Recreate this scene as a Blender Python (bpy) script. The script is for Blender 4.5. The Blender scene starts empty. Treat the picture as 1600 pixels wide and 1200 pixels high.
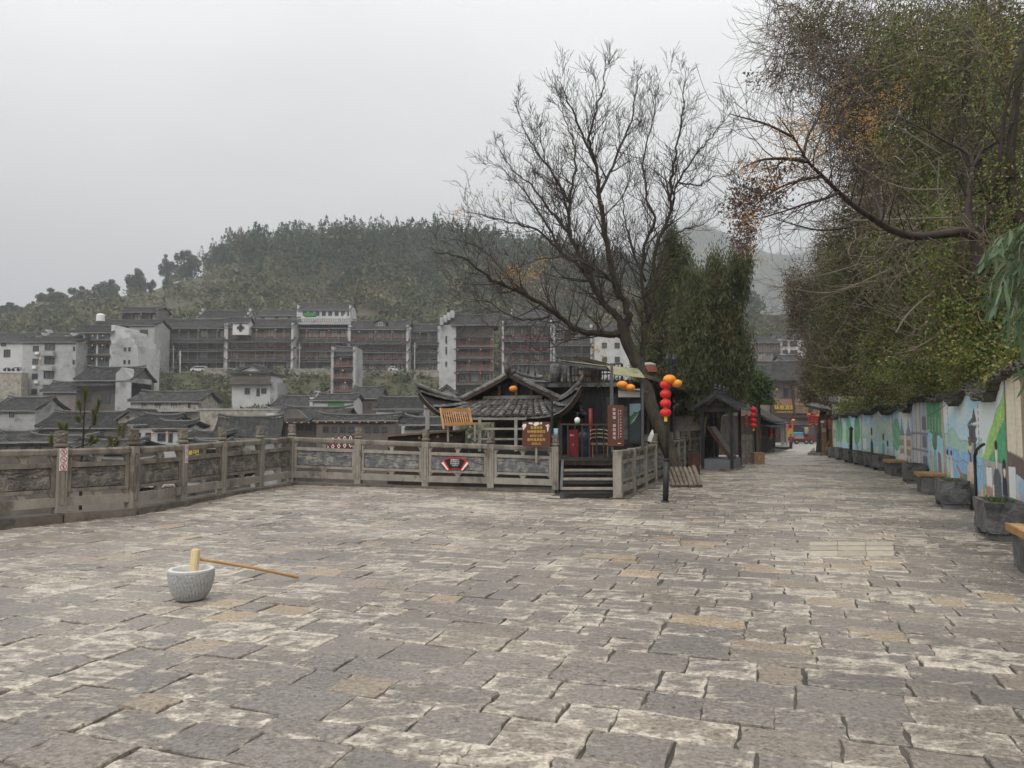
import bpy, math, random
import numpy as np
from mathutils import Vector, Matrix, Euler, noise as mn
S = bpy.context.scene
COL = S.collection
PI = math.pi
R = math.radians
random.seed(7)
rg = np.random.default_rng(11)
# ------------------------------------------------------------------ camera, sky, sun, exposure
FPX, CZ, HOR = 1150.0, 1.6, 665.0          # focal length in 1600-px pixels, eye height, horizon row
PITCH = math.atan((HOR - 600) / FPX)
cam_d = bpy.data.cameras.new('camera')
cam = bpy.data.objects.new('camera', cam_d)
COL.objects.link(cam)
cam_d.sensor_width = 36.0
cam_d.lens = 36.0 * FPX / 1600
cam_d.clip_start = 0.05
cam_d.clip_end = 6000
cam.location = (0, 0, CZ)
cam.rotation_euler = (PI / 2 + PITCH, 0, 0)
S.camera = cam
SUN_EL, SUN_AZ = R(52), R(200)
world = bpy.data.worlds.new('World')
S.world = world
world.use_nodes = True
wn, wl = world.node_tree.nodes, world.node_tree.links
wn.clear()
w_out = wn.new('ShaderNodeOutputWorld')
w_bg = wn.new('ShaderNodeBackground')
w_bg.inputs['Strength'].default_value = 0.1
w_sky = wn.new('ShaderNodeTexSky')
w_sky.sky_type = 'NISHITA'
w_sky.sun_disc = False
w_sky.sun_elevation = SUN_EL
w_sky.sun_rotation = SUN_AZ
w_sky.dust_density = 4
w_tc = wn.new('ShaderNodeTexCoord')
w_map = wn.new('ShaderNodeMapping')
w_map.inputs['Scale'].default_value = (1.0, 1.0, 2.4)
w_map.inputs['Location'].default_value = (3.1, 0.7, 0.4)
w_no = wn.new('ShaderNodeTexNoise')
w_no.inputs['Scale'].default_value = 1.5
w_no.inputs['Detail'].default_value = 3
w_no.inputs['Roughness'].default_value = 0.45
w_rmp = wn.new('ShaderNodeValToRGB')
w_rmp.color_ramp.elements[0].position = 0.3
w_rmp.color_ramp.elements[0].color = (12.0, 12.1, 12.2, 1)
w_rmp.color_ramp.elements[1].position = 0.72
w_rmp.color_ramp.elements[1].color = (15.3, 15.3, 15.22, 1)
w_mix = wn.new('ShaderNodeMix')
w_mix.data_type = 'RGBA'
w_mix.inputs[0].default_value = 0.95
wl.new(w_tc.outputs['Generated'], w_map.inputs['Vector'])
wl.new(w_map.outputs[0], w_no.inputs['Vector'])
wl.new(w_no.outputs['Fac'], w_rmp.inputs['Fac'])
wl.new(w_sky.outputs['Color'], w_mix.inputs[6])
wl.new(w_rmp.outputs['Color'], w_mix.inputs[7])
# overcast sky: luminance grows from the horizon to the zenith as (1 + 2 sin e) / 3
w_sep = wn.new('ShaderNodeSeparateXYZ')
w_el = wn.new('ShaderNodeMapRange')
w_el.inputs['From Min'].default_value = 0.0
w_el.inputs['From Max'].default_value = 1.0
w_el.inputs['To Min'].default_value = 1 / 3
w_el.inputs['To Max'].default_value = 1.0
w_mul = wn.new('ShaderNodeVectorMath')
w_mul.operation = 'SCALE'
wl.new(w_tc.outputs['Generated'], w_sep.inputs[0])
wl.new(w_sep.outputs['Z'], w_el.inputs['Value'])
wl.new(w_mix.outputs[2], w_mul.inputs[0])
wl.new(w_el.outputs[0], w_mul.inputs['Scale'])
wl.new(w_mul.outputs[0], w_bg.inputs['Color'])
wl.new(w_bg.outputs[0], w_out.inputs['Surface'])
sun_d = bpy.data.lights.new('sun', 'SUN')
sun_d.energy = 1.0
sun_d.angle = R(35)
sun_d.color = (1.0, 0.97, 0.93)
sun = bpy.data.objects.new('sun', sun_d)
COL.objects.link(sun)
sun.rotation_euler = (PI / 2 - SUN_EL, 0, PI - SUN_AZ)   # light from high up behind the viewer
S.view_settings.view_transform = 'Standard'
S.view_settings.look = 'None'
S.view_settings.gamma = 1.0
S.view_settings.exposure = 0.34
S.view_settings.use_curve_mapping = False
S.cycles.max_bounces = 5
S.cycles.diffuse_bounces = 3
S.cycles.glossy_bounces = 2
S.cycles.transmission_bounces = 3
S.cycles.transparent_max_bounces = 6
S.cycles.volume_bounces = 0
S.cycles.caustics_reflective = False
S.cycles.caustics_refractive = False
S.cycles.use_denoising = True
def at(px, py, Y):
 """world point on the ray through photo pixel (px, py) at distance Y ahead"""
 dx, dz = (px - 800) / FPX, (600 - py) / FPX
 c, s = math.cos(PITCH), math.sin(PITCH)
 t = Y / (c - dz * s)
 return Vector((dx * t, Y, CZ + (s + dz * c) * t))
def sstep(a, b, x):
 t = min(1.0, max(0.0, (x - a) / (b - a)))
 return t * t * (3 - 2 * t)
def gz(x, y):
 """height of the paved ground"""
 z = 0.07 * math.exp(-((x + 6) ** 2 + (y - 18.5) ** 2) / 22) - 0.06 * math.exp(-((x - 2) ** 2 + (y - 17.5) ** 2) / 12)
 if y > 33:
  z -= 0.95 * sstep(33, 82, y)
 return z
# ------------------------------------------------------------------ materials
MATS = {}
def ramp_node(N, p0, c0, p1, c1):
 r = N.new('ShaderNodeValToRGB')
 r.color_ramp.elements[0].position = p0
 r.color_ramp.elements[0].color = (*c0, 1)
 r.color_ramp.elements[1].position = p1
 r.color_ramp.elements[1].color = (*c1, 1)
 return r
def mat(name, c1, c2=None, scale=3.0, rough=0.75, bump=0.0, bscale=25.0, rnd=0.0, stretch=(1, 1, 1), spec=0.35,
  metal=0.0, emit=0.0, island=0.0, wave=None, c3=None, s3=0.6, p=(0.35, 0.65), coord='pos', transl=0.0, rvar=0.0, bd=0.02):
 m = bpy.data.materials.new(name)
 m.use_nodes = True
 N, L = m.node_tree.nodes, m.node_tree.links
 b = N['Principled BSDF']
 out = N['Material Output']
 b.inputs['Roughness'].default_value = rough
 b.inputs['Metallic'].default_value = metal
 b.inputs['Specular IOR Level'].default_value = spec
 if coord == 'pos':
  g = N.new('ShaderNodeNewGeometry')
  vec = g.outputs['Position']
 else:
  g = N.new('ShaderNodeTexCoord')
  vec = g.outputs['Object']
 mp = N.new('ShaderNodeMapping')
 mp.inputs['Scale'].default_value = stretch
 L.new(vec, mp.inputs['Vector'])
 v = mp.outputs[0]
 col = None
 if c2 is None and not rnd and not island:
  b.inputs['Base Color'].default_value = (*c1, 1)
 else:
  c2 = c2 or c1
  no = N.new('ShaderNodeTexNoise')
  no.inputs['Scale'].default_value = scale
  no.inputs['Detail'].default_value = 7
  no.inputs['Roughness'].default_value = 0.62
  L.new(v, no.inputs['Vector'])
  r = ramp_node(N, p[0], c1, p[1], c2)
  L.new(no.outputs['Fac'], r.inputs['Fac'])
  col = r.outputs['Color']
  if c3 is not None:
   n3 = N.new('ShaderNodeTexNoise')
   n3.inputs['Scale'].default_value = s3
   n3.inputs['Detail'].default_value = 8
   n3.inputs['Roughness'].default_value = 0.7
   L.new(v, n3.inputs['Vector'])
   r3 = ramp_node(N, 0.5, (0, 0, 0), 0.62, (1, 1, 1))
   L.new(n3.outputs['Fac'], r3.inputs['Fac'])
   mx = N.new('ShaderNodeMix')
   mx.data_type = 'RGBA'
   L.new(r3.outputs['Color'], mx.inputs[0])
   L.new(col, mx.inputs[6])
   mx.inputs[7].default_value = (*c3, 1)
   col = mx.outputs[2]
  if rnd or island:
   val = None
   if rnd:
    oi = N.new('ShaderNodeObjectInfo')
    val = (oi.outputs['Random'], rnd)
   if island:
    gi = N.new('ShaderNodeNewGeometry')
    val = (gi.outputs['Random Per Island'], island)
   mr = N.new('ShaderNodeMapRange')
   mr.inputs['To Min'].default_value = 1 - val[1]
   mr.inputs['To Max'].default_value = 1 + val[1]
   L.new(val[0], mr.inputs['Value'])
   mu = N.new('ShaderNodeVectorMath')
   mu.operation = 'SCALE'
   L.new(col, mu.inputs[0])
   L.new(mr.outputs[0], mu.inputs['Scale'])
   col = mu.outputs[0]
  L.new(col, b.inputs['Base Color'])
  if rvar:
   rr = N.new('ShaderNodeMapRange')
   rr.inputs['To Min'].default_value = rough - rvar
   rr.inputs['To Max'].default_value = rough + rvar
   L.new(no.outputs['Fac'], rr.inputs['Value'])
   L.new(rr.outputs[0], b.inputs['Roughness'])
 if emit:
  b.inputs['Emission Color'].default_value = (*c1, 1)
  b.inputs['Emission Strength'].default_value = emit
 hsock = None
 if bump:
  nb = N.new('ShaderNodeTexNoise')
  nb.inputs['Scale'].default_value = bscale
  nb.inputs['Detail'].default_value = 6
  nb.inputs['Roughness'].default_value = 0.65
  L.new(v, nb.inputs['Vector'])
  hsock = nb.outputs['Fac']
 if wave:                                   # ('X' or 'Y', period) : ribs of tiles or boards, object space
  tc = N.new('ShaderNodeTexCoord')
  wv = N.new('ShaderNodeTexWave')
  wv.bands_direction = wave[0]
  wv.inputs['Scale'].default_value = 2 * PI / wave[1] / 20.0
  wv.inputs['Distortion'].default_value = wave[2] if len(wave) > 2 else 0.3
  wv.inputs['Detail'].default_value = 1
  L.new(tc.outputs['Object'], wv.inputs['Vector'])
  if hsock is None:
   hsock = wv.outputs['Fac']
  else:
   ad = N.new('ShaderNodeMath')
   ad.operation = 'ADD'
   L.new(hsock, ad.inputs[0])
   L.new(wv.outputs['Fac'], ad.inputs[1])
   hsock = ad.outputs[0]
 if hsock is not None:
  bp = N.new('ShaderNodeBump')
  bp.inputs['Strength'].default_value = bump or 0.6
  bp.inputs['Distance'].default_value = bd
  L.new(hsock, bp.inputs['Height'])
  L.new(bp.outputs[0], b.inputs['Normal'])
 if transl and col is not None:
  tr = N.new('ShaderNodeBsdfTranslucent')
  L.new(col, tr.inputs['Color'])
  ms = N.new('ShaderNodeMixShader')
  ms.inputs[0].default_value = transl
  L.new(b.outputs[0], ms.inputs[1])
  L.new(tr.outputs[0], ms.inputs[2])
  L.new(ms.outputs[0], out.inputs['Surface'])
 MATS[name] = m
 return m
def paving_material(name, blotch=0.5):
 """worn limestone slabs: grey-brown skin, pale worn patches, damp gloss"""
 m = bpy.data.materials.new(name)
 m.use_nodes = True
 N, L = m.node_tree.nodes, m.node_tree.links
 b = N['Principled BSDF']
 g = N.new('ShaderNodeNewGeometry')
 oi = N.new('ShaderNodeObjectInfo')
 rnd = N.new('ShaderNodeMath'); rnd.operation = 'ADD'
 L.new(g.outputs['Random Per Island'], rnd.inputs[0]); L.new(oi.outputs['Random'], rnd.inputs[1])
 fr = N.new('ShaderNodeMath'); fr.operation = 'FRACT'
 L.new(rnd.outputs[0], fr.inputs[0])
 # per-stone tone
 tone = N.new('ShaderNodeValToRGB')
 e = tone.color_ramp.elements
 e[0].position = 0.0; e[0].color = (0.207, 0.193, 0.183, 1)
 e[1].position = 1.0; e[1].color = (0.437, 0.348, 0.246, 1)
 for p_, c_ in ((0.25, (0.243, 0.227, 0.215, 1)), (0.5, (0.262, 0.241, 0.225, 1)), (0.75, (0.243, 0.222, 0.206, 1)), (0.94, (0.292, 0.259, 0.220, 1))):
  k = e.new(p_); k.color = c_
 L.new(fr.outputs[0], tone.inputs['Fac'])
 # wide plaza-scale drift
 nl = N.new('ShaderNodeTexNoise'); nl.inputs['Scale'].default_value = 0.35; nl.inputs['Detail'].default_value = 4
 L.new(g.outputs['Position'], nl.inputs['Vector'])
 rl = ramp_node(N, 0.33, (0.72, 0.70, 0.68), 0.68, (1.26, 1.205, 1.13))
 L.new(nl.outputs['Fac'], rl.inputs['Fac'])
 mul = N.new('ShaderNodeMix'); mul.data_type = 'RGBA'; mul.blend_type = 'MULTIPLY'; mul.inputs[0].default_value = 1
 L.new(tone.outputs['Color'], mul.inputs[6]); L.new(rl.outputs['Color'], mul.inputs[7])
 # fine speckle
 nf = N.new('ShaderNodeTexNoise'); nf.inputs['Scale'].default_value = 38; nf.inputs['Detail'].default_value = 5; nf.inputs['Roughness'].default_value = 0.7
 L.new(g.outputs['Position'], nf.inputs['Vector'])
 rf = ramp_node(N, 0.3, (0.5, 0.49, 0.485), 0.7, (1.42, 1.41, 1.39))
 L.new(nf.outputs['Fac'], rf.inputs['Fac'])
 mul2 = N.new('ShaderNodeMix'); mul2.data_type = 'RGBA'; mul2.blend_type = 'MULTIPLY'; mul2.inputs[0].default_value = 1
 L.new(mul.outputs[2], mul2.inputs[6]); L.new(rf.outputs['Color'], mul2.inputs[7])
 # pale worn crust: grainy, streaky, thicker towards the worn edges of each slab
 mpc = N.new('ShaderNodeMapping'); mpc.inputs['Rotation'].default_value = (0, 0, 0.34); mpc.inputs['Scale'].default_value = (0.7, 1.25, 1)
 L.new(g.outputs['Position'], mpc.inputs['Vector'])
 npn = N.new('ShaderNodeTexNoise'); npn.inputs['Scale'].default_value = 7.5; npn.inputs['Detail'].default_value = 12; npn.inputs['Roughness'].default_value = 0.74; npn.inputs['Distortion'].default_value = 0.35
 L.new(mpc.outputs[0], npn.inputs['Vector'])
 mr = N.new('ShaderNodeMapRange'); mr.inputs['To Min'].default_value = -0.07; mr.inputs['To Max'].default_value = 0.09
 fr2 = N.new('ShaderNodeMath'); fr2.operation = 'MULTIPLY_ADD'; fr2.inputs[1].default_value = 7.31; fr2.inputs[2].default_value = 0.13
 L.new(fr.outputs[0], fr2.inputs[0])
 fr3 = N.new('ShaderNodeMath'); fr3.operation = 'FRACT'; L.new(fr2.outputs[0], fr3.inputs[0])
 L.new(fr3.outputs[0], mr.inputs['Value'])
 add = N.new('ShaderNodeMath'); add.operation = 'ADD'
 L.new(npn.outputs['Fac'], add.inputs[0]); L.new(mr.outputs[0], add.inputs[1])
 ed = N.new('ShaderNodeVertexColor'); ed.layer_name = 'edge'
 adde = N.new('ShaderNodeMath'); adde.operation = 'MULTIPLY_ADD'; adde.inputs[1].default_value = 0.075
 L.new(ed.outputs['Color'], adde.inputs[0]); L.new(add.outputs[0], adde.inputs[2])
 add2 = N.new('ShaderNodeMath'); add2.operation = 'MULTIPLY_ADD'; add2.inputs[1].default_value = 0.32
 nl2 = N.new('ShaderNodeTexNoise'); nl2.inputs['Scale'].default_value = 0.45; nl2.inputs['Detail'].default_value = 3
 L.new(g.outputs['Position'], nl2.inputs['Vector'])
 L.new(nl2.outputs['Fac'], add2.inputs[0]); L.new(adde.outputs[0], add2.inputs[2])
 rp = ramp_node(N, 0.665, (0, 0, 0), 0.80, (1, 1, 1))
 L.new(add2.outputs[0], rp.inputs['Fac'])
 mx = N.new('ShaderNodeMix'); mx.data_type = 'RGBA'
 crust = N.new('ShaderNodeMix'); crust.data_type = 'RGBA'; crust.blend_type = 'MULTIPLY'; crust.inputs[0].default_value = 1
 crust.inputs[6].default_value = (0.60, 0.54, 0.45, 1); L.new(rf.outputs['Color'], crust.inputs[7])
 sc = N.new('ShaderNodeMath'); sc.operation = 'MULTIPLY'; sc.inputs[1].default_value = 0.85
 L.new(rp.outputs['Color'], sc.inputs[0])
 L.new(sc.outputs[0], mx.inputs[0]); L.new(mul2.outputs[2], mx.inputs[6]); L.new(crust.outputs[2], mx.inputs[7])
 # small dark pits
 npit = N.new('ShaderNodeTexNoise'); npit.inputs['Scale'].default_value = 22; npit.inputs['Detail'].default_value = 4; npit.inputs['Roughness'].default_value = 0.6
 L.new(g.outputs['Position'], npit.inputs['Vector'])
 rpit = ramp_node(N, 0.30, (0.35, 0.34, 0.33), 0.40, (1, 1, 1))
 L.new(npit.outputs['Fac'], rpit.inputs['Fac'])
 mul3 = N.new('ShaderNodeMix'); mul3.data_type = 'RGBA'; mul3.blend_type = 'MULTIPLY'; mul3.inputs[0].default_value = 1
 L.new(mx.outputs[2], mul3.inputs[6]); L.new(rpit.outputs['Color'], mul3.inputs[7])
 L.new(mul3.outputs[2], b.inputs['Base Color'])
 # damp film: gloss varies in broad patches
 rro = N.new('ShaderNodeMapRange'); rro.inputs['From Min'].default_value = 0.3; rro.inputs['From Max'].default_value = 0.7
 rro.inputs['To Min'].default_value = 0.17; rro.inputs['To Max'].default_value = 0.46
 L.new(nl2.outputs['Fac'], rro.inputs['Value'])
 L.new(rro.outputs[0], b.inputs['Roughness'])
 b.inputs['Specular IOR Level'].default_value = 0.5
 # relief
 h1 = N.new('ShaderNodeMath'); h1.operation = 'MULTIPLY_ADD'; h1.inputs[1].default_value = 0.5
 L.new(nf.outputs['Fac'], h1.inputs[0]); L.new(npit.outputs['Fac'], h1.inputs[2])
 h2 = N.new('ShaderNodeMath'); h2.operation = 'MULTIPLY_ADD'; h2.inputs[1].default_value = 0.8
 L.new(rp.outputs['Color'], h2.inputs[0]); L.new(h1.outputs[0], h2.inputs[2])
 bp = N.new('ShaderNodeBump'); bp.inputs['Strength'].default_value = 0.75; bp.inputs['Distance'].default_value = 0.012
 L.new(h2.outputs[0], bp.inputs['Height'])
 L.new(bp.outputs[0], b.inputs['Normal'])
 MATS[name] = m
 return m
paving_material('paving')
mat('joint', (0.06, 0.053, 0.046), (0.13, 0.117, 0.10), 8, 0.9, 0.5, 60, c3=(0.06, 0.058, 0.045), s3=1.5)
mat('street_far', (0.24, 0.228, 0.212), (0.34, 0.315, 0.285), 1.2, 0.55, 0.6, 6)
mat('rail_stone', (0.15, 0.13, 0.107), (0.26, 0.232, 0.195), 4, 0.8, 0.35, 45, c3=(0.085, 0.07, 0.056), s3=2.2, stretch=(1, 1, 0.45))
mat('rail_stone_light', (0.242, 0.218, 0.186), (0.378, 0.349, 0.302), 4, 0.8, 0.35, 45, c3=(0.14, 0.12, 0.10), s3=2.0, stretch=(1, 1, 0.5))
mat('carving', (0.085, 0.078, 0.072), (0.17, 0.155, 0.138), 6, 0.75, 0.4, 60, c3=(0.24, 0.21, 0.17), s3=6)
mat('carving_slate', (0.10, 0.104, 0.108), (0.19, 0.193, 0.195), 6, 0.7, 0.4, 60, c3=(0.30, 0.27, 0.23), s3=6)
mat('kerb', (0.11, 0.095, 0.078), (0.19, 0.168, 0.138), 3, 0.75, 0.4, 40, c3=(0.07, 0.065, 0.055), s3=2, rnd=0.15)
mat('granite', (0.33, 0.335, 0.335), (0.46, 0.465, 0.46), 60, 0.75, 0.4, 120)
mat('granite_white', (0.52, 0.52, 0.50), (0.66, 0.66, 0.64), 50, 0.7, 0.2, 90)
mat('mallet_wood', (0.66, 0.50, 0.27), (0.74, 0.60, 0.36), 2.5, 0.55, 0.1, 60, stretch=(8, 8, 1), coord='obj')
mat('stick_wood', (0.45, 0.24, 0.09), (0.56, 0.33, 0.14), 3, 0.45, 0.1, 40)
mat('planter_stone', (0.11, 0.11, 0.11), (0.215, 0.215, 0.21), 5, 0.85, 0.9, 22, c3=(0.06, 0.063, 0.06), s3=3, bd=0.05)
mat('soil', (0.035, 0.028, 0.02), (0.07, 0.055, 0.04), 12, 0.95, 0.7, 40)
mat('bench_wood', (0.33, 0.20, 0.095), (0.47, 0.30, 0.15), 3, 0.55, 0.2, 30, stretch=(1, 1, 1), rnd=0.2)
mat('bench_orange', (0.34, 0.165, 0.06), (0.46, 0.25, 0.10), 4, 0.6, 0.2, 30, rnd=0.15)
mat('log_bark', (0.13, 0.105, 0.08), (0.23, 0.195, 0.15), 6, 0.9, 0.8, 30, rnd=0.15)
mat('bark_dark', (0.032, 0.026, 0.02), (0.085, 0.068, 0.05), 7, 0.95, 1.0, 14, stretch=(1, 1, 0.3), c3=(0.055, 0.06, 0.025), s3=1.4, bd=0.09)
mat('twig', (0.045, 0.036, 0.031), (0.08, 0.064, 0.054), 3, 0.85)
mat('twig_pale', (0.17, 0.145, 0.105), (0.26, 0.23, 0.17), 2, 0.85)
mat('twig_brown', (0.11, 0.085, 0.066), (0.20, 0.158, 0.12), 2, 0.85)
mat('bark_red', (0.036, 0.025, 0.021), (0.075, 0.053, 0.043), 4, 0.75, 0.6, 20)
mat('berry', (0.50, 0.27, 0.07), (0.60, 0.36, 0.12), 3, 0.6, island=0.3)
mat('leaf_dry', (0.20, 0.13, 0.065), (0.34, 0.22, 0.10), 2, 0.7, island=0.4, transl=0.25)
mat('leaf_purple', (0.085, 0.052, 0.047), (0.156, 0.101, 0.091), 2, 0.6, island=0.4, transl=0.2)
mat('leaf_green', (0.055, 0.085, 0.020), (0.207, 0.256, 0.061), 1.8, 0.5, island=0.45, transl=0.3)
mat('leaf_olive', (0.110, 0.104, 0.032), (0.342, 0.293, 0.091), 1.8, 0.55, island=0.45, transl=0.3)
mat('leaf_bright', (0.085, 0.14, 0.025), (0.16, 0.21, 0.05), 1.5, 0.45, island=0.35, transl=0.35)
mat('leaf_grey', (0.127, 0.115, 0.069), (0.287, 0.253, 0.155), 1.8, 0.7, island=0.35, transl=0.25)
mat('leaf_willow', (0.085, 0.135, 0.07), (0.14, 0.20, 0.105), 2, 0.4, rnd=0.25, transl=0.3)
mat('leaf_shrub', (0.06, 0.11, 0.03), (0.12, 0.18, 0.06), 1.5, 0.5, island=0.35, transl=0.3)
mat('cypress', (0.045, 0.06, 0.025), (0.16, 0.175, 0.072), 1.7, 0.7, island=0.45, transl=0.15, c3=(0.12, 0.105, 0.045), s3=0.7)
mat('pine_needle', (0.09, 0.11, 0.03), (0.18, 0.19, 0.06), 3, 0.6, island=0.4, transl=0.2)
mat('far_conifer', (0.028, 0.056, 0.034), (0.082, 0.122, 0.07), 0.16, 0.85, spec=0.05, island=0.18)
mat('far_broadleaf', (0.045, 0.062, 0.033), (0.12, 0.13, 0.062), 0.16, 0.85, spec=0.05, island=0.2)
mat('leaf_deep', (0.03, 0.042, 0.015), (0.085, 0.10, 0.032), 1.8, 0.6, island=0.4)
mat('far_scrub', (0.11, 0.11, 0.055), (0.21, 0.19, 0.11), 0.13, 0.9, spec=0.05, island=0.25)
mat('far_hill', (0.05, 0.062, 0.045), (0.10, 0.10, 0.066), 0.01, 0.95)
mat('hill_ground', (0.06, 0.06, 0.036), (0.13, 0.11, 0.072), 0.06, 0.95, 0.8, 0.6, c3=(0.06, 0.085, 0.03), s3=0.035, bd=0.6)
mat('grass', (0.055, 0.066, 0.026), (0.11, 0.105, 0.052), 0.2, 0.9, 0.8, 2, bd=0.3)
mat('earth', (0.05, 0.042, 0.028), (0.09, 0.08, 0.05), 0.6, 0.95, 0.9, 4, bd=0.2)
mat('roof_far', (0.027, 0.0265, 0.026), (0.055, 0.0537, 0.052), 1.6, 0.95, 0.6, 3, spec=0.06, rnd=0.25, bd=0.06, c3=(0.085, 0.083, 0.079), s3=1.2)
mat('roof_far_side', (0.027, 0.0265, 0.026), (0.055, 0.0537, 0.052), 1.6, 0.95, 0.6, 3, spec=0.06, rnd=0.25, bd=0.06, c3=(0.085, 0.083, 0.079), s3=1.2)
mat('ridge_far', (0.075, 0.073, 0.07), (0.13, 0.127, 0.122), 0.8, 0.85)
mat('eave_white', (0.14, 0.125, 0.11), (0.22, 0.20, 0.18), 0.8, 0.85)
mat('wood_far', (0.17, 0.145, 0.122), (0.27, 0.232, 0.197), 0.5, 0.8, wave=('X', 0.35), rnd=0.3)
mat('wood_far_dark', (0.095, 0.078, 0.068), (0.162, 0.135, 0.116), 0.5, 0.8, wave=('X', 0.35), rnd=0.2)
mat('eave_pale', (0.20, 0.195, 0.183), (0.27, 0.262, 0.245), 0.8, 0.85)
mat('wood_far_red', (0.17, 0.085, 0.068), (0.24, 0.125, 0.098), 0.5, 0.75, rnd=0.2)
mat('wood_far_orange', (0.240, 0.138, 0.084), (0.324, 0.198, 0.126), 0.5, 0.75, rnd=0.2)
mat('brick_far', (0.325, 0.323, 0.317), (0.470, 0.466, 0.455), 0.7, 0.9, 0.5, 5, c3=(0.19, 0.188, 0.185), s3=0.35, rnd=0.12)
mat('brick_pale', (0.45, 0.448, 0.44), (0.60, 0.595, 0.58), 0.6, 0.9, 0.3, 5, c3=(0.33, 0.33, 0.325), s3=0.3, rnd=0.1)
mat('stone_wall', (0.27, 0.245, 0.20), (0.46, 0.42, 0.355), 1.4, 0.9, 0.9, 3, c3=(0.14, 0.13, 0.10), s3=0.8, bd=0.15)
mat('plaster', (0.50, 0.495, 0.48), (0.64, 0.633, 0.615), 0.5, 0.85, rnd=0.1)
mat('concrete', (0.300, 0.294, 0.281), (0.425, 0.419, 0.400), 0.6, 0.9, rnd=0.1)
mat('glass_far', (0.035, 0.041, 0.048), (0.085, 0.096, 0.105), 0.4, 0.2, spec=0.4, rnd=0.5)
mat('curtain', (0.40, 0.41, 0.42), (0.52, 0.53, 0.54), 0.8, 0.5, rnd=0.25)
mat('frame_far', (0.06, 0.045, 0.037), None, rough=0.7)
mat('white_paint', (0.72, 0.72, 0.70), (0.80, 0.80, 0.78), 1, 0.5)
mat('lamp_glow', (1.0, 0.42, 0.12), emit=0.8)
mat('tile_near', (0.115, 0.108, 0.098), (0.27, 0.255, 0.232), 5, 0.85, 0.6, 30, c3=(0.055, 0.053, 0.05), s3=3, rnd=0.3)
mat('tile_moss', (0.06, 0.055, 0.048), (0.14, 0.13, 0.115), 6, 0.9, 0.7, 30, c3=(0.055, 0.065, 0.028), s3=2.5, rnd=0.3, island=0.35)
mat('ridge_stone', (0.16, 0.155, 0.145), (0.30, 0.29, 0.275), 5, 0.85, 0.5, 30, c3=(0.10, 0.097, 0.09), s3=3)
mat('wood_black', (0.018, 0.018, 0.019), (0.036, 0.035, 0.035), 3, 0.6, 0.2, 20, stretch=(6, 6, 0.5))
mat('wood_brown_dark', (0.035, 0.022, 0.016), (0.07, 0.045, 0.032), 3, 0.65, 0.2, 20, stretch=(4, 4, 0.6))
mat('wood_grey', (0.21, 0.19, 0.16), (0.34, 0.315, 0.275), 4, 0.85, 0.3, 25, rnd=0.15)
mat('wood_plank_brown', (0.15, 0.09, 0.055), (0.24, 0.155, 0.095), 2, 0.7, 0.2, 20, rnd=0.2)
mat('iron_black', (0.02, 0.021, 0.023), (0.035, 0.036, 0.038), 6, 0.45, 0.1, 60)
mat('iron_grey', (0.07, 0.072, 0.076), (0.11, 0.112, 0.116), 5, 0.5)
mat('steel', (0.30, 0.31, 0.32), None, rough=0.4, metal=0.6)
mat('kiosk_grey', (0.14, 0.15, 0.165), (0.19, 0.20, 0.215), 3, 0.5)
mat('glass_near', (0.03, 0.034, 0.036), (0.06, 0.066, 0.068), 0.8, 0.12, spec=0.5)
mat('lantern_red', (0.62, 0.018, 0.022), (0.70, 0.03, 0.03), 5, 0.5, 0.15, 60)
mat('lantern_orange', (0.80, 0.26, 0.025), (0.88, 0.34, 0.04), 5, 0.5, 0.15, 60)
mat('gold', (0.62, 0.42, 0.10), None, rough=0.4)
mat('tassel_yellow', (0.80, 0.60, 0.05), None, rough=0.6)
mat('sign_brown', (0.105, 0.036, 0.026), (0.125, 0.046, 0.033), 3, 0.5)
mat('sign_text_yellow', (0.80, 0.55, 0.10), None, rough=0.5)
mat('sign_text_white', (0.75, 0.75, 0.73), None, rough=0.5)
mat('sign_red', (0.60, 0.035, 0.03), None, rough=0.4)
mat('sign_black', (0.015, 0.014, 0.014), None, rough=0.5)
mat('sign_white', (0.78, 0.77, 0.75), None, rough=0.45)
mat('awning', (0.22, 0.22, 0.12), (0.33, 0.31, 0.19), 3, 0.6, 0.2, 8, c3=(0.14, 0.16, 0.06), s3=2)
mat('thatch', (0.075, 0.058, 0.042), (0.15, 0.115, 0.085), 12, 0.95, 0.9, 40, stretch=(1, 1, 0.3))
mat('straw', (0.27, 0.20, 0.125), (0.38, 0.30, 0.20), 10, 0.9, 0.6, 30)
mat('red_shaded', (0.19, 0.009, 0.012), (0.24, 0.013, 0.015), 3, 0.4)  # red darkened in colour for the shade behind the gate
mat('blue_paint', (0.07, 0.20, 0.36), (0.10, 0.26, 0.43), 3, 0.5)
mat('light_blue', (0.32, 0.52, 0.62), None, rough=0.5)
mat('yellow_paint', (0.36, 0.23, 0.025), None, rough=0.5)
mat('carton', (0.30, 0.19, 0.105), (0.36, 0.235, 0.14), 3, 0.8)
mat('carton_tape', (0.42, 0.30, 0.17), None, rough=0.35)
mat('wall_plaster', (0.50, 0.45, 0.37), (0.60, 0.55, 0.46), 2, 0.8, 0.2, 20)
mat('truck_paint', (0.12, 0.022, 0.026), (0.16, 0.034, 0.036), 1, 0.5)
mat('tyre', (0.018, 0.018, 0.018), None, rough=0.85)
mat('coat_maroon', (0.12, 0.022, 0.028), (0.16, 0.034, 0.04), 4, 0.7, 0.4, 14)
mat('trousers', (0.02, 0.02, 0.024), None, rough=0.85)
mat('skin', (0.48, 0.30, 0.21), None, rough=0.6)
mat('hair', (0.015, 0.013, 0.012), None, rough=0.6)
mat('poster_sky', (0.20, 0.34, 0.42), (0.42, 0.52, 0.55), 1.6, 0.25)
mat('poster_green', (0.05, 0.13, 0.07), (0.12, 0.24, 0.12), 5, 0.25)
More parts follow.
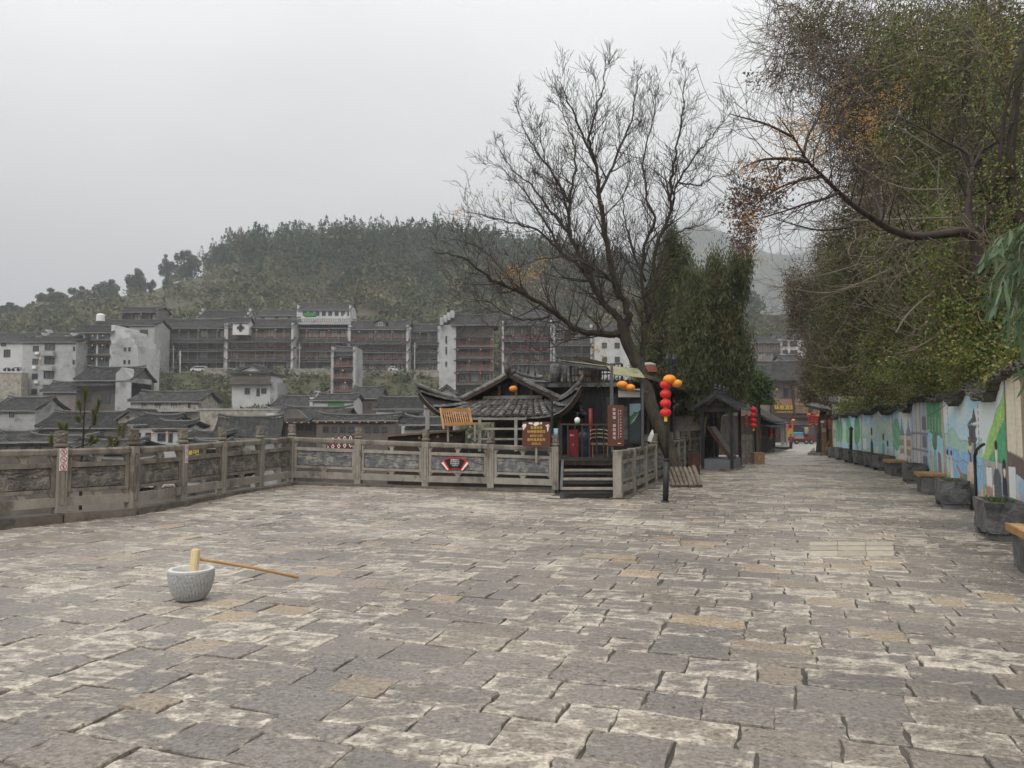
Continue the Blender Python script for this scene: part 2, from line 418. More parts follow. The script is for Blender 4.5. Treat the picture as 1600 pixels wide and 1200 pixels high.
mat('poster_dark', (0.05, 0.055, 0.055), (0.16, 0.17, 0.16), 3, 0.25)
mat('cloth_stripe', (0.26, 0.035, 0.05), (0.33, 0.06, 0.075), 3, 0.9)
mat('tarp_green', (0.05, 0.22, 0.06), None, rough=0.7)
mat('car_white', (0.70, 0.70, 0.69), None, rough=0.25)
# ------------------------------------------------------------------ mesh helpers
class MB:
 def __init__(s):
  s.v, s.f, s.m = [], [], []
 def add(s, vs, fs, mi=0):
  k = len(s.v)
  s.v.extend(tuple(map(float, q)) for q in vs)
  for f in fs:
   s.f.append(tuple(i + k for i in f))
   s.m.append(mi)
  return s
 def box(s, c, sz, rz=0.0, mi=0, rot=None, taper=1.0):
  hx, hy, hz = sz[0] / 2, sz[1] / 2, sz[2] / 2
  M = rot.to_matrix() if rot is not None else Matrix.Rotation(rz, 3, 'Z')
  c = Vector(c)
  vs = []
  for z, k in ((-hz, 1.0), (hz, taper)):
   for x, y in ((-hx, -hy), (hx, -hy), (hx, hy), (-hx, hy)):
    vs.append(c + M @ Vector((x * k, y * k, z)))
  return s.add(vs, [(3, 2, 1, 0), (4, 5, 6, 7), (0, 1, 5, 4), (1, 2, 6, 5), (2, 3, 7, 6), (3, 0, 4, 7)], mi)
 def bar(s, a, b, w, h, mi=0, up=(0, 0, 1)):
  """rectangular bar from a to b, w across, h along up"""
  a, b = Vector(a), Vector(b)
  d = (b - a).normalized()
  u = Vector(up)
  sd = d.cross(u)
  if sd.length < 1e-4:
   sd = Vector((1, 0, 0))
  sd.normalize()
  u = sd.cross(d).normalized()
  vs = []
  for q in (a, b):
   for i, j in ((-1, -1), (1, -1), (1, 1), (-1, 1)):
    vs.append(q + sd * (i * w / 2) + u * (j * h / 2))
  return s.add(vs, [(0, 1, 2, 3), (7, 6, 5, 4), (1, 0, 4, 5), (2, 1, 5, 6), (3, 2, 6, 7), (0, 3, 7, 4)], mi)
 def hexa(s, pts, mi=0):
  """8 points: bottom ring (ccw from above), top ring"""
  return s.add(pts, [(3, 2, 1, 0), (4, 5, 6, 7), (0, 1, 5, 4), (1, 2, 6, 5), (2, 3, 7, 6), (3, 0, 4, 7)], mi)
 def tube(s, pts, rad, n=6, mi=0, cap=True):
  pts = [Vector(q) for q in pts]
  m = len(pts)
  if not hasattr(rad, '__len__'):
   rad = [rad] * m
  ref = Vector((0.13, 0.31, 0.94))
  vs, fs = [], []
  for i in range(m):
   d = (pts[min(i + 1, m - 1)] - pts[max(i - 1, 0)])
   if d.length < 1e-9:
    d = Vector((0, 0, 1))
   d.normalize()
   a = d.cross(ref)
   if a.length < 0.05:
    a = d.cross(Vector((1, 0, 0)))
   a.normalize()
   b = d.cross(a)
   for k in range(n):
    t = 2 * PI * k / n
    vs.append(pts[i] + (a * math.cos(t) + b * math.sin(t)) * rad[i])
  for i in range(m - 1):
   for k in range(n):
    k2 = (k + 1) % n
    fs.append((i * n + k, (i + 1) * n + k, (i + 1) * n + k2, i * n + k2))
  if cap:
   fs.append(tuple(range(n)))
   fs.append(tuple(range(m * n - 1, (m - 1) * n - 1, -1)))
  return s.add(vs, fs, mi)
 def lathe(s, prof, n=16, c=(0, 0, 0), mi=0, cap=True, wob=None):
  c = Vector(c)
  vs, fs = [], []
  for (r, z) in prof:
   for k in range(n):
    t = 2 * PI * k / n
    rr = r if wob is None else r + wob(t, z)
    vs.append(c + Vector((rr * math.cos(t), rr * math.sin(t), z)))
  m = len(prof)
  for i in range(m - 1):
   for k in range(n):
    k2 = (k + 1) % n
    fs.append((i * n + k, i * n + k2, (i + 1) * n + k2, (i + 1) * n + k))
  if cap:
   fs.append(tuple(range(n - 1, -1, -1)))
   fs.append(tuple(range((m - 1) * n, m * n)))
  return s.add(vs, fs, mi)
 def prism(s, poly, fa, fb, mi=0):
  """poly in 2-D; fa, fb map a 2-D point to the two faces"""
  n = len(poly)
  vs = [fa(p_) for p_ in poly] + [fb(p_) for p_ in poly]
  fs = [tuple(range(n)), tuple(range(2 * n - 1, n - 1, -1))]
  for i in range(n):
   j = (i + 1) % n
   fs.append((i, i + n, j + n, j))
  return s.add(vs, fs, mi)
 def grid(s, fn, nu, nv, mi=0, flip=False):
  vs = [fn(i / nu, j / nv) for j in range(nv + 1) for i in range(nu + 1)]
  w = nu + 1
  fs = []
  for j in range(nv):
   for i in range(nu):
    q = (j * w + i, j * w + i + 1, (j + 1) * w + i + 1, (j + 1) * w + i)
    fs.append(q[::-1] if flip else q)
  return s.add(vs, fs, mi)
 def slab(s, fn, nu, nv, th, mi=0):
  """closed sheet: grid on top, its copy th lower, edges sewn"""
  w = nu + 1
  top = [Vector(fn(i / nu, j / nv)) for j in range(nv + 1) for i in range(nu + 1)]
  bot = [q - Vector((0, 0, th)) for q in top]
  k = len(top)
  fs = []
  for j in range(nv):
   for i in range(nu):
    q = (j * w + i, j * w + i + 1, (j + 1) * w + i + 1, (j + 1) * w + i)
    fs.append(q)
    fs.append(tuple(x + k for x in q[::-1]))
  rim = [i for i in range(w)] + [j * w + nu for j in range(1, nv + 1)] + [nv * w + i for i in range(nu - 1, -1, -1)] + [j * w for j in range(nv - 1, 0, -1)]
  for a, b in zip(rim, rim[1:] + rim[:1]):
   fs.append((b, a, a + k, b + k))
  return s.add(top + bot, fs, mi)
 def ball(s, c, r, n=8, m=6, sz=1.0, mi=0, ribs=0.0):
  prof = []
  for i in range(m + 1):
   a = -PI / 2 + PI * i / m
   prof.append((max(1e-3, r * math.cos(a)), r * sz * math.sin(a)))
  return s.lathe(prof, n, c, mi, True)
 def build(s, name, mats, parent=None, smooth=False, world=False, loc=None, rz=0.0):
  if isinstance(mats, str):
   mats = [mats]
  me = bpy.data.meshes.new(name)
  vs = s.v
  if world:
   if parent is not None:
    inv = ROOTM[parent].inverted()
   else:
    loc = loc or tuple(np.array(s.v).mean(0)[:2]) + (min(q[2] for q in s.v),)
    inv = (Matrix.Translation(loc) @ Matrix.Rotation(rz, 4, 'Z')).inverted()
   vs = [tuple(inv @ Vector(q)) for q in s.v]
  me.from_pydata(vs, [], s.f)
  for k in mats:
   me.materials.append(MATS[k])
  if len(mats) > 1:
   me.polygons.foreach_set('material_index', s.m)
  if smooth:
   me.polygons.foreach_set('use_smooth', [True] * len(s.f))
  me.update()
  return link(name, me, parent, loc, rz)
ROOTM = {}
def link(name, me, parent=None, loc=None, rz=0.0):
 o = bpy.data.objects.new(name, me)
 COL.objects.link(o)
 if parent is not None:
  o.parent = parent
  ROOTM[o] = ROOTM[parent]
  if loc is not None:
   o.location = loc
 else:
  if loc is not None:
   o.location = loc
   o.rotation_euler = (0, 0, rz)
  ROOTM[o] = Matrix.Translation(loc or (0, 0, 0)) @ Matrix.Rotation(rz, 4, 'Z')
 return o
def tag(o, label, cat, group=None):
 o['label'] = label
 o['category'] = cat
 if group:
  o['group'] = group
 return o
def kind(o, k, label=None):
 o['kind'] = k
 if label:
  o['label'] = label
 return o
def thing(name, label, cat, loc=(0, 0, 0), rz=0.0, group=None):
 o = bpy.data.objects.new(name, None)
 o.empty_display_size = 0.3
 COL.objects.link(o)
 o.location = loc
 o.rotation_euler = (0, 0, rz)
 ROOTM[o] = Matrix.Translation(loc) @ Matrix.Rotation(rz, 4, 'Z')
 return tag(o, label, cat, group)
def inst(name, me, parent, loc, scale=(1, 1, 1), rz=0.0):
 """a part that shares mesh data"""
 o = bpy.data.objects.new(name, me)
 COL.objects.link(o)
 o.parent = parent
 o.location = loc
 o.scale = scale
 o.rotation_euler = (0, 0, rz)
 ROOTM[o] = ROOTM[parent]
 return o
def copy_thing(root, loc, rz, label, group=None):
 r = root.copy()
 COL.objects.link(r)
 r.location = loc
 r.rotation_euler = (0, 0, rz)
 r['label'] = label
 if group:
  r['group'] = group
 for ch in list(root.children):
  c = ch.copy(); COL.objects.link(c); c.parent = r
  for g in list(ch.children):
   d = g.copy(); COL.objects.link(d); d.parent = c
 return r
def np_build(name, V, F, mats, parent=None, mi=None, smooth=False, loc=None):
 me = bpy.data.meshes.new(name)
 V = np.asarray(V, dtype=np.float64)
 if parent is not None:
  inv = np.array(ROOTM[parent].inverted())
  V = V @ inv[:3, :3].T + inv[:3, 3]
 elif loc is not None:
  V = V - np.array(loc)
 F = np.asarray(F, dtype=np.int32)
 n, k = F.shape
 me.vertices.add(len(V))
 me.vertices.foreach_set('co', V.astype(np.float32).ravel())
 me.loops.add(n * k)
 me.loops.foreach_set('vertex_index', F.ravel())
 me.polygons.add(n)
 me.polygons.foreach_set('loop_start', np.arange(0, n * k, k, dtype=np.int32))
 if isinstance(mats, str):
  mats = [mats]
 for m_ in mats:
  me.materials.append(MATS[m_])
 if mi is not None:
  me.polygons.foreach_set('material_index', np.asarray(mi, dtype=np.int32))
 if smooth:
  me.polygons.foreach_set('use_smooth', np.ones(n, dtype=bool))
 me.update(calc_edges=True)
 me.validate()
 return link(name, me, parent, loc)
def leaf_quads(C, size, aspect=0.5, droop=0.0, rng=rg, axis=None):
 """rhombic leaves at centres C (n,3); returns V, F"""
 n = len(C)
 size = np.broadcast_to(np.asarray(size, float), (n,))
 d = rng.normal(size=(n, 3))
 if axis is not None:
  d = d * 0.45 + np.asarray(axis)
 d[:, 2] -= droop
 d /= np.linalg.norm(d, axis=1, keepdims=True)
 q = rng.normal(size=(n, 3))
 w = np.cross(d, q)
 w /= np.linalg.norm(w, axis=1, keepdims=True) + 1e-9
 a = C - d * size[:, None] * 0.5
 b = C + d * size[:, None] * 0.5
 s1 = C + w * size[:, None] * aspect * 0.5
 s2 = C - w * size[:, None] * aspect * 0.5
 V = np.stack([a, s1, b, s2], 1).reshape(-1, 3)
 F = np.arange(4 * n).reshape(-1, 4)
 return V, F
UNIT_BOX = {}
def unit_box(matname):
 if matname not in UNIT_BOX:
  m_ = MB().box((0, 0, 0), (1, 1, 1))
  me = bpy.data.meshes.new('unit_' + matname)
  me.from_pydata(m_.v, [], m_.f)
  me.materials.append(MATS[matname])
  UNIT_BOX[matname] = me
 return UNIT_BOX[matname]
# ------------------------------------------------------------------ terrain
def interp(tab, x):
 if x <= tab[0][0]:
  return tab[0][1]
 for (a, va), (b, vb) in zip(tab, tab[1:]):
  if x <= b:
   return va + (vb - va) * (x - a) / (b - a)
 return tab[-1][1]
VALLEY = [(-60, -9), (95, -9), (122, -2), (150, 4.5), (176, 12.5), (182, 14.6), (205, 16.0), (215, 18)]
RIDGE = [(-400, 530), (0, 497), (100, 482), (187, 467), (234, 456), (306, 430), (350, 410), (400, 398), (550, 392), (700, 395), (800, 405), (900, 423), (1000, 448), (1100, 478), (1200, 505), (1300, 525), (2200, 540)]
FAR = [(-400, 540), (400, 520), (700, 490), (900, 440), (1000, 400), (1060, 364), (1100, 356), (1150, 378), (1200, 398), (1250, 405), (1320, 385), (1420, 355), (1700, 345), (2300, 400)]
_wy = np.arange(-12, 140, 0.25)
_wx = np.interp(_wy, [-12, 0, 10.3, 14.4, 20.6, 25.5, 28.3, 30.2, 33.5, 39, 46, 60, 81, 140], [-2.2, 2.87, 7.2, 8.95, 11.6, 13.4, 14.15, 14.65, 15.5, 17.1, 19.4, 25.5, 34.0, 60])
_wx = np.convolve(np.pad(_wx, 8, mode='reflect', reflect_type='odd'), np.ones(17) / 17, 'valid')
def wall_x(y):
 return float(np.interp(y, _wy, _wx))
def wall_dir(y):
 return Vector((wall_x(y + 0.5) - wall_x(y - 0.5), 1.0, 0)).normalized()
def wall_n(y):
 d = wall_dir(y)
 return Vector((-d.y, d.x, 0))          # towards the street
def left_bound(y):
 if y < 12.2:
  return -7.51 - 0.68 * (12.2 - y)
 if y < 13.2:
  return -7.51 + 0.68 * (y - 12.2)
 if y < 19.4:
  return -6.83 + 0.17 * (y - 13.2)
 b = 2.44 + 0.37 * (y - 16.7)
 if y > 36:
  b = 9.58 + 0.66 * (min(y, 43) - 36) + 0.43 * max(0, y - 43)
 return b
def right_bound(y):
 return wall_x(y)
def terr(x, y):
 yy = max(y, 1.0)
 px = 800 + FPX * x / max(y, 30.0)
 v = interp(VALLEY, y)
 if y > 205:
  zr = 1.6 + 420 * (HOR - interp(RIDGE, px)) / FPX
  if y <= 420:
   t = (y - 205) / 215.0
   v = 16.5 + (zr - 16.5) * (0.55 * t + 0.45 * math.sin(t * PI / 2))
  else:
   v = zr + (25 - zr) * sstep(420, 640, y)
   zf = 1.6 + 1400 * (HOR - interp(FAR, px)) / FPX
   if y > 640:
    v = 25 + (zf - 25) * sstep(640, 1400, y) if y < 1400 else zf - (y - 1400) * 0.12
  v += 5 * sstep(215, 260, y) * mn.noise((x * 0.018, y * 0.018, 1.7)) + 1.5 * sstep(205, 240, y) * mn.noise((x * 0.08, y * 0.08, 4.1))
 elif y > 110:
  v += 1.2 * sstep(110, 150, y) * (1 - sstep(178, 184, y)) * mn.noise((x * 0.06, y * 0.06, 9.0))
 if y < 135:
  g = gz(x, y) - 0.4
  lb = left_bound(y) - (16 * sstep(24, 46, y))
  dl = lb - x
  k = 1 - sstep(0.2, 3.5 if y < 33 else 14, dl)
  k *= 1 - sstep(118, 132, y)
  z = v + (g - v) * k
  u = x - wall_x(y)
  if u > 0.2:
   bank = g + 7.5 * sstep(1.0, 9.0, u) + 0.35 * min(60, max(0, u - 9))  # added unseen earth bank, keeps sky from showing through the trees
   bank = g + (bank - g) * (1 - sstep(52, 75, y))
   z = max(z, bank) if y < 100 else z
  return z
 return v
def build_terrain():
 ys = list(np.arange(-24, 60, 1.0)) + list(np.arange(60, 232, 2.5)) + list(np.arange(232, 640, 6.0)) + list(np.arange(640, 2000, 22.0))
 na = 190
 V, F = [], []
 for y in ys:
  w = max(y + 28, 46.0)
  for i in range(na + 1):
   a = -1.5 + 3.0 * i / na
   x = a * w
   V.append((x, y, terr(x, y)))
 for j in range(len(ys) - 1):
  for i in range(na):
   k = j * (na + 1) + i
   F.append((k, k + 1, k + na + 2, k + na + 1))
 o = np_build('terrain', V, F, ['hill_ground', 'earth', 'grass', 'far_hill'], smooth=True)
 mi = []
 for f in F:
  x, y = V[f[0]][0], V[f[0]][1]
  if y < 100 and x > wall_x(y):
   mi.append(1)
  elif y < 182 and y > 105:
   mi.append(2)
  elif y <= 105:
   mi.append(1)
  else:
   mi.append(0 if y < 520 else 3)
 o.data.polygons.foreach_set('material_index', mi)
 return kind(o, 'structure')
build_terrain()
# ------------------------------------------------------------------ paved plaza and street
DV = Vector((0.334, 0.943, 0))
EV = Vector((0.943, -0.334, 0))
def c_line(x):
 return 19.3 - (x + 5.79) * 0.16
def paved(x, y, m=0.0):
 if x > right_bound(y) - 0.05 - m:
  return False
 if y < 19.4 and x < left_bound(y) + m:
  return False
 if y > 16.7 and x < 2.44 + 0.37 * (y - 16.7) + m and x > 1.1:
  return False
 if x <= 1.1 and y > c_line(x) - m:
  return False
 if y > 43 and x < left_bound(y) + m:
  return False
 return True
def build_paving():
 m = MB()
 ys = list(np.arange(-8, 60, 0.5)) + list(np.arange(60, 128, 2.0))
 n = 16
 for j, y in enumerate(ys):
  a = left_bound(y) - 0.1
  b = right_bound(y) + (0.2 if y < 46 else 0)
  if y > 90:
   a -= 10 * sstep(90, 104, y)
  for i in range(n + 1):
   x = a + (b - a) * i / n
   m.v.append((x, y, gz(x, y) - (0.014 if y < 58 else 0.0)))
 for j in range(len(ys) - 1):
  for i in range(n):
   k = j * (n + 1) + i
   m.f.append((k, k + 1, k + n + 2, k + n + 1))
   m.m.append(0 if ys[j] < 57.4 else 1)
 pav = kind(m.build('pavement', ['joint', 'street_far'], smooth=True), 'structure')
 rn = random.Random(5)
 stones = []
 c = 0.5
 while c < 62:
  hgt = rn.choice((0.24, 0.27, 0.30, 0.33, 0.36, 0.40)) * rn.uniform(0.93, 1.07)
  if c > 34:
   hgt *= 1.3
  a = -22 + rn.uniform(0, 0.6)
  while a < 26:
   ln = rn.choice((0.28, 0.35, 0.42, 0.48, 0.54, 0.64)) * rn.uniform(0.93, 1.07)
   if c > 34:
    ln *= 1.3
   ctr = EV * (a + ln / 2) + DV * (c + hgt / 2)
   if ctr.y > 2.4 and ctr.y < 58 and paved(ctr.x, ctr.y, 0.02):
    px = 800 + FPX * ctr.x / ctr.y
    if -260 < px < 1860:
     stones.append((a, ln, c, hgt, ctr, px))
   a += ln
  c += hgt
 def shape(st, loc=None):
  a, ln, c, hgt, ctr, px = st
  near = ctr.y < 8
  sub = 4 if near else (3 if ctr.y < 14 else (2 if ctr.y < 24 else 1))
  g = 0.0055 if ctr.y < 25 else 0.009
  j = 0.012
  cor = [(a + g, c + g), (a + ln - g, c + g), (a + ln - g, c + hgt - g), (a + g, c + hgt - g)]
  cor = [(p[0] + rn.uniform(-j, j) * 0.8, p[1] + rn.uniform(-j, j) * 0.8) for p in cor]
  out = []
  for i in range(4):
   p, q = cor[i], cor[(i + 1) % 4]
   for s_ in range(sub):
    t = s_ / sub
    w = 0.0 if s_ == 0 else 0.013
    out.append((p[0] + (q[0] - p[0]) * t + rn.uniform(-w, w), p[1] + (q[1] - p[1]) * t + rn.uniform(-w, w)))
  cx = sum(p[0] for p in out) / len(out)
  cy = sum(p[1] for p in out) / len(out)
  dz = rn.uniform(-0.006, 0.008)
  tx, ty = rn.uniform(-0.012, 0.012), rn.uniform(-0.016, 0.016)
  vs, fs = [], []
  n_ = len(out)
  for ring, (k, dzr) in enumerate(((1.0, -0.05), (1.0, -0.006), (0.972, 0.0), (0.7, 0.001))):
   for p in out:
    x_, y_ = cx + (p[0] - cx) * k, cy + (p[1] - cy) * k
    q = EV * x_ + DV * y_
    z = gz(q.x, q.y) + dz + tx * (x_ - cx) + ty * (y_ - cy) + dzr + (rn.uniform(-0.004, 0.003) if ring else 0)
    vs.append((q.x, q.y, z))
  for r_ in range(3):
   for i in range(n_):
    k2 = (i + 1) % n_
    fs.append((r_ * n_ + i, r_ * n_ + k2, (r_ + 1) * n_ + k2, (r_ + 1) * n_ + i))
  fs.append(tuple(range(3 * n_, 4 * n_)))
  return vs, fs, [1.0] * (3 * n_) + [0.0] * n_
 def rank(st):
  y = st[4].y
  if not (-40 < st[5] < 1640) or y < 3.3:
   return 0
  return st[1] * st[3] / y ** 3
 def edge(o, e):
  at_ = o.data.color_attributes.new('edge', 'FLOAT_COLOR', 'POINT')
  e = np.asarray(e, np.float32)
  at_.data.foreach_set('color', np.stack([e, e, e, np.ones_like(e)], 1).ravel())
  return o
 stones.sort(key=rank, reverse=True)
 for st in stones[:300]:
  mb = MB()
  vs, fs, ee = shape(st)
  o_ = Vector((st[4].x, st[4].y, 0))
  mb.add([Vector(v) - o_ for v in vs], fs)
  edge(mb.build('paving_stone', 'paving', pav, loc=tuple(o_)), ee)
 mb = MB()
 E = []
 for st in stones[300:]:
  vs, fs, ee = shape(st)
  mb.add(vs, fs)
  E += ee
 kind(edge(mb.build('paving_stones', 'paving', pav), E), 'stuff', 'smaller stone slabs of the plaza and street farther away')
 # replaced pale paving strip with straight joints, right of the plaza
 rows = [((1262, 848), (1392, 848), 852, 857), ((1262, 858), (1392, 860), 858, 867)]
 k = 0
 for (y0, y1) in ((846, 852), (853, 859), (860, 868)):
  for i in range(3):
   p = [at(1262 + 44 * i + (y1 - y0) * 0.5, yy, 1840 / (yy - HOR)) for yy in (y0, y1)]
   w = 44 * p[0].y / FPX - 0.012
   a, b = p[1], p[0]
   zt = 0.016
   pts = []
   for z in (-0.03, zt):
    for q, dx in ((a, 0), (a, w * a.y / b.y), (b, w), (b, 0)):
     pts.append((q.x + dx, q.y + (0.006 if q is a else -0.006), z))
   MB().hexa(pts).build('repair_slab', 'paving_new', pav)
   k += 1
 # drain cover in the far street
 mb = MB()
 c = at(1222, 707, 62)
 z0 = gz(c.x, c.y) + 0.01
 mb.box((c.x, c.y, z0), (2.2, 1.3, 0.03), -0.35)
 mb.build('drain_cover', 'iron_black', pav)
 return pav
mat('paving_new', (0.36, 0.32, 0.25), (0.46, 0.41, 0.33), 9, 0.6, 0.3, 40, rnd=0.12)
PAV = build_paving()
# ------------------------------------------------------------------ carved stone railing
POSTS_L = [(-32, 812, 672, 11.35), (92, 801, 673, 12.2), (205, 793, 671, 13.2), (283, 781, 670, 14.6), (345, 770, 667, 16.2), (405, 761, 665, 17.8), (455, 752.5, 662.5, 19.3)]
POSTS_C = [(455, 752.5, 662.5, 19.3), (560, 756, 667, 19.05), (665, 759.5, 671, 18.75), (767, 762, 675, 18.45), (868, 765, 679, 18.2)]
def post_frame(p):
 b = at(p[0], p[1], p[3])
 t = at(p[0], p[2], p[3])
 return Vector((b.x, b.y, b.z)), t.z - b.z
def rail_post(root, base, H, rz, head=True, w=0.17):
 m = MB()
 top = 0.785 * H
 M = Matrix.Translation(base) @ Matrix.Rotation(rz, 4, 'Z')
 h = w / 2
 c = 0.012
 ring = [(-h + c, -h), (h - c, -h), (h, -h + c), (h, h - c), (h - c, h), (-h + c, h), (-h, h - c), (-h, -h + c)]
 vs = []
 for z, k in ((0, 1), (top - 0.012, 1), (top, 0.9)):
  vs += [M @ Vector((x * k, y * k, z)) for x, y in ring]
 fs = [tuple(range(7, -1, -1)), tuple(range(16, 24))]
 for r_ in range(2):
  for i in range(8):
   j = (i + 1) % 8
   fs.append((r_ * 8 + i, r_ * 8 + j, r_ * 8 + 8 + j, r_ * 8 + 8 + i))
 m.add(vs, fs)
 po = m.build('post', 'rail_stone_light', root, world=True)
 # raised rounded panel outline on the front face
 g = MB()
 pts = []
 gw, z0, z1 = 0.04, 0.12 * H, 0.66 * H
 for i in range(9):
  a = PI * i / 8
  pts.append(M @ Vector((gw * math.cos(a), -h - 0.002, z1 + gw * math.sin(a))))
 for i in range(9):
  a = PI + PI * i / 8
  pts.append(M @ Vector((gw * math.cos(a), -h - 0.002, z0 + gw * math.sin(a))))
 pts.append(pts[0])
 g.tube(pts, 0.0065, 5)
 g.build('panel_moulding', 'rail_stone', po, world=True)
 if head:
  hd = MB()
  r0 = w * 0.53
  z0 = top
  sd = random.uniform(0, 100)
  def wob(t, z):
   if z0 + 0.075 * H < z < H - 0.02:
    return 0.022 * mn.noise((math.cos(t) * 4.2 + sd, math.sin(t) * 4.2, z * 20)) + 0.008 * mn.noise((math.cos(t) * 11 + sd, math.sin(t) * 11, z * 50))
   return 0
  prof = [(r0 * 0.75, z0 - 0.002), (r0 * 0.75, z0 + 0.012 * H), (r0 * 1.18, z0 + 0.02 * H), (r0 * 1.22, z0 + 0.035 * H), (r0 * 1.12, z0 + 0.05 * H), (r0 * 0.85, z0 + 0.06 * H), (r0 * 0.98, z0 + 0.075 * H)]
  for i in range(1, 10):
   prof.append((r0, z0 + 0.075 * H + (H - 0.018 - z0 - 0.075 * H) * i / 10))
  prof += [(r0 * 1.04, H - 0.018), (r0 * 1.04, H)]
  hd.lathe(prof, 20, (0, 0, 0), 0, True, wob)
  hd.v = [tuple(M @ Vector(q)) for q in hd.v]
  hd.build('carved_head', 'rail_stone', po, world=True)
 return po
def relief(u, v, sd, style):
 """0..1 height of the carved scene at panel coords"""
 x = u * 3.2
 h = 0.0
 r1 = 0.55 + 0.34 * mn.noise((x * 0.9 + sd, 0.3, sd)) + 0.16 * mn.noise((x * 2.7 + sd, 1.3, 0))
 r2 = 0.35 + 0.3 * mn.noise((x * 1.3 + sd, 7.3, sd)) + 0.1 * mn.noise((x * 4.1 + sd, 1.3, 5))
 if v < r1:
  h = 0.45 + 0.25 * mn.noise((x * 5, v * 9, sd))
 if v < r2:
  h = 0.75 + 0.4 * mn.noise((x * 8, v * 11, sd + 4))
 if v > r1 + 0.08:
  b = mn.noise((x * 2.2, v * 12, sd + 9))
  if b > 0.22:
   h = 0.5
 h += 0.22 * abs(mn.noise((x * 9, v * 9, sd)))
 return h
def rail_bay(root, A, HA, B, HB, rz_unused, carve, slate_label=None, foot=True, wpost=0.17, label=None, lo=0):
 """everything between two posts; A and B are post foot centres"""
 d = (B - A)
 L = Vector((d.x, d.y, 0)).length
 n = Vector((-d.y, d.x, 0)).normalized()
 if n.y > 0 and abs(d.x) > abs(d.y) * 0.4 or (n.x > 0 and abs(d.x) <= abs(d.y) * 0.4):
  pass
 e0 = (wpost / 2 - 0.01) / L
 def P(u, v, w=0.0):
  uu = e0 + (1 - 2 * e0) * u
  b = A.lerp(B, uu)
  H = HA + (HB - HA) * uu
  return b + n * w + Vector((0, 0, v * H))
 def bar(m, u0, u1, v0, v1, th, mi=0):
  m.hexa([P(u0, v0, -th), P(u1, v0, -th), P(u1, v0, th), P(u0, v0, th), P(u0, v1, -th), P(u1, v1, -th), P(u1, v1, th), P(u0, v1, th)], mi)
 # rail on top with sloping upper faces
 m = MB()
 prof = [(-0.065, 0.692), (0.065, 0.692), (0.075, 0.71), (0.075, 0.757), (0.05, 0.777), (-0.05, 0.777), (-0.075, 0.757), (-0.075, 0.71)]
 m.prism(prof, lambda q: P(0, q[1], q[0]), lambda q: P(1, q[1], q[0]))
 m.build('handrail', 'rail_stone', root, world=True)
 m = MB()
 bar(m, 0, 1, 0.075, 0.185, 0.06)
 m.build('bottom_rail', 'rail_stone_light', root, world=True)
 # frame of the panel
 f = MB()
 fu = 0.075 / L * 1.0
 bar(f, 0.012, 0.988, 0.247, 0.29, 0.05)
 bar(f, 0.012, 0.988, 0.55, 0.605, 0.05)
 bar(f, 0.012, 0.012 + fu, 0.29, 0.55, 0.05)
 bar(f, 0.988 - fu, 0.988, 0.29, 0.55, 0.05)
 # posts of the frame reaching the rails, with brackets
 bar(f, 0.012, 0.012 + fu * 0.6, 0.185, 0.247, 0.045)
 bar(f, 0.988 - fu * 0.6, 0.988, 0.185, 0.247, 0.045)
 bar(f, 0.012, 0.012 + fu * 0.6, 0.605, 0.692, 0.045)
 bar(f, 0.988 - fu * 0.6, 0.988, 0.605, 0.692, 0.045)
 fr = f.build('panel_frame', 'rail_stone_light' if carve == 'carving_slate' else 'rail_stone', root, world=True)
 for (v0, v1, up) in ((0.185, 0.247, 1), (0.605, 0.692, 0)):
  for uc, side in ((0.5, 0), (0.012 + fu * 0.6, 1), (0.988 - fu * 0.6, -1)):
   wt, wb = 0.11 / L, 0.055 / L
   if not up:
    wt, wb = 0.10 / L, 0.04 / L
   if side == 0:
    poly = [(uc - wb, v0), (uc + wb, v0), (uc + wb * 1.15, v0 + (v1 - v0) * 0.4), (uc + wt, v1 - 0.008), (uc + wt, v1), (uc - wt, v1), (uc - wt, v1 - 0.008), (uc - wb * 1.15, v0 + (v1 - v0) * 0.4)]
   else:
    q = 0.085 / L * side
    poly = [(uc, v0), (uc + q * 0.25, v0 + (v1 - v0) * 0.35), (uc + q * 0.6, v0 + (v1 - v0) * 0.7), (uc + q, v1), (uc, v1)]
   g = MB()
   g.prism(poly, lambda q_: P(q_[0], q_[1], -0.035), lambda q_: P(q_[0], q_[1], 0.035))
   g.build('bracket', 'rail_stone_light', fr, world=True)
 # carved slab, both faces in relief
 c = MB()
 sd = random.uniform(0, 80)
 nu, nv = 60, 26
 u0, u1 = 0.012 + fu, 0.988 - fu
 for sgn in (-1, 1):
  def fn(a, b):
   edge = min(a, 1 - a, b * 0.4, (1 - b) * 0.4)
   hh = relief(a, b, sd, 0) * (1 if edge > 0.012 else 0)
   return P(u0 + (u1 - u0) * a, 0.29 + 0.26 * b, sgn * (0.018 + 0.03 * hh))
  c.grid(fn, nu, nv, 0, flip=(sgn > 0))
 c.build('carved_panel', carve, root, world=True)
 return P
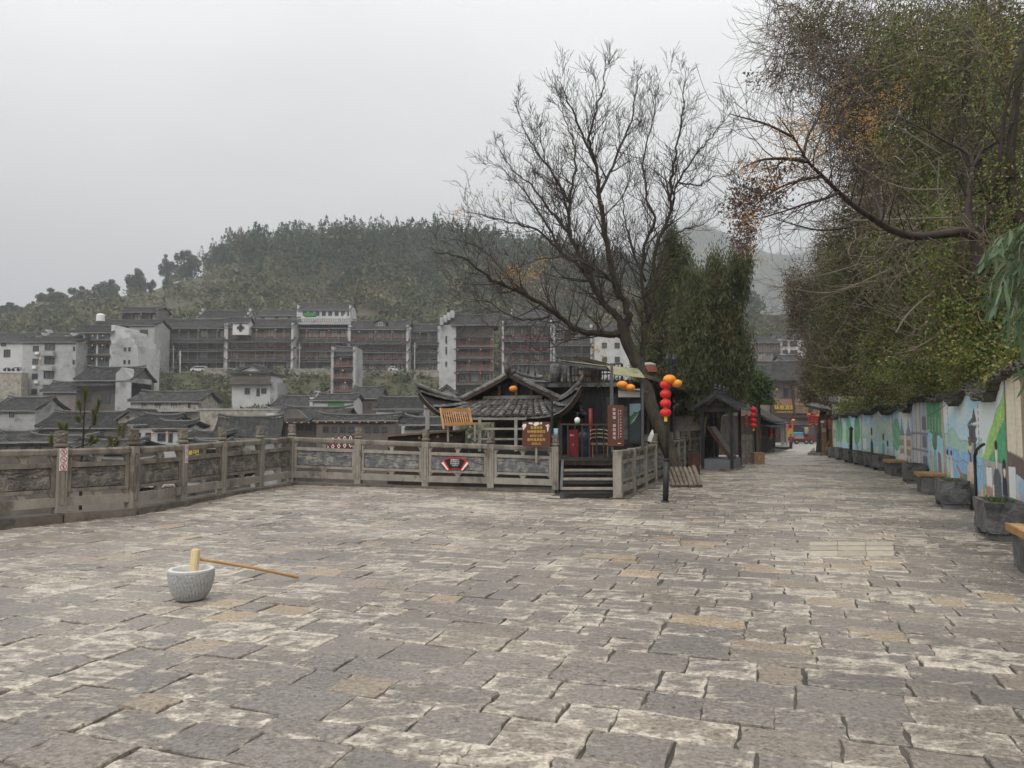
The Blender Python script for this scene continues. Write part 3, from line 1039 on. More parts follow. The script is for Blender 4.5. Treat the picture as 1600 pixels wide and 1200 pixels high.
def kerb_run(root, pts, w=0.36, z_of=None, matn='kerb', hgt=0.16):
 """kerb stones along a polyline of (x, y, ztop)"""
 rn = random.Random(3)
 for (a, b) in zip(pts, pts[1:]):
  a, b = Vector(a), Vector(b)
  d = b - a
  L = d.length
  n = Vector((-d.y, d.x, 0)).normalized()
  k = max(1, int(round(L / 1.25)))
  for i in range(k):
   t0, t1 = i / k + (0.004 if i else 0), (i + 1) / k - 0.004
   p, q = a.lerp(b, t0), a.lerp(b, t1)
   dz = rn.uniform(-0.008, 0.008)
   m = MB()
   pr = [(-w / 2, -0.35), (w / 2, -0.35), (w / 2, 0 + dz), (-w / 2 + 0.02, 0 + dz), (-w / 2, -0.02 + dz)]
   m.prism(pr, lambda s_: p + n * s_[0] + Vector((0, 0, s_[1])), lambda s_: q + n * s_[0] + Vector((0, 0, s_[1])))
   m.build('kerb_stone', matn, root, world=True)
def build_railings():
 # left run that bends towards the corner
 fr = [post_frame(p) for p in POSTS_L]
 # keep the first bend direction for the part outside the frame
 root = thing('stone_railing', 'carved stone railing with dark relief panels along the left edge of the plaza', 'railing', tuple(fr[2][0]))
 dirs = [(fr[i + 1][0] - fr[i][0]) for i in range(len(fr) - 1)]
 for i, (b, H) in enumerate(fr):
  d = dirs[min(i, len(dirs) - 1)]
  rail_post(root, b, H, math.atan2(d.y, d.x))
 for i in range(len(fr) - 1):
  rail_bay(root, fr[i][0], fr[i][1], fr[i + 1][0], fr[i + 1][1], 0, 'carving')
 kerb_run(root, [tuple(b) for b, H in fr][::-1])
 left_posts = fr
 # middle run, facing the viewer
 fr = [post_frame(p) for p in POSTS_C]
 root2 = thing('stone_railing', 'pale carved stone railing crossing the middle of the view in front of the pavilion', 'railing', tuple(fr[2][0]))
 for i, (b, H) in enumerate(fr):
  if i:
   d = fr[-1][0] - fr[0][0]
   rail_post(root2, b, H, math.atan2(d.y, d.x))
 Ps = []
 for i in range(len(fr) - 1):
  Ps.append(rail_bay(root2, fr[i][0], fr[i][1], fr[i + 1][0], fr[i + 1][1], 0, 'carving_slate'))
 k = [tuple(b - Vector((0, 0, 0.0))) for b, H in fr]
 kerb_run(root2, k[::-1])
 # right run beside the steps, receding along the street
 a = at(966, 775, 16.7)
 base = []
 for i in range(12):
  s_ = i * 1.62
  x, y = a.x + 0.347 * s_, a.y + 0.938 * s_
  base.append(Vector((x, y, gz(x, y) + 0.03)))
 root3 = thing('stone_railing', 'stone railing receding beside the steps and behind the lamp post and leaning tree', 'railing', tuple(base[0]))
 rz = math.atan2(0.938, 0.347)
 for i, b in enumerate(base):
  rail_post(root3, b, 1.36, rz, head=(i not in (0, 1)), w=0.2)
 for i in range(len(base) - 1):
  if i in (4,):
   continue                                   # the leaning tree grows through this gap
  rail_bay(root3, base[i], 1.36, base[i + 1], 1.36, 0, 'carving_slate', wpost=0.2)
 kerb_run(root3, [tuple(b) for b in base], w=0.4)
 return left_posts, fr, Ps, base
LEFT_POSTS, MID_POSTS, MID_P, RIGHT_POSTS = build_railings()
# ------------------------------------------------------------------ mural wall on the right
WTOP = [(2, 2.3), (8, 2.36), (10.4, 2.38), (11.28, 2.30), (11.75, 2.0), (12.1, 2.02), (13.2, 2.24), (14.0, 2.0), (15.0, 2.17), (15.5, 2.11), (16.9, 2.17), (18.4, 2.18), (19.0, 1.94), (20.4, 2.08), (22.6, 1.93), (24.1, 2.12), (26.5, 1.99), (28.6, 2.1), (31, 1.98), (33.5, 2.1), (36, 1.98), (38.5, 2.08), (41, 1.96), (44.5, 2.05)]
def old_y(y):
 """the painting was laid out along a straightened wall; this finds the place on it"""
 return 3.55 / (wall_x(y) / y - 0.354)
def wall_top(y):
 yo = old_y(y) if y > 9 else 10.2
 return 1.6 + (wall_top0(yo) - 1.6) * (y / yo if y > 9 else 1.0)
def wall_top0(y):
 for (a, va), (b, vb) in zip(WTOP, WTOP[1:]):
  if y <= b:
   t = max(0, (y - a) / (b - a))
   return va + (vb - va) * (0.5 - 0.5 * math.cos(t * PI))
 return WTOP[-1][1]
def paint_mural(Y, Vh):
 """colours of the painting; Y distance along the street, Vh height in metres (arrays)"""
 n = Y.shape
 C = np.zeros(n + (3,))
 rn = np.random.default_rng(2)
 def nz(fx, fy, sd=0.0, amp=1.0):
  return amp * (np.sin(Y * fx * 1.7 + Vh * fy * 1.1 + sd) + np.sin(Y * fx * 0.73 - Vh * fy * 1.9 + sd * 2.3) + np.sin(Y * fx * 3.1 + Vh * fy * 2.7 + sd * 0.7)) / 3
 def put(mask, c, var=0.06, sd=0.0):
  c = np.array(c)
  k = 1 + var * nz(9, 7, sd) + var * 0.7 * nz(23, 19, sd + 2)
  C[mask] = (c[None, :] * k[mask][:, None])
 def seg(y0, y1):
  return (Y >= y0) & (Y < y1)
 def ridge(y0, y1, base, amp, f, sd):
  return base + amp * nz(f, 0, sd)
 def poly(pts):
  inside = np.zeros(n, bool)
  m_ = len(pts)
  for i in range(m_):
   x1, y1 = pts[i]
   x2, y2 = pts[(i + 1) % m_]
   cond = ((y1 > Vh) != (y2 > Vh))
   with np.errstate(divide='ignore', invalid='ignore'):
    xi = (x2 - x1) * (Vh - y1) / (y2 - y1 + 1e-12) + x1
   inside ^= cond & (Y < xi)
  return inside
 def ell(y, v, ry, rv):
  return ((Y - y) / ry) ** 2 + ((Vh - v) / rv) ** 2 < 1
 def line(y0, v0, y1, v1, w):
  dy, dv = y1 - y0, v1 - v0
  L2 = dy * dy + dv * dv
  t = np.clip(((Y - y0) * dy + (Vh - v0) * dv) / L2, 0, 1)
  return (Y - y0 - t * dy) ** 2 + (Vh - v0 - t * dv) ** 2 < w * w
 sky = lambda: np.stack([0.24 + 0.5 * (1 - np.clip(Vh / 2.2, 0, 1)) ** 1.3, 0.47 + 0.30 * (1 - np.clip(Vh / 2.2, 0, 1)) ** 1.3, 0.72 + 0.08 * (1 - np.clip(Vh / 2.2, 0, 1))], -1)
 C[:] = sky()
 cl = np.clip(nz(1.5, 2.2, 3) * 0.9 + 0.15, 0, 0.7)[..., None] * np.clip((Vh - 1.1) / 0.6, 0, 1)[..., None]
 C[:] = C * (1 - cl) + np.array([0.78, 0.83, 0.86]) * cl
 # ---- far end: pink house fronts
 m_ = seg(41.5, 46)
 put(m_, (0.52, 0.42, 0.36))
 for k in range(4):
  put(m_ & ell(42.4 + k * 1.0, 1.2, 0.36, 0.3) & ~ell(42.4 + k * 1.0, 1.12, 0.26, 0.24), (0.12, 0.12, 0.13))
  put(seg(42.0 + k, 42.7 + k) & (Vh < 0.95) & (np.mod(Vh, 0.22) < 0.13), (0.30, 0.52, 0.66))
 # ---- trees and lake
 m_ = seg(29.5, 41.5)
 put(m_ & (Vh < 1.5 + 0.25 * nz(0.8, 0, 1)), (0.40, 0.58, 0.46))
 put(m_ & (Vh < 0.85 + 0.1 * nz(1, 0, 4)), (0.30, 0.55, 0.72))
 for y0 in (31, 34.6, 38.6, 40.2):
  put(m_ & ell(y0, 1.45, 1.0, 0.5 + 0.1), (0.10, 0.38, 0.20), 0.25, y0)
  put(m_ & ell(y0 + 0.5, 1.2, 0.7, 0.4), (0.16, 0.46, 0.22), 0.25, y0)
  put(m_ & line(y0, 0.2, y0 + 0.2, 1.3, 0.09), (0.36, 0.27, 0.22))
 put(m_ & (Vh < 0.42 + 0.15 * nz(1.4, 0, 8)), (0.62, 0.60, 0.52))
 # ---- pale mountains with standing figures
 m_ = seg(21.8, 29.5)
 put(m_ & (Vh < 1.62 + 0.3 * nz(0.9, 0, 2)), (0.44, 0.57, 0.50))
 put(m_ & (Vh < 1.35 + 0.3 * nz(1.1, 0, 6)), (0.36, 0.52, 0.46))
 put(m_ & (Vh < 1.02), (0.30, 0.56, 0.74))
 put(m_ & (Vh < 0.6 + 0.12 * nz(1.6, 0, 3)), (0.34, 0.52, 0.38))
 put(m_ & seg(28.0, 29.2) & (Vh > 0.6) & (Vh < 1.1), (0.74, 0.79, 0.80))
 put(m_ & poly([(26.9, 0.05), (26.2, 0.05), (26.25, 0.9), (26.5, 1.12), (26.8, 0.95)]), (0.055, 0.05, 0.06))
 put(m_ & ell(26.5, 1.28, 0.17, 0.16), (0.60, 0.44, 0.36)); put(m_ & ell(26.5, 1.36, 0.21, 0.15), (0.03, 0.025, 0.03))
 put(m_ & poly([(25.6, 0.12), (24.9, 0.12), (24.9, 0.85), (25.6, 0.8)]), (0.66, 0.56, 0.40))
 put(m_ & poly([(24.1, 0.05), (23.4, 0.05), (23.6, 0.95), (23.9, 0.95)]), (0.14, 0.42, 0.18), 0.2)
 put(m_ & ell(23.75, 1.1, 0.14, 0.14), (0.62, 0.46, 0.38)); put(m_ & ell(23.75, 1.19, 0.16, 0.13), (0.03, 0.025, 0.02))
 put(m_ & poly([(23.2, 0.05), (22.5, 0.05), (22.65, 0.75), (23.0, 0.75)]), (0.66, 0.22, 0.20))
 put(m_ & ell(22.85, 0.88, 0.14, 0.13), (0.62, 0.46, 0.38)); put(m_ & ell(22.85, 0.95, 0.16, 0.12), (0.05, 0.03, 0.02))
 # ---- roofs, tree and path
 m_ = seg(18.9, 21.8)
 put(m_ & (Vh < 1.2), (0.52, 0.60, 0.56))
 put(m_ & ell(21.2, 1.25, 0.6, 0.5), (0.12, 0.42, 0.25), 0.25)
 for y0 in (20.3, 19.3):
  put(m_ & poly([(y0 - 0.42, 1.28), (y0 + 0.42, 1.28), (y0 + 0.08, 1.52), (y0, 1.78), (y0 - 0.08, 1.52)]), (0.20, 0.22, 0.27))
  put(m_ & (np.abs(Y - y0) < 0.36) & (Vh < 1.28), (0.50, 0.41, 0.34))
  for k in range(3):
   put(m_ & (np.abs(Y - y0) < 0.3) & (np.abs(Vh - 0.45 - 0.3 * k) < 0.09) & (np.mod(Y * 5, 1) > 0.4), (0.22, 0.17, 0.15))
 put(m_ & poly([(21.7, 0.0), (19.0, 0.0), (20.1, 0.7), (20.5, 0.7)]), (0.60, 0.57, 0.50))
 put(m_ & poly([(19.6, 0.0), (19.1, 0.0), (19.2, 0.6), (19.5, 0.6)]), (0.25, 0.5, 0.62))
 # ---- grey houses
 m_ = seg(16.9, 18.9)
 put(m_, (0.36, 0.40, 0.46))
 put(seg(17.7, 18.3), (0.46, 0.42, 0.39))
 put(m_ & (np.abs(np.mod(Y, 0.5) - 0.25) < 0.03), (0.22, 0.23, 0.26))
 for v0 in (0.6, 1.15, 1.6):
  put(seg(17.05, 17.5) & (np.abs(Vh - v0) < 0.15), (0.16, 0.17, 0.20))
  put(m_ & (np.abs(Vh - v0 + 0.25) < 0.02), (0.22, 0.23, 0.26))
 # ---- green bank and river behind a trunk
 m_ = seg(15.35, 16.9)
 put(m_, (0.07, 0.30, 0.16), 0.2)
 put(m_ & (Vh < 1.32 - (Y - 15.35) * -0.06 + 0.06 * nz(4, 0, 1)), (0.24, 0.52, 0.76), 0.1)
 put(m_ & (Vh > 1.4) & (np.mod(Y * 3.3, 1) < 0.25) & (Vh < 1.75 + 0.1 * nz(5, 0, 2)), (0.30, 0.50, 0.28))
 for y0, c_ in ((16.6, (0.40, 0.42, 0.26)), (16.2, (0.28, 0.33, 0.36)), (15.75, (0.30, 0.15, 0.10))):
  put(m_ & poly([(y0 + 0.2, 0.1), (y0 - 0.2, 0.1), (y0 - 0.1, 0.9), (y0 + 0.12, 0.95)]), c_, 0.2)
 put(m_ & ell(16.65, 1.02, 0.08, 0.1), (0.62, 0.47, 0.38))
 put(m_ & ell(16.2, 1.2, 0.25, 0.22), (0.13, 0.2, 0.10), 0.3)
 # ---- big bay: lake, mountains, gate tower, figures
 m_ = seg(12.55, 15.35)
 put(m_ & (Vh < 1.42 + 0.16 * nz(1.9, 0, 5) - (15.0 - Y) * 0.05), (0.29, 0.50, 0.40))
 put(m_ & (Vh < 1.06 + 0.04 * (Y - 13)), (0.17, 0.40, 0.68), 0.14)
 put(m_ & (Vh < 0.42 + 0.2 * nz(2.6, 0, 2)), (0.46, 0.33, 0.24), 0.2)
 put(m_ & poly([(14.1, 0.62), (13.3, 0.62), (13.5, 0.25), (13.9, 0.1)]), (0.10, 0.25, 0.10), 0.2)
 put(m_ & line(14.3, 0.75, 13.9, 0.55, 0.03), (0.65, 0.10, 0.05))
 put(m_ & (np.abs(Vh - 0.85 - 0.05 * nz(3, 0, 7)) < 0.012), (0.55, 0.72, 0.85))
 put(m_ & poly([(14.12, 0.98), (13.98, 0.98), (14.05, 1.16)]), (0.75, 0.45, 0.40))
 # tower
 tw = (0.085, 0.085, 0.10)
 put(m_ & poly([(13.35, 0.9), (12.9, 0.9), (12.92, 1.55), (13.33, 1.55)]), tw, 0.2)
 for v0, hw in ((1.05, 0.34), (1.3, 0.32), (1.52, 0.30)):
  put(m_ & poly([(13.13 + hw, v0 + 0.07), (13.13 - hw, v0 + 0.07), (13.13 - hw * 0.7, v0), (13.13 + hw * 0.7, v0)]), tw, 0.15)
 put(m_ & poly([(13.42, 1.6), (12.84, 1.66), (12.98, 1.9), (13.1, 1.72)]), tw, 0.15)
 put(m_ & poly([(13.25, 0.92), (13.05, 0.92), (13.05, 1.28), (13.25, 1.28)]), (0.24, 0.30, 0.36))
 # two figures in pale dress by the lake
 for y0, c_ in ((15.05, (0.50, 0.50, 0.36)), (14.75, (0.56, 0.56, 0.42))):
  put(m_ & poly([(y0 + 0.17, 0.05), (y0 - 0.17, 0.05), (y0 - 0.08, 0.85), (y0 + 0.08, 0.85)]), c_, 0.15)
  put(m_ & ell(y0, 0.94, 0.07, 0.09), (0.63, 0.47, 0.37)); put(m_ & ell(y0, 1.0, 0.075, 0.06), (0.06, 0.04, 0.03))
 put(m_ & poly([(13.7, 0.0), (13.1, 0.0), (13.15, 0.95), (13.5, 0.85)]), (0.60, 0.44, 0.34), 0.15)
 put(m_ & ell(13.3, 1.2, 0.1, 0.13), (0.62, 0.45, 0.35)); put(m_ & ell(13.3, 1.3, 0.11, 0.08), (0.16, 0.10, 0.06))
 put(m_ & poly([(13.5, 0.0), (13.0, 0.0), (13.05, 0.45), (13.45, 0.45)]), (0.66, 0.60, 0.44), 0.15)
 # lettering columns of the painting: short dark strokes down the sky
 for y0, v1, v0 in ((14.9, 1.95, 1.25), (12.72, 1.98, 1.05)):
  put(m_ & (np.abs(Y - y0) < 0.022) & (Vh > v0) & (Vh < v1) & (np.mod(Vh * 9, 1) < 0.55), (0.18, 0.26, 0.36))
 put(m_ & poly([(13.75, 1.62), (13.5, 1.62), (13.6, 1.66)]), (0.62, 0.60, 0.55))
 # ---- green hills and the couple
 m_ = seg(11.2, 12.55)
 put(m_, (0.50, 0.66, 0.80), 0.05)
 put(m_ & (Vh < 1.05 + (12.55 - Y) * 0.85 + 0.06 * nz(4, 0, 2)), (0.27, 0.52, 0.10), 0.12)
 put(m_ & (Vh < 0.9 + (12.3 - Y) * 0.82 + 0.05 * nz(5, 0, 4)), (0.05, 0.34, 0.15), 0.12)
 put(m_ & (np.abs(Vh - 0.9 - (12.3 - Y) * 0.82 - 0.05 * nz(5, 0, 4)) < 0.014), (0.55, 0.60, 0.22))
 put(m_ & (np.abs(Vh - 1.2 - (12.3 - Y) * 0.5 - 0.04 * nz(7, 0, 1)) < 0.010) & (Vh > 1.2), (0.40, 0.62, 0.20))
 put(m_ & (Vh < 1.02), (0.30, 0.33, 0.32), 0.1)
 put(m_ & seg(12.0, 12.35) & (Vh > 0.35) & (Vh < 0.9), (0.56, 0.62, 0.62), 0.05)
 put(m_ & seg(11.3, 12.55) & (Vh < 0.55), (0.34, 0.20, 0.15), 0.15)
 put(m_ & poly([(12.5, 0.5), (12.35, 0.6), (12.4, 0.0), (12.55, 0.0)]), (0.22, 0.36, 0.16), 0.2)
 put(m_ & poly([(12.3, 0.0), (12.15, 0.0), (11.85, 0.42), (11.95, 0.48)]), (0.58, 0.46, 0.36), 0.08)
 # man in dark jacket
 put(m_ & poly([(11.95, 0.0), (11.52, 0.0), (11.55, 0.78), (11.68, 0.92), (11.82, 0.92), (11.93, 0.75)]), (0.085, 0.095, 0.10), 0.12)
 put(m_ & poly([(12.0, 0.0), (11.9, 0.0), (11.9, 0.65), (11.98, 0.6)]), (0.58, 0.60, 0.48), 0.05)
 put(m_ & poly([(11.80, 0.9), (11.70, 0.9), (11.70, 1.06), (11.80, 1.06)]), (0.62, 0.47, 0.38))
 put(m_ & ell(11.75, 1.17, 0.075, 0.14), (0.68, 0.53, 0.44), 0.03)
 put(m_ & ell(11.75, 1.29, 0.085, 0.075), (0.035, 0.03, 0.03))
 put(m_ & (np.abs(Y - 11.73) < 0.008) & (Vh > 0.1) & (Vh < 0.85), (0.3, 0.3, 0.28))
 # woman in blue
 put(m_ & poly([(11.50, 0.0), (11.22, 0.0), (11.24, 0.62), (11.34, 0.72), (11.46, 0.62)]), (0.10, 0.26, 0.55), 0.15)
 put(m_ & poly([(11.47, 0.5), (11.25, 0.5), (11.26, 1.0), (11.46, 1.0)]), (0.03, 0.03, 0.045), 0.1)
 put(m_ & ell(11.36, 0.9, 0.062, 0.115), (0.70, 0.55, 0.46), 0.03)
 put(m_ & ell(11.36, 1.01, 0.085, 0.075), (0.03, 0.03, 0.045))
 put(m_ & ell(11.56, 0.22, 0.05, 0.08), (0.68, 0.52, 0.43))
 put(m_ & (Y > 11.50) & (Y < 11.54) & (Vh < 0.7), (0.10, 0.24, 0.50))
 # ---- cream end bay with a street scene below
 m_ = seg(0, 11.2)
 put(m_, (0.60, 0.52, 0.40), 0.04)
 put(m_ & (np.abs(Y - 10.75) < 0.03) & (Vh > 1.2), (0.50, 0.42, 0.31))
 put(seg(10.3, 10.5) & (Vh > 1.0), (0.28, 0.19, 0.13))
 put(m_ & (Vh < 1.22 - (11.2 - Y) * 0.12) & (Vh > 0.98 - (11.2 - Y) * 0.2), (0.14, 0.10, 0.085), 0.12)
 put(m_ & (Vh < 0.98 - (11.2 - Y) * 0.2), (0.36, 0.46, 0.52), 0.1)
 put(seg(10.85, 11.15) & (Vh > 0.45) & (Vh < 1.0), (0.56, 0.64, 0.66), 0.05)
 put(seg(10.45, 10.72) & (Vh > 0.5) & (Vh < 0.82), (0.26, 0.42, 0.58), 0.05)
 put(m_ & (Vh < 0.42), (0.42, 0.24, 0.18), 0.2)
 put(seg(10.95, 11.18) & (Vh < 0.32), (0.60, 0.50, 0.32), 0.1)
 put(seg(10.62, 10.8) & (Vh < 0.62), (0.55, 0.40, 0.35), 0.15)
 put(seg(8.5, 10.35) & (Vh < 0.5) & (np.mod(Y * 1.4, 1) < 0.4), (0.60, 0.50, 0.55), 0.15)
 # tree-trunk borders between bays
 for y0, w in ((15.35, 0.10), (41.5, 0.12), (29.5, 0.14), (21.8, 0.09)):
  wob_ = 0.07 * np.sin(Vh * 2.4 + y0)
  put(np.abs(Y - y0 - wob_) < w, (0.40, 0.31, 0.25), 0.18)
 put(np.abs(Y - 11.2) < 0.03, (0.20, 0.13, 0.09))
 # dark painted outlines follow colour changes
 lum = C.sum(-1)
 e = np.zeros(n)
 e[1:, :] += np.abs(lum[1:, :] - lum[:-1, :])
 e[:, 1:] += np.abs(lum[:, 1:] - lum[:, :-1])
 k = np.clip((e - 0.28) * 2.2, 0, 0.55)[..., None]
 C[:] = C * (1 - k) + np.array([0.05, 0.05, 0.05]) * k
 # weathering: rain streaks, faded base
 st = np.clip(nz(17, 0.7, 1) * 0.6 + nz(31, 1.1, 4) * 0.6 - 0.35, 0, 1)[..., None] * np.clip(Vh / 2, 0, 1)[..., None]
 C[:] = C * (1 - 0.35 * st)
 fade = np.clip(0.28 - Vh, 0, 0.28)[..., None] / 0.28 * 0.5
 C[:] = C * (1 - fade) + np.array([0.26, 0.23, 0.20]) * fade
 C *= 0.92 + rn.random(n)[..., None] * 0.12
 C = C * 1.48  # gain lifts all paint to make up for light the trees block
 br = 1 + 0.07 * nz(41, 3, 1) + 0.06 * nz(5, 37, 2) + 0.05 * nz(71, 53, 5)
 C = C * br[..., None]
 lum = C.mean(-1, keepdims=True)
 C = lum + (C - lum) * 0.8
 return np.clip(C, 0.015, 0.86)
def mural_material():
 m = bpy.data.materials.new('mural_paint')
 m.use_nodes = True
 N, L = m.node_tree.nodes, m.node_tree.links
 b = N['Principled BSDF']
 a = N.new('ShaderNodeVertexColor')
 a.layer_name = 'paint'
 L.new(a.outputs['Color'], b.inputs['Base Color'])
 b.inputs['Roughness'].default_value = 0.65
 b.inputs['Specular IOR Level'].default_value = 0.3
 no = N.new('ShaderNodeTexNoise'); no.inputs['Scale'].default_value = 14; no.inputs['Detail'].default_value = 6
 g = N.new('ShaderNodeNewGeometry'); L.new(g.outputs['Position'], no.inputs['Vector'])
 bp = N.new('ShaderNodeBump'); bp.inputs['Strength'].default_value = 0.35; bp.inputs['Distance'].default_value = 0.012
 L.new(no.outputs['Fac'], bp.inputs['Height']); L.new(bp.outputs[0], b.inputs['Normal'])
 MATS['mural_paint'] = m
def build_wall():
 mural_material()
 ys = np.concatenate([np.arange(6.0, 10.0, 0.05), np.arange(10.0, 18.0, 0.02), np.arange(18.0, 27.0, 0.035), np.arange(27.0, 40.05, 0.05)])
 tops = np.array([wall_top(y) for y in ys])
 root = thing('mural_wall', 'low plastered wall with wavy tiled top covered in a bright painted mural, along the street', 'wall', (wall_x(20), 20, 0))
 # body
 m = MB()
 sel = list(range(0, len(ys), 6)) + [len(ys) - 1]
 for k, i in enumerate(sel):
  y, t = ys[i], tops[i]
  x = wall_x(y)
  p = Vector((x, y, gz(x, y) - 0.3))
  for w, z in ((0, p.z), (0.28, p.z), (0.28, t), (0, t)):
   q = p - wall_n(y) * w
   m.v.append((q.x, q.y, z))
  if k:
   a, b = (k - 1) * 4, k * 4
   for j in range(4):
    j2 = (j + 1) % 4
    m.f.append((a + j, b + j, b + j2, a + j2)); m.m.append(0)
 n_ = len(sel)
 m.f.append((0, 1, 2, 3)); m.m.append(0)
 m.f.append(tuple(4 * (n_ - 1) + i for i in (3, 2, 1, 0))); m.m.append(0)
 m.build('wall_body', 'wall_plaster', root, world=True)
 # painted face
 nv = 110
 vv = np.linspace(0, 1, nv + 1)
 g0 = np.array([gz(wall_x(y), y) for y in ys])
 YY = np.repeat(ys[:, None], nv + 1, 1)
 HH = (tops - g0 + 0.02)[:, None] * vv[None, :]
 yo = np.array([old_y(y) if y > 9 else 10.25 - (9 - y) * 0.5 for y in ys])
 Cc = paint_mural(np.repeat(yo[:, None], nv + 1, 1), HH * (yo / ys)[:, None] + (1 - (yo / ys))[:, None] * 1.2 * np.clip(HH / 1.2, 0, 1))
 WNX = np.array([tuple(wall_n(y))[:2] for y in ys])
 WX = np.array([wall_x(y) for y in ys])[:, None]
 bulge = 0.012 * np.sin(YY * 2.1 + HH * 1.3) + 0.008 * np.sin(YY * 5.3 - HH * 3)
 X = WX + WNX[:, :1] * (0.006 + bulge * 0.3)
 Yw = YY + WNX[:, 1:] * (0.006 + bulge * 0.3)
 Z = g0[:, None] - 0.02 + HH
 V = np.stack([X, Yw, Z], -1).reshape(-1, 3)
 i = np.arange(len(ys) - 1)[:, None] * (nv + 1) + np.arange(nv)[None, :]
 F = np.stack([i, i + 1, i + nv + 2, i + nv + 1], -1).reshape(-1, 4)
 o = np_build('mural', V, F, 'mural_paint', root)
 ca = o.data.color_attributes.new('paint', 'FLOAT_COLOR', 'POINT')
 cols = np.concatenate([Cc.reshape(-1, 3), np.ones((len(V), 1))], 1).astype(np.float32)
 ca.data.foreach_set('color', cols.ravel())
 o['label'] = 'painted scenes of hills, lake, towers and people'
 # tile coping
 rn = random.Random(8)
 stuff = MB()
 y = 8.5
 k = 0
 while y < 40:
  t = wall_top(y)
  sl = (wall_top(y + 0.05) - wall_top(y - 0.05)) / 0.1
  stepy = 0.13 if y < 20 else 0.22
  for lay in range(4):
   dz = 0.035 * lay + rn.uniform(-0.01, 0.012)
   w0 = 0.17 - 0.05 * lay + rn.uniform(-0.04, 0.03)
   x = wall_x(y)
   c = Vector((x, y, t + 0.02 + dz)) - wall_n(y) * (0.14 - w0 * 0.35)
   ang = math.atan2(wall_n(y).y, wall_n(y).x) + PI + rn.uniform(-0.12, 0.12)
   rot = Euler((math.atan(sl) * -0.0 + rn.uniform(-0.12, 0.12), rn.uniform(-0.1, 0.1), ang))
   # curved clay tile across the wall: three facets
   mb = MB()
   ln, wd, th = 0.36 + w0, stepy * 1.25, 0.016
   Rm = rot.to_matrix()
   Rs = Matrix.Rotation(math.atan(sl), 3, -wall_n(y))
   ring = []
   for q in range(5):
    a = (q / 4 - 0.5)
    up = 0.028 * (1 - (2 * a) ** 2) * (1 if (k + lay) % 2 else -1)
    ring.append((a * wd, up))
   vs = []
   for xe in (-ln / 2, ln / 2):
    for (yy, zz) in ring:
     vs.append(c + Rs @ (Rm @ Vector((xe, yy, zz))))
    for (yy, zz) in ring[::-1]:
     vs.append(c + Rs @ (Rm @ Vector((xe, yy, zz - th))))
   fs = [tuple(range(9, -1, -1)), tuple(range(10, 20))]
   for q in range(10):
    q2 = (q + 1) % 10
    fs.append((q, q2, 10 + q2, 10 + q))
   mb.add(vs, fs)
   if y < 18 and k < 280 and lay != 3:
    mb.build('coping_tile', 'tile_moss', root, world=True)
    k += 1
   else:
    stuff.add(vs, fs)
  y += stepy
 kind(stuff.build('coping_tiles', 'tile_moss', root, world=True), 'stuff')
build_wall()
# ------------------------------------------------------------------ small helpers for objects
def text_mesh(body, size, matn, parent, M, name='lettering', align='CENTER', spacing=1.0, line=1.0, depth=0.003):
 cu = bpy.data.curves.new(name, 'FONT')
 cu.body = body
 cu.size = size
 cu.align_x = align
 cu.align_y = 'CENTER'
 cu.space_character = spacing
 cu.space_line = line
 cu.extrude = depth
 cu.resolution_u = 3
 t = bpy.data.objects.new(name, cu)
 COL.objects.link(t)
 dg = bpy.context.evaluated_depsgraph_get()
 me = bpy.data.meshes.new_from_object(t.evaluated_get(dg))
 bpy.data.objects.remove(t)
 me.transform(ROOTM[parent].inverted() @ M)
 me.materials.clear()
 me.materials.append(MATS[matn])
 return link(name, me, parent)
def facing(p, right, up=Vector((0, 0, 1))):
 """matrix whose x is right, y is up: for flat lettering at p"""
 r = Vector(right).normalized()
 u = (Vector(up) - r * Vector(up).dot(r)).normalized()
 n = r.cross(u)
 M = Matrix.Identity(4)
 for i in range(3):
  M[i][0], M[i][1], M[i][2], M[i][3] = r[i], u[i], n[i], p[i]
 return M
def lantern(parent, c, r, matn, sz=0.8, caps=True):
 m = MB()
 n = 20
 prof = []
 for i in range(11):
  a = -1.32 + 2.64 * i / 10
  prof.append((r * math.cos(a), r * sz * math.sin(a)))
 m.lathe(prof, n, c, 0, True, lambda t, z: -0.025 * r * (1 + math.cos(t * 10)) / 2)
 o = m.build('lantern', matn, parent, smooth=True, world=True)
 if caps:
  g = MB()
  for s_ in (-1, 1):
   g.lathe([(r * 0.34, -r * 0.10), (r * 0.34, r * 0.10)], 12, Vector(c) + Vector((0, 0, s_ * r * sz * 1.0)))
  g.build('rim', 'gold', o, world=True)
 return o
def lantern_string(name, label, top, r, n, pitch, group=None, tassel=True, cord=0.15, matn='lantern_red'):
 root = thing(name, label, 'lantern', tuple(top), 0, group)
 top = Vector(top)
 m = MB().tube([top + Vector((0, 0, cord)), top - Vector((0, 0, pitch * n))], 0.006, 5)
 m.build('cord', 'iron_black', root, world=True)
 for i in range(n):
  lantern(root, top - Vector((0, 0, pitch * (i + 0.5))), r, matn)
 if tassel:
  m = MB().lathe([(r * 0.28, -r * 0.75), (r * 0.3, 0)], 10, top - Vector((0, 0, pitch * n)))
  m.build('tassel', 'tassel_yellow', root, world=True)
 return root
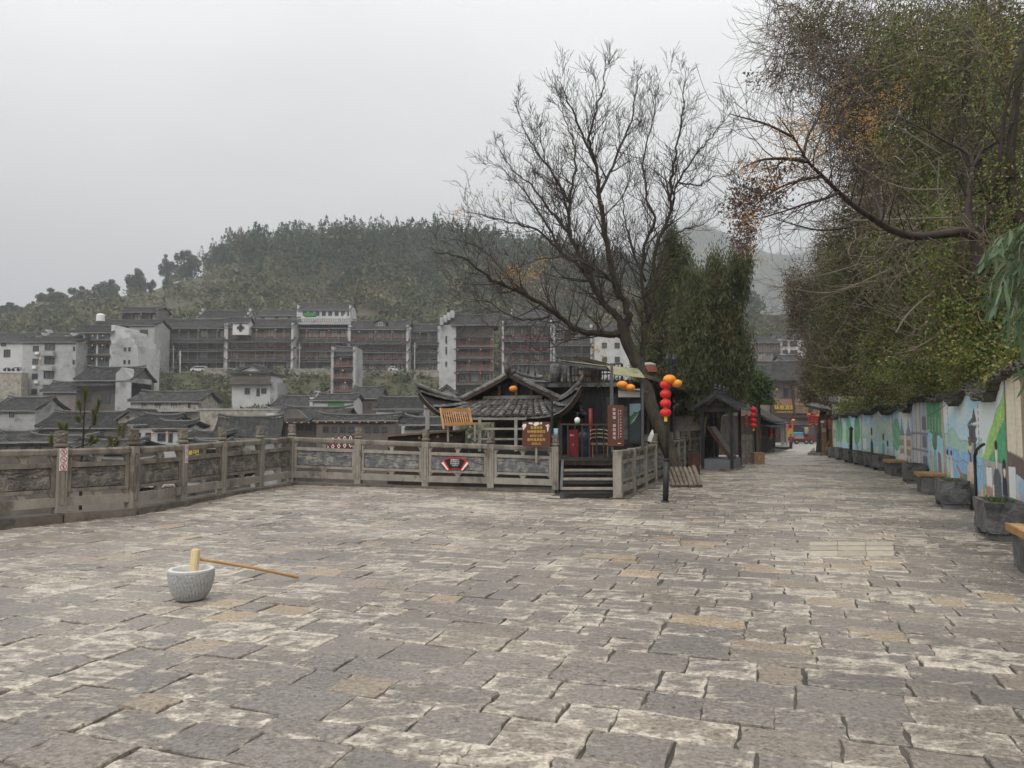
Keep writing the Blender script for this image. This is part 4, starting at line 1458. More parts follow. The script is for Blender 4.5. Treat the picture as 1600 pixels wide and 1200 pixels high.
# ------------------------------------------------------------------ mortar and mallet on the plaza
def build_mortar():
 c = at(298, 933, 6.88)
 c.z = gz(c.x, c.y) + 0.008
 root = thing('stone_mortar', 'round pale granite mortar bowl with chiselled sides standing on the plaza', 'mortar', tuple(c))
 m = MB()
 def wob(t, z):
  if z < 0.01 or z > 0.235:
   return 0
  return 0.013 * (abs(math.sin(19 * t + z * 26 + 0.5 * mn.noise((t * 5, z * 9, 3)))) ** 0.7) - 0.009 + 0.005 * mn.noise((t * 14, z * 50, 1))
 prof = [(0.118, 0.0), (0.13, 0.006), (0.144, 0.03)]
 for i in range(1, 18):
  t = i / 17
  prof.append((0.144 + 0.056 * math.sin(min(1, t * 1.02) * PI / 2) ** 0.75, 0.03 + 0.215 * t))
 prof += [(0.202, 0.255), (0.198, 0.272)]
 m.lathe(prof, 150, (0, 0, 0), 0, False, wob)
 m.build('bowl_outside', 'granite', root, smooth=False)
 r_ = MB()
 r_.lathe([(0.198, 0.272), (0.193, 0.278), (0.168, 0.278), (0.162, 0.272), (0.156, 0.23), (0.132, 0.14), (0.09, 0.085), (0.01, 0.07)], 64, (0, 0, 0), 0, False)
 r_.build('rim_and_hollow', 'granite_white', root, smooth=True)
 # mallet: block head standing in the bowl, long handle down to the ground
 a = c + Vector((0.0, 0.02, 0.10))
 top = at(306.5, 858, 6.93)
 root2 = thing('wooden_mallet', 'pale wooden mallet leaning in the stone mortar, its long handle reaching the paving', 'mallet', tuple(c))
 ax = (top - a).normalized()
 h = MB()
 w = 0.043
 sd = ax.cross(Vector((0.25, 1, 0))).normalized()
 fr = sd.cross(ax).normalized()
 ring = []
 for i in range(12):
  t = 2 * PI * i / 12
  k = 1.0 / max(abs(math.cos(t)), abs(math.sin(t))) * 0.86
  k = min(k, 1.2)
  ring.append((w * k * math.cos(t), w * 0.9 * k * math.sin(t)))
 vs = []
 for s_, k in ((0, 0.95), (0.02, 1), ((top - a).length - 0.015, 1), ((top - a).length, 0.9)):
  vs += [a + ax * s_ + sd * x * k + fr * y * k for x, y in ring]
 fs = [tuple(range(11, -1, -1)), tuple(range(36, 48))]
 for q in range(3):
  for i in range(12):
   j = (i + 1) % 12
   fs.append((q * 12 + i, q * 12 + j, q * 12 + 12 + j, q * 12 + 12 + i))
 h.add(vs, fs)
 h.build('mallet_head', 'mallet_wood', root2, world=True, smooth=False)
 p0 = at(306, 873, 6.94)
 p1 = at(466, 902, 1840 / 237.0)
 p1.z = gz(p1.x, p1.y) + 0.022
 n = MB()
 pts = [p0.lerp(p1, t) + Vector((0, 0, 0.012 * math.sin(t * PI))) for t in (0, 0.15, 0.3, 0.45, 0.6, 0.75, 0.9, 0.985, 1.0)]
 n.tube(pts, [0.0145, 0.0145, 0.015, 0.015, 0.0155, 0.016, 0.0165, 0.016, 0.012], 10)
 n.build('handle', 'stick_wood', root2, world=True, smooth=True)
build_mortar()
# ------------------------------------------------------------------ planters and benches along the mural
def rough(p, amp, sd):
 return Vector((mn.noise(p * 5 + Vector((sd, 0, 0))), mn.noise(p * 5 + Vector((0, sd, 7))), mn.noise(p * 5 + Vector((3, 1, sd))))) * amp + \
  Vector((mn.noise(p * 17 + Vector((sd, 0, 0))), mn.noise(p * 17 + Vector((0, sd, 7))), 0)) * amp * 0.4
def stone_tub(root, W, L, z0, z1, sd, hollow=True, name='tub', matn='planter_stone'):
 m = MB()
 tp = 0.97
 def side(a, b):
  def fn(u, v):
   k = tp + (1 - tp) * v
   p = Vector(a).lerp(Vector(b), u)
   cx, cy = W / 2, L / 2
   q = Vector((cx + (p.x - cx) * k, cy + (p.y - cy) * k, z0 + (z1 - z0) * v))
   e = rough(q, 0.02, sd)
   if v > 0.93:
    e *= 0.35
   return q + e
  return fn
 cs = [(0, 0), (W, 0), (W, L), (0, L)]
 for i in range(4):
  a, b = cs[i], cs[(i + 1) % 4]
  m.grid(side((*a, 0), (*b, 0)), 14, 9)
 t = 0.065
 # rim and inside
 o_ = [Vector((x, y, z1)) + rough(Vector((x, y, z1)), 0.0105, sd) for x, y in cs]
 if hollow:
  i_ = [Vector((W / 2 + (x - W / 2) * (1 - 2 * t / W), L / 2 + (y - L / 2) * (1 - 2 * t / L), z1 + 0.002)) for x, y in cs]
  d_ = [q - Vector((0, 0, 0.12)) for q in i_]
  vs = o_ + i_ + d_
  fs = []
  for i in range(4):
   j = (i + 1) % 4
   fs += [(i, j, 4 + j, 4 + i), (4 + i, 4 + j, 8 + j, 8 + i)]
  m.add(vs, fs)
 else:
  m.add(o_, [(0, 1, 2, 3)])
 m.add([(0.02, 0.02, z0), (W - 0.02, 0.02, z0), (W - 0.02, L - 0.02, z0), (0.02, L - 0.02, z0)], [(3, 2, 1, 0)])
 ob = m.build(name, matn, root)
 return ob
def planter(Yn, label, sd, plants=True, W=0.5, L=1.02, H=0.53, gap=0.62):
 x = wall_x(Yn) - gap
 d = wall_dir(Yn + 0.5)
 rz = math.atan2(-d.x, d.y)
 root = thing('stone_planter', label, 'planter', (x, Yn, gz(x, Yn)), rz, 'rough grey stone planters along the mural wall')
 for y in (0.03, L - 0.19):
  f = MB().box((W / 2, y + 0.08, 0.06), (W * 0.94, 0.15, 0.16), taper=0.96)
  f.build('foot', 'planter_stone', root)
 tub = stone_tub(root, W, L, 0.1, H, sd)
 s_ = MB()
 s_.grid(lambda u, v: (0.06 + (W - 0.12) * u, 0.06 + (L - 0.12) * v, H - 0.07 + 0.02 * mn.noise((u * 6, v * 9, sd))), 8, 12)
 so = s_.build('soil', 'soil', root)
 n = 240 if Yn < 22 else 90
 C = np.stack([rg.uniform(0.09, W - 0.09, n), rg.uniform(0.1, L - 0.1, n), H - 0.055 + rg.random(n) ** 2 * 0.075], 1)
 C[:, 0] = np.where(rg.random(n) < 0.5, C[:, 0], 0.25 + rg.normal(size=n) * 0.05)
 Vv, Ff = leaf_quads(C, rg.uniform(0.03, 0.075, n), 0.4)
 inv = ROOTM[root]
 Vw = Vv @ np.array(inv)[:3, :3].T + np.array(inv)[:3, 3]
 kind(np_build('weeds', Vw, Ff, 'leaf_bright', so), 'stuff')
 return root
PL = [(10.3, 'nearest stone planter, next to the bench at the right edge, a bent pipe behind it'),
  (14.35, 'second nearest stone planter, squeezed against the plank bench behind it'),
  (20.4, 'stone planter between the two farther wooden-topped benches'),
  (26.0, 'stone planter just beyond the farthest wooden-topped bench'),
  (27.6, 'stone planter second beyond the farthest wooden-topped bench'),
  (29.6, 'stone planter third beyond the farthest wooden-topped bench'),
  (31.6, 'stone planter third from the far end of the mural wall'),
  (34.0, 'stone planter second from the far end of the mural wall'),
  (36.6, 'small dark stone planter at the far end of the mural wall')]
for k_, (y_, l_) in enumerate(PL):
 planter(y_, l_, 3.7 * k_ + 1, W=0.5 if k_ < 3 else 0.55, L=1.02 if k_ < 3 else 1.2)
def plank_bench(Yn, label, sd, L=1.15, W=0.46, H=0.48, gap=0.62):
 x = wall_x(Yn) - gap
 d = wall_dir(Yn + 0.5)
 rz = math.atan2(-d.x, d.y)
 root = thing('bench', label, 'bench', (x, Yn, gz(x, Yn)), rz, 'stone benches with plank seats along the mural wall')
 stone_tub(root, W, L, 0.0, H - 0.055, sd, hollow=False, name='stone_base')
 for i in range(4):
  w = (W + 0.06) / 4
  p = MB()
  p.box((-0.03 + w * (i + 0.5), L / 2, H - 0.025), (w - 0.008, L + 0.1, 0.05))
  p.build('plank', 'bench_wood', root)
 f = MB().box((-0.045, L / 2, H - 0.035), (0.025, L + 0.1, 0.08))
 f.build('front_board', 'bench_orange', root)
plank_bench(7.35, 'stone bench with warm plank seat cut off by the right edge of the picture', 71, L=1.25, gap=0.72)
plank_bench(17.2, 'stone bench with plank seat just behind the second nearest planter', 75)
plank_bench(23.4, 'farthest stone bench with plank seat along the mural wall', 79, L=1.5)
# bent black pipe rising out of the nearest planter, and a post between far planters
p_ = at(1525, 775, 11.5)
m_ = MB()
m_.tube([at(1526, 790, 11.3), at(1524, 740, 11.35), at(1523, 712, 11.35), at(1526, 703, 11.2), at(1532, 697, 11.0), at(1537.5, 694, 10.9)], 0.022, 8)
tag(m_.build('bent_pipe', 'iron_black', world=True, smooth=True), 'thin black pipe with a bent top standing behind the nearest planter', 'pipe')
b_ = at(1329, 722, 33.0)
r_ = thing('wooden_post', 'slim dark post standing among the far planters in front of the mural', 'post', (b_.x, b_.y, gz(b_.x, b_.y)))
MB().tube([b_ - Vector((0, 0, 0.5)), at(1329.5, 690, 33.0), at(1330, 672, 33.0)], [0.07, 0.065, 0.06], 8).build('shaft', 'wood_brown_dark', r_, world=True)
MB().lathe([(0.09, 0), (0.1, 0.05), (0.03, 0.16)], 8, at(1330, 672, 33.0)).build('cap', 'iron_black', r_, world=True)
# ------------------------------------------------------------------ lamp post with lanterns
def build_lamp():
 b = at(1039.5, 782, 15.65)
 b.z = gz(b.x, b.y)
 t = at(1046, 585, 15.65)
 root = thing('lamp_post', 'black iron lamp post hung with red and orange lanterns at the plaza edge', 'lamp post', tuple(b))
 ax = (t - b)
 m = MB()
 m.tube([b, b + ax * 0.33], 0.062, 14)
 m.tube([b + ax * 0.33, b + ax * 0.345], 0.075, 14)
 m.tube([b + ax * 0.345, t], [0.045, 0.036], 12)
 m.tube([b, b + ax * 0.02], 0.085, 14)
 m.build('pole', 'iron_black', root, world=True, smooth=True)
 s_ = MB().box((b.x, b.y, b.z + 0.006), (0.34, 0.34, 0.03), 0.3)
 s_.build('footing', 'rail_stone_light', root, world=True)
 # scroll arms and small lamp heads on top
 for sg in (-1, 1):
  a = MB()
  pts = []
  for i in range(15):
   q = i / 14
   an = PI * (1.0 - 1.25 * q)
   pts.append(t + Vector((sg * (0.13 + 0.13 * math.cos(an)), 0.02, 0.02 + 0.16 * math.sin(an) + 0.05 * q)))
  a.tube(pts, 0.009, 6)
  a.build('scroll_arm', 'iron_black', root, world=True, smooth=True)
 l = MB()
 for dx, dy in ((-0.05, -0.06), (0.12, 0.1), (0.0, 0.1)):
  o = t + Vector((dx, dy, 0.05))
  l.lathe([(0.015, -0.05), (0.02, 0.12), (0.045, 0.16), (0.055, 0.28), (0.03, 0.34), (0.008, 0.42)], 8, o)
 l.build('lamp_head', 'iron_black', root, world=True)
 # lanterns
 for px, py, w in ((1046, 592.5, 20), (1057.5, 599, 17)):
  c = at(px, py, 15.4)
  lt = thing('orange_lantern', 'orange lantern right above the red string on the lamp post' if px < 1050 else 'orange lantern half hidden behind the lamp post top', 'lantern', tuple(c), 0, 'orange lanterns')
  lantern(lt, c, w * 15.4 / FPX / 2, 'lantern_orange', 0.72, caps=False)
  MB().tube([c + Vector((0, 0, 0.08)), c + Vector((0, 0, 0.18))], 0.006, 5).build('cord', 'iron_black', lt, world=True)
 top = at(1039.5, 594, 15.45)
 lantern_string('lantern_string', 'string of four red lanterns with yellow tassel on the near lamp post', top, 17.5 * 15.45 / FPX / 2, 4, 14.5 * 15.45 / FPX, 'strings of red lanterns')
build_lamp()
# ------------------------------------------------------------------ steps, gate and platform
def build_gate():
 pl = at(873, 764, 18.05)
 pr = at(962, 772, 17.2)
 root = thing('steps', 'three worn plank steps on a grey steel frame leading up to the black gate', 'steps', (at(920, 770, 17.4).x, 17.4, 0))
 # treads: (front edge pixel rows)
 rows = [(737, 880, 959, 17.75), (751, 877, 963, 17.4), (766, 877, 965, 17.05)]
 for i, (py, x0, x1, Y) in enumerate(rows):
  a, b = at(x0, py - 2, Y), at(x1, py - 2, Y)
  z = (a.z + b.z) / 2
  for k in range(2):
   t = MB().box(((a.x + b.x) / 2, Y + 0.05 + 0.14 * k, z), (b.x - a.x, 0.13, 0.045))
   t.build('tread', 'wood_grey', root, world=True)
  g = MB()
  g.box(((a.x + b.x) / 2, Y + 0.06, z - 0.075), (b.x - a.x - 0.06, 0.05, 0.05))
  g.build('crossbar', 'iron_grey', root, world=True)
 for px in (877, 962):
  g = MB()
  a, b = at(px, 768, 17.12), at(px + (2 if px < 900 else -3), 722, 18.0)
  g.bar(a, b, 0.06, 0.14)
  g.box((a.x, a.y, (a.z + gz(a.x, a.y)) / 2 - 0.06), (0.06, 0.08, max(0.1, a.z - gz(a.x, a.y)) + 0.1))
  g.build('stringer', 'iron_grey', root, world=True)
 # platform
 zf = at(915, 719, 18.2).z
 pr_ = thing('platform', 'raised dark wooden platform behind the gate carrying the black shed', 'platform', (3.2, 20, -1))
 m = MB()
 m.hexa([(1.15, 18.25, zf - 0.12), (2.45, 18.0, zf - 0.12), (5.2, 25.5, zf - 0.12), (1.15, 25.5, zf - 0.12), (1.15, 18.25, zf), (2.45, 18.0, zf), (5.2, 25.5, zf), (1.15, 25.5, zf)])
 m.build('floor', 'wood_brown_dark', pr_, world=True)
 for x, y in ((1.25, 18.4), (2.4, 18.3), (1.3, 22), (1.3, 25.3), (4.9, 25.3), (3.6, 22)):
  MB().box((x, y, zf - 1.6), (0.16, 0.16, 3.0)).build('support', 'wood_brown_dark', pr_, world=True)
 f = MB().box((1.8, 18.45, zf - 0.45), (1.2, 0.04, 0.6))
 f.build('riser_board', 'wood_brown_dark', pr_, world=True)
 # gate
 a, b = at(876, 718, 18.1), at(955, 719, 17.95)
 ta = at(876, 663, 18.1)
 hgt = ta.z - a.z
 gt = thing('gate', 'black iron bar gate at the top of the plank steps', 'gate', tuple(a))
 up = Vector((0, 0, 1))
 n = MB()
 n.bar(a + up * 0.04, b + up * 0.04, 0.04, 0.06)
 n.build('bottom_bar', 'iron_black', gt, world=True)
 n = MB()
 n.bar(a + up * hgt, b + up * hgt, 0.05, 0.045)
 n.build('top_bar', 'wood_brown_dark', gt, world=True)
 k = 8
 for i in range(k):
  p = a.lerp(b, (i + 0.04) / (k - 1 + 0.08))
  q = MB().bar(p + up * 0.02, p + up * (hgt - 0.02), 0.035 if 0 < i < k - 1 else 0.06, 0.035, up=(0, 1, 0))
  q.build('bar', 'iron_black', gt, world=True)
 # tall thin post left of the gate
 c, t = at(861.5, 702, 18.25), at(862.5, 622, 18.25)
 tag(MB().tube([c - up * 0.8, t], 0.034, 8).build('steel_post', 'iron_black', world=True), 'thin black steel post rising left of the gate', 'post')
 # blue tub on the railing post, seen behind it
 c = at(868.5, 678, 18.35)
 tb = MB().lathe([(0.05, -0.1), (0.056, 0.0), (0.058, 0.13), (0.05, 0.135), (0.046, 0.02)], 16, c)
 tag(tb.build('blue_cup', 'light_blue', world=True, smooth=True), 'pale blue cup standing on the railing post left of the gate', 'cup')
 # things seen through the bars
 c = at(897, 716, 18.9); c.z = zf
 rd = thing('red_cabinet', 'red metal fire cabinet seen through the gate bars', 'cabinet', tuple(c))
 MB().box(c + Vector((0, 0.12, 0.37)), (0.22, 0.2, 0.74)).build('body', 'red_shaded', rd, world=True)
 MB().box(c + Vector((-0.03, 0.005, 0.39)), (0.13, 0.02, 0.62)).build('door', 'red_shaded', rd, world=True)
 text_mesh('消火栓', 0.05, 'sign_text_white', rd, facing(c + Vector((-0.03, -0.012, 0.60)), (1, 0, 0)))
 text_mesh('119', 0.04, 'sign_text_white', rd, facing(c + Vector((-0.03, -0.012, 0.36)), (1, 0, 0)))
 c = at(914, 716, 19.3); c.z = zf
 bd = thing('water_barrel', 'blue plastic barrel, its shade put into the colour, behind the gate bars', 'barrel', tuple(c))
 MB().lathe([(0.16, 0), (0.18, 0.04), (0.185, 0.3), (0.175, 0.34), (0.185, 0.38), (0.18, 0.62), (0.14, 0.68), (0.06, 0.7)], 18, c).build('body', 'blue_shaded', bd, world=True, smooth=True)
 MB().lathe([(0.06, 0.70), (0.07, 0.70), (0.07, 0.75), (0.02, 0.76)], 12, c).build('lid', 'blue_shaded', bd, world=True)
 c = at(902, 657, 18.6)
 wl = thing('wall_lamp', 'white round lamp on a thin wire above the gate', 'lamp', tuple(c))
 MB().ball(c, 0.075, 14, 10, 1.1).build('shade', 'white_paint', wl, world=True, smooth=True)
 MB().lathe([(0.07, -0.11), (0.075, -0.07)], 14, c).build('collar', 'steel', wl, world=True)
 MB().tube([c + Vector((0, 0, 0.06)), c + Vector((0, 0, 0.19)), c + Vector((0.16, 0.3, 0.19))], 0.007, 5).build('wire', 'steel', wl, world=True)
 c = at(923, 675, 19.2)
 tag(MB().lathe([(0.055, -1.0), (0.055, 0.2), (0.045, 0.62)], 10, c).build('red_column', 'red_shaded', world=True, smooth=True), 'slim red wooden column behind the gate', 'column')
 # bentwood chair stacked
 c = at(938, 716, 18.8); c.z = zf
 ch = thing('wicker_chair', 'brown wicker armchair behind the gate next to the brown sign', 'chair', tuple(c))
 MB().box(c + Vector((0, 0.2, 0.38)), (0.44, 0.42, 0.05)).build('seat', 'wood_plank_brown', ch, world=True)
 for dx, dy in ((-0.19, 0.03), (0.19, 0.03), (-0.19, 0.38), (0.19, 0.38)):
  MB().tube([c + Vector((dx, dy, 0)), c + Vector((dx, dy, 0.38))], 0.016, 6).build('leg', 'wood_plank_brown', ch, world=True)
 for zz in (0.5, 0.6, 0.7):
  pts = []
  for i in range(11):
   an = PI * i / 10
   pts.append(c + Vector((-0.24 * math.cos(an), 0.12 + 0.30 * math.sin(an), zz + 0.05 * math.sin(an))))
  MB().tube(pts, 0.014, 6).build('back_hoop', 'straw', ch, world=True, smooth=True)
 return zf
mat('blue_shaded', (0.008, 0.012, 0.022), (0.013, 0.019, 0.034), 3, 0.5)  # barrel blue darkened to carry the shade behind the gate
DECK_Z = build_gate()
# ------------------------------------------------------------------ signs
def build_signs():
 # brown board with yellow lettering standing above the railing
 Y = 18.05
 a, b = at(816, 698, Y), at(860, 698, Y - 0.05)
 h = at(816, 659, Y).z - a.z
 w = (b - a).length
 c = (a + b) / 2 + Vector((0, 0, h / 2))
 root = thing('price_sign', 'brown board with yellow handwritten lines above the railing by the gate', 'sign', tuple(c - Vector((0, 0, h / 2))))
 m = MB()
 r_ = 0.05
 poly = []
 for sx, sz_, a0 in ((1, 1, 0), (-1, 1, PI / 2), (-1, -1, PI), (1, -1, 1.5 * PI)):
  for i in range(5):
   an = a0 + PI / 2 * i / 4
   poly.append((sx * (w / 2 - r_) + r_ * math.cos(an), sz_ * (h / 2 - r_) + r_ * math.sin(an)))
 m.prism(poly, lambda q: c + Vector((q[0], -0.015, q[1])), lambda q: c + Vector((q[0], 0.015, q[1])))
 m.build('board', 'sign_brown', root, world=True)
 lines = [('纪念拍照', 0.42), ('普通勿语', 0.26), ('秋棉服装租馆', 0.10), ('40元/小时', -0.07), ('服饰道具租用', -0.23), ('30元/人', -0.39)]
 for t, v in lines:
  text_mesh(t, 0.074 if len(t) < 7 else 0.07, 'sign_text_yellow', root, facing(c + Vector((0, -0.018, v * h * 0.98)), (1, 0, 0)))
 # white paint splashes along the top
 for px, pz, sx, sz_ in ((-0.42, 0.33, 0.05, 0.06), (-0.2, 0.44, 0.05, 0.025), (0.0, 0.41, 0.07, 0.045), (0.4, 0.34, 0.055, 0.045), (0.41, 0.22, 0.025, 0.06), (0.17, 0.45, 0.03, 0.02), (-0.45, 0.22, 0.02, 0.04)):
  s_ = MB()
  n = 12
  pl = []
  for i in range(n):
   an = 2 * PI * i / n
   k = random.uniform(0.6, 1.25)
   pl.append((px * w + sx * k * math.cos(an), pz * h + sz_ * k * math.sin(an)))
  s_.prism(pl, lambda q: c + Vector((q[0], -0.022, q[1])), lambda q: c + Vector((q[0], -0.0155, q[1])))
  s_.build('paint_patch', 'sign_white', root, world=True)
 MB().bar(c + Vector((0, 0.05, -h / 2 - 0.4)), c + Vector((0, 0.05, h / 3)), 0.05, 0.05, up=(0, 1, 0)).build('stake', 'wood_grey', root, world=True)
 # tall narrow brown sign by the gate
 Y = 17.5
 a, b = at(950, 697, Y), at(975, 697, Y)
 h = at(950, 633, Y).z - a.z
 w = b.x - a.x
 c = (a + b) / 2 + Vector((0, 0, h / 2))
 root = thing('vertical_sign', 'tall narrow brown sign with a white column of characters right of the gate', 'sign', tuple(c - Vector((0, 0, h / 2))))
 MB().box(c, (w, 0.03, h)).build('board', 'sign_brown', root, world=True)
 text_mesh('芙\n蓉\n镇\n·\n旅\n拍\n基\n地', 0.078, 'sign_text_white', root, facing(c + Vector((-0.04, -0.017, 0.04)), (1, 0, 0)), line=1.22)
 text_mesh('湘\n西\n土\n家\n风\n情\n服\n饰\n摄\n影', 0.036, 'sign_text_white', root, facing(c + Vector((0.11, -0.017, 0.04)), (1, 0, 0)), line=1.9)
 MB().box(c + Vector((0.06, -0.0165, 0.04)), (0.004, 0.003, h * 0.72)).build('rule', 'sign_text_white', root, world=True)
 mo = MB()
 mo.prism([(0.03, -0.43), (0.07, -0.405), (0.10, -0.42), (0.125, -0.43), (0.03, -0.432)], lambda q: c + Vector((q[0], -0.019, q[1])), lambda q: c + Vector((q[0], -0.0155, q[1])))
 mo.build('emblem', 'sign_text_white', root, world=True)
 MB().bar(c + Vector((-0.08, 0.05, -h / 2 - 0.15)), c + Vector((-0.08, 0.05, h * 0.5 + 1.0)), 0.06, 0.06, up=(0, 1, 0)).build('pole', 'iron_grey', root, world=True)
 # red fan-shaped notice on the railing panel
 P = MID_P[2]
 c = P(0.46, 0.44, 0)
 d = (MID_POSTS[3][0] - MID_POSTS[2][0]).normalized()
 nrm = Vector((d.y, -d.x, 0))
 c = c + nrm * 0.075
 root = thing('fan_notice', 'small red fan-shaped notice fixed on a carved railing panel', 'sign', tuple(c))
 def fan(r0, r1, a0, a1, off, name, matn, n=14):
  m = MB()
  pl = [(r1 * math.sin(a0 + (a1 - a0) * i / n), r1 * math.cos(a0 + (a1 - a0) * i / n)) for i in range(n + 1)]
  pl += [(r0 * math.sin(a1 + (a0 - a1) * i / n), r0 * math.cos(a1 + (a0 - a1) * i / n)) for i in range(n + 1)]
  m.prism(pl, lambda q: c + d * q[0] + Vector((0, 0, q[1] - 0.42)) + nrm * off, lambda q: c + d * q[0] + Vector((0, 0, q[1] - 0.42)) + nrm * (off - 0.004))
  return m.build(name, matn, root, world=True)
 fan(0.255, 0.55, -0.62, 0.62, 0.0, 'red_border', 'sign_red')
 fan(0.275, 0.53, -0.52, 0.52, 0.005, 'black_field', 'sign_black')
 for s_ in (-1, 1):
  fan(0.285, 0.525, min(s_ * 0.62, s_ * 0.73), max(s_ * 0.62, s_ * 0.73), 0.006, 'white_wing', 'sign_white', 3)
  fan(0.275, 0.535, min(s_ * 0.6, s_ * 0.76), max(s_ * 0.6, s_ * 0.76), 0.002, 'red_wing_border', 'sign_red', 3)
 text_mesh('温馨提示', 0.058, 'sign_text_white', root, facing(c + Vector((0, 0, 0.055)) + nrm * 0.008, d))
 for i, t in enumerate(('请勿攀爬护栏', '请勿翻越护栏', '注意安全')):
  text_mesh(t, 0.04, 'sign_text_white', root, facing(c + Vector((0, 0, 0.005 - 0.045 * i)) + nrm * 0.008, d))
 # prohibition stickers on two railing posts
 for pi, wd, lab in ((1, 0.125, 'three red prohibition stickers on the nearest railing post at the left'), (3, 0.10, 'narrow strip of three red prohibition stickers on the farther railing post')):
  base, H = LEFT_POSTS[pi]
  dd = (LEFT_POSTS[pi + 1][0] - base).normalized()
  dd = Vector((dd.x, dd.y, 0)).normalized()
  nr = Vector((dd.y, -dd.x, 0))
  cc = base + nr * 0.093 + Vector((0, 0, H * 0.665))
  root = thing('prohibition_stickers', lab, 'sign', tuple(cc))
  q = 0.118
  for k in range(3):
   o = cc + Vector((0, 0, 0.10 - k * (q + 0.004)))
   st = MB()
   st.prism([(-wd / 2, -q / 2), (wd / 2, -q / 2), (wd / 2, q / 2), (-wd / 2, q / 2)], lambda s: o + dd * s[0] + Vector((0, 0, s[1])) + nr * 0.002, lambda s: o + dd * s[0] + Vector((0, 0, s[1])) - nr * 0.004)
   so = st.build('sticker', 'sign_white', root, world=True)
   ri = MB()
   R1, R0 = wd * 0.43, wd * 0.34
   n = 24
   vs, fs = [], []
   for i in range(n):
    an = 2 * PI * i / n
    for rr in (R0, R1):
     vs.append(o + nr * 0.005 + dd * rr * math.cos(an) + Vector((0, 0, rr * math.sin(an))))
   for i in range(n):
    j = (i + 1) % n
    fs.append((2 * i, 2 * i + 1, 2 * j + 1, 2 * j))
   ri.add(vs, fs)
   s45 = (dd + Vector((0, 0, -1))).normalized()
   t45 = (dd + Vector((0, 0, 1))).normalized()
   L = R0
   ri.add([o + nr * 0.0055 + s45 * L * i + t45 * wd * 0.045 * j for i, j in ((-1, -1), (1, -1), (1, 1), (-1, 1))], [(0, 1, 2, 3)])
   ri.build('ring', 'sign_red', so, world=True)
   pc = MB()
   up = Vector((0, 0, 1))
   def blob(x, z, rx, rzz, n_=10):
    pc.add([o + nr * 0.0035 + dd * (x + rx * math.cos(2 * PI * i / n_)) * wd + up * (z + rzz * math.sin(2 * PI * i / n_)) * wd for i in range(n_)], [tuple(range(n_))])
   if k == 0:      # running figure
    blob(0.0, 0.17, 0.055, 0.055); blob(0, 0.03, 0.06, 0.12); blob(-0.1, -0.12, 0.12, 0.035); blob(0.09, -0.14, 0.035, 0.1); blob(0.1, 0.06, 0.1, 0.03)
   elif k == 1:    # cigarette
    blob(0, -0.05, 0.2, 0.03, 4); blob(0.14, 0.06, 0.03, 0.08)
   else:           # climbing figure
    blob(0, 0.17, 0.055, 0.055); blob(0, 0.0, 0.055, 0.14); blob(0.0, -0.16, 0.04, 0.12); blob(-0.1, 0.1, 0.03, 0.09); blob(0.1, 0.1, 0.03, 0.09)
   pc.build('pictogram', 'sign_black', so, world=True)
build_signs()
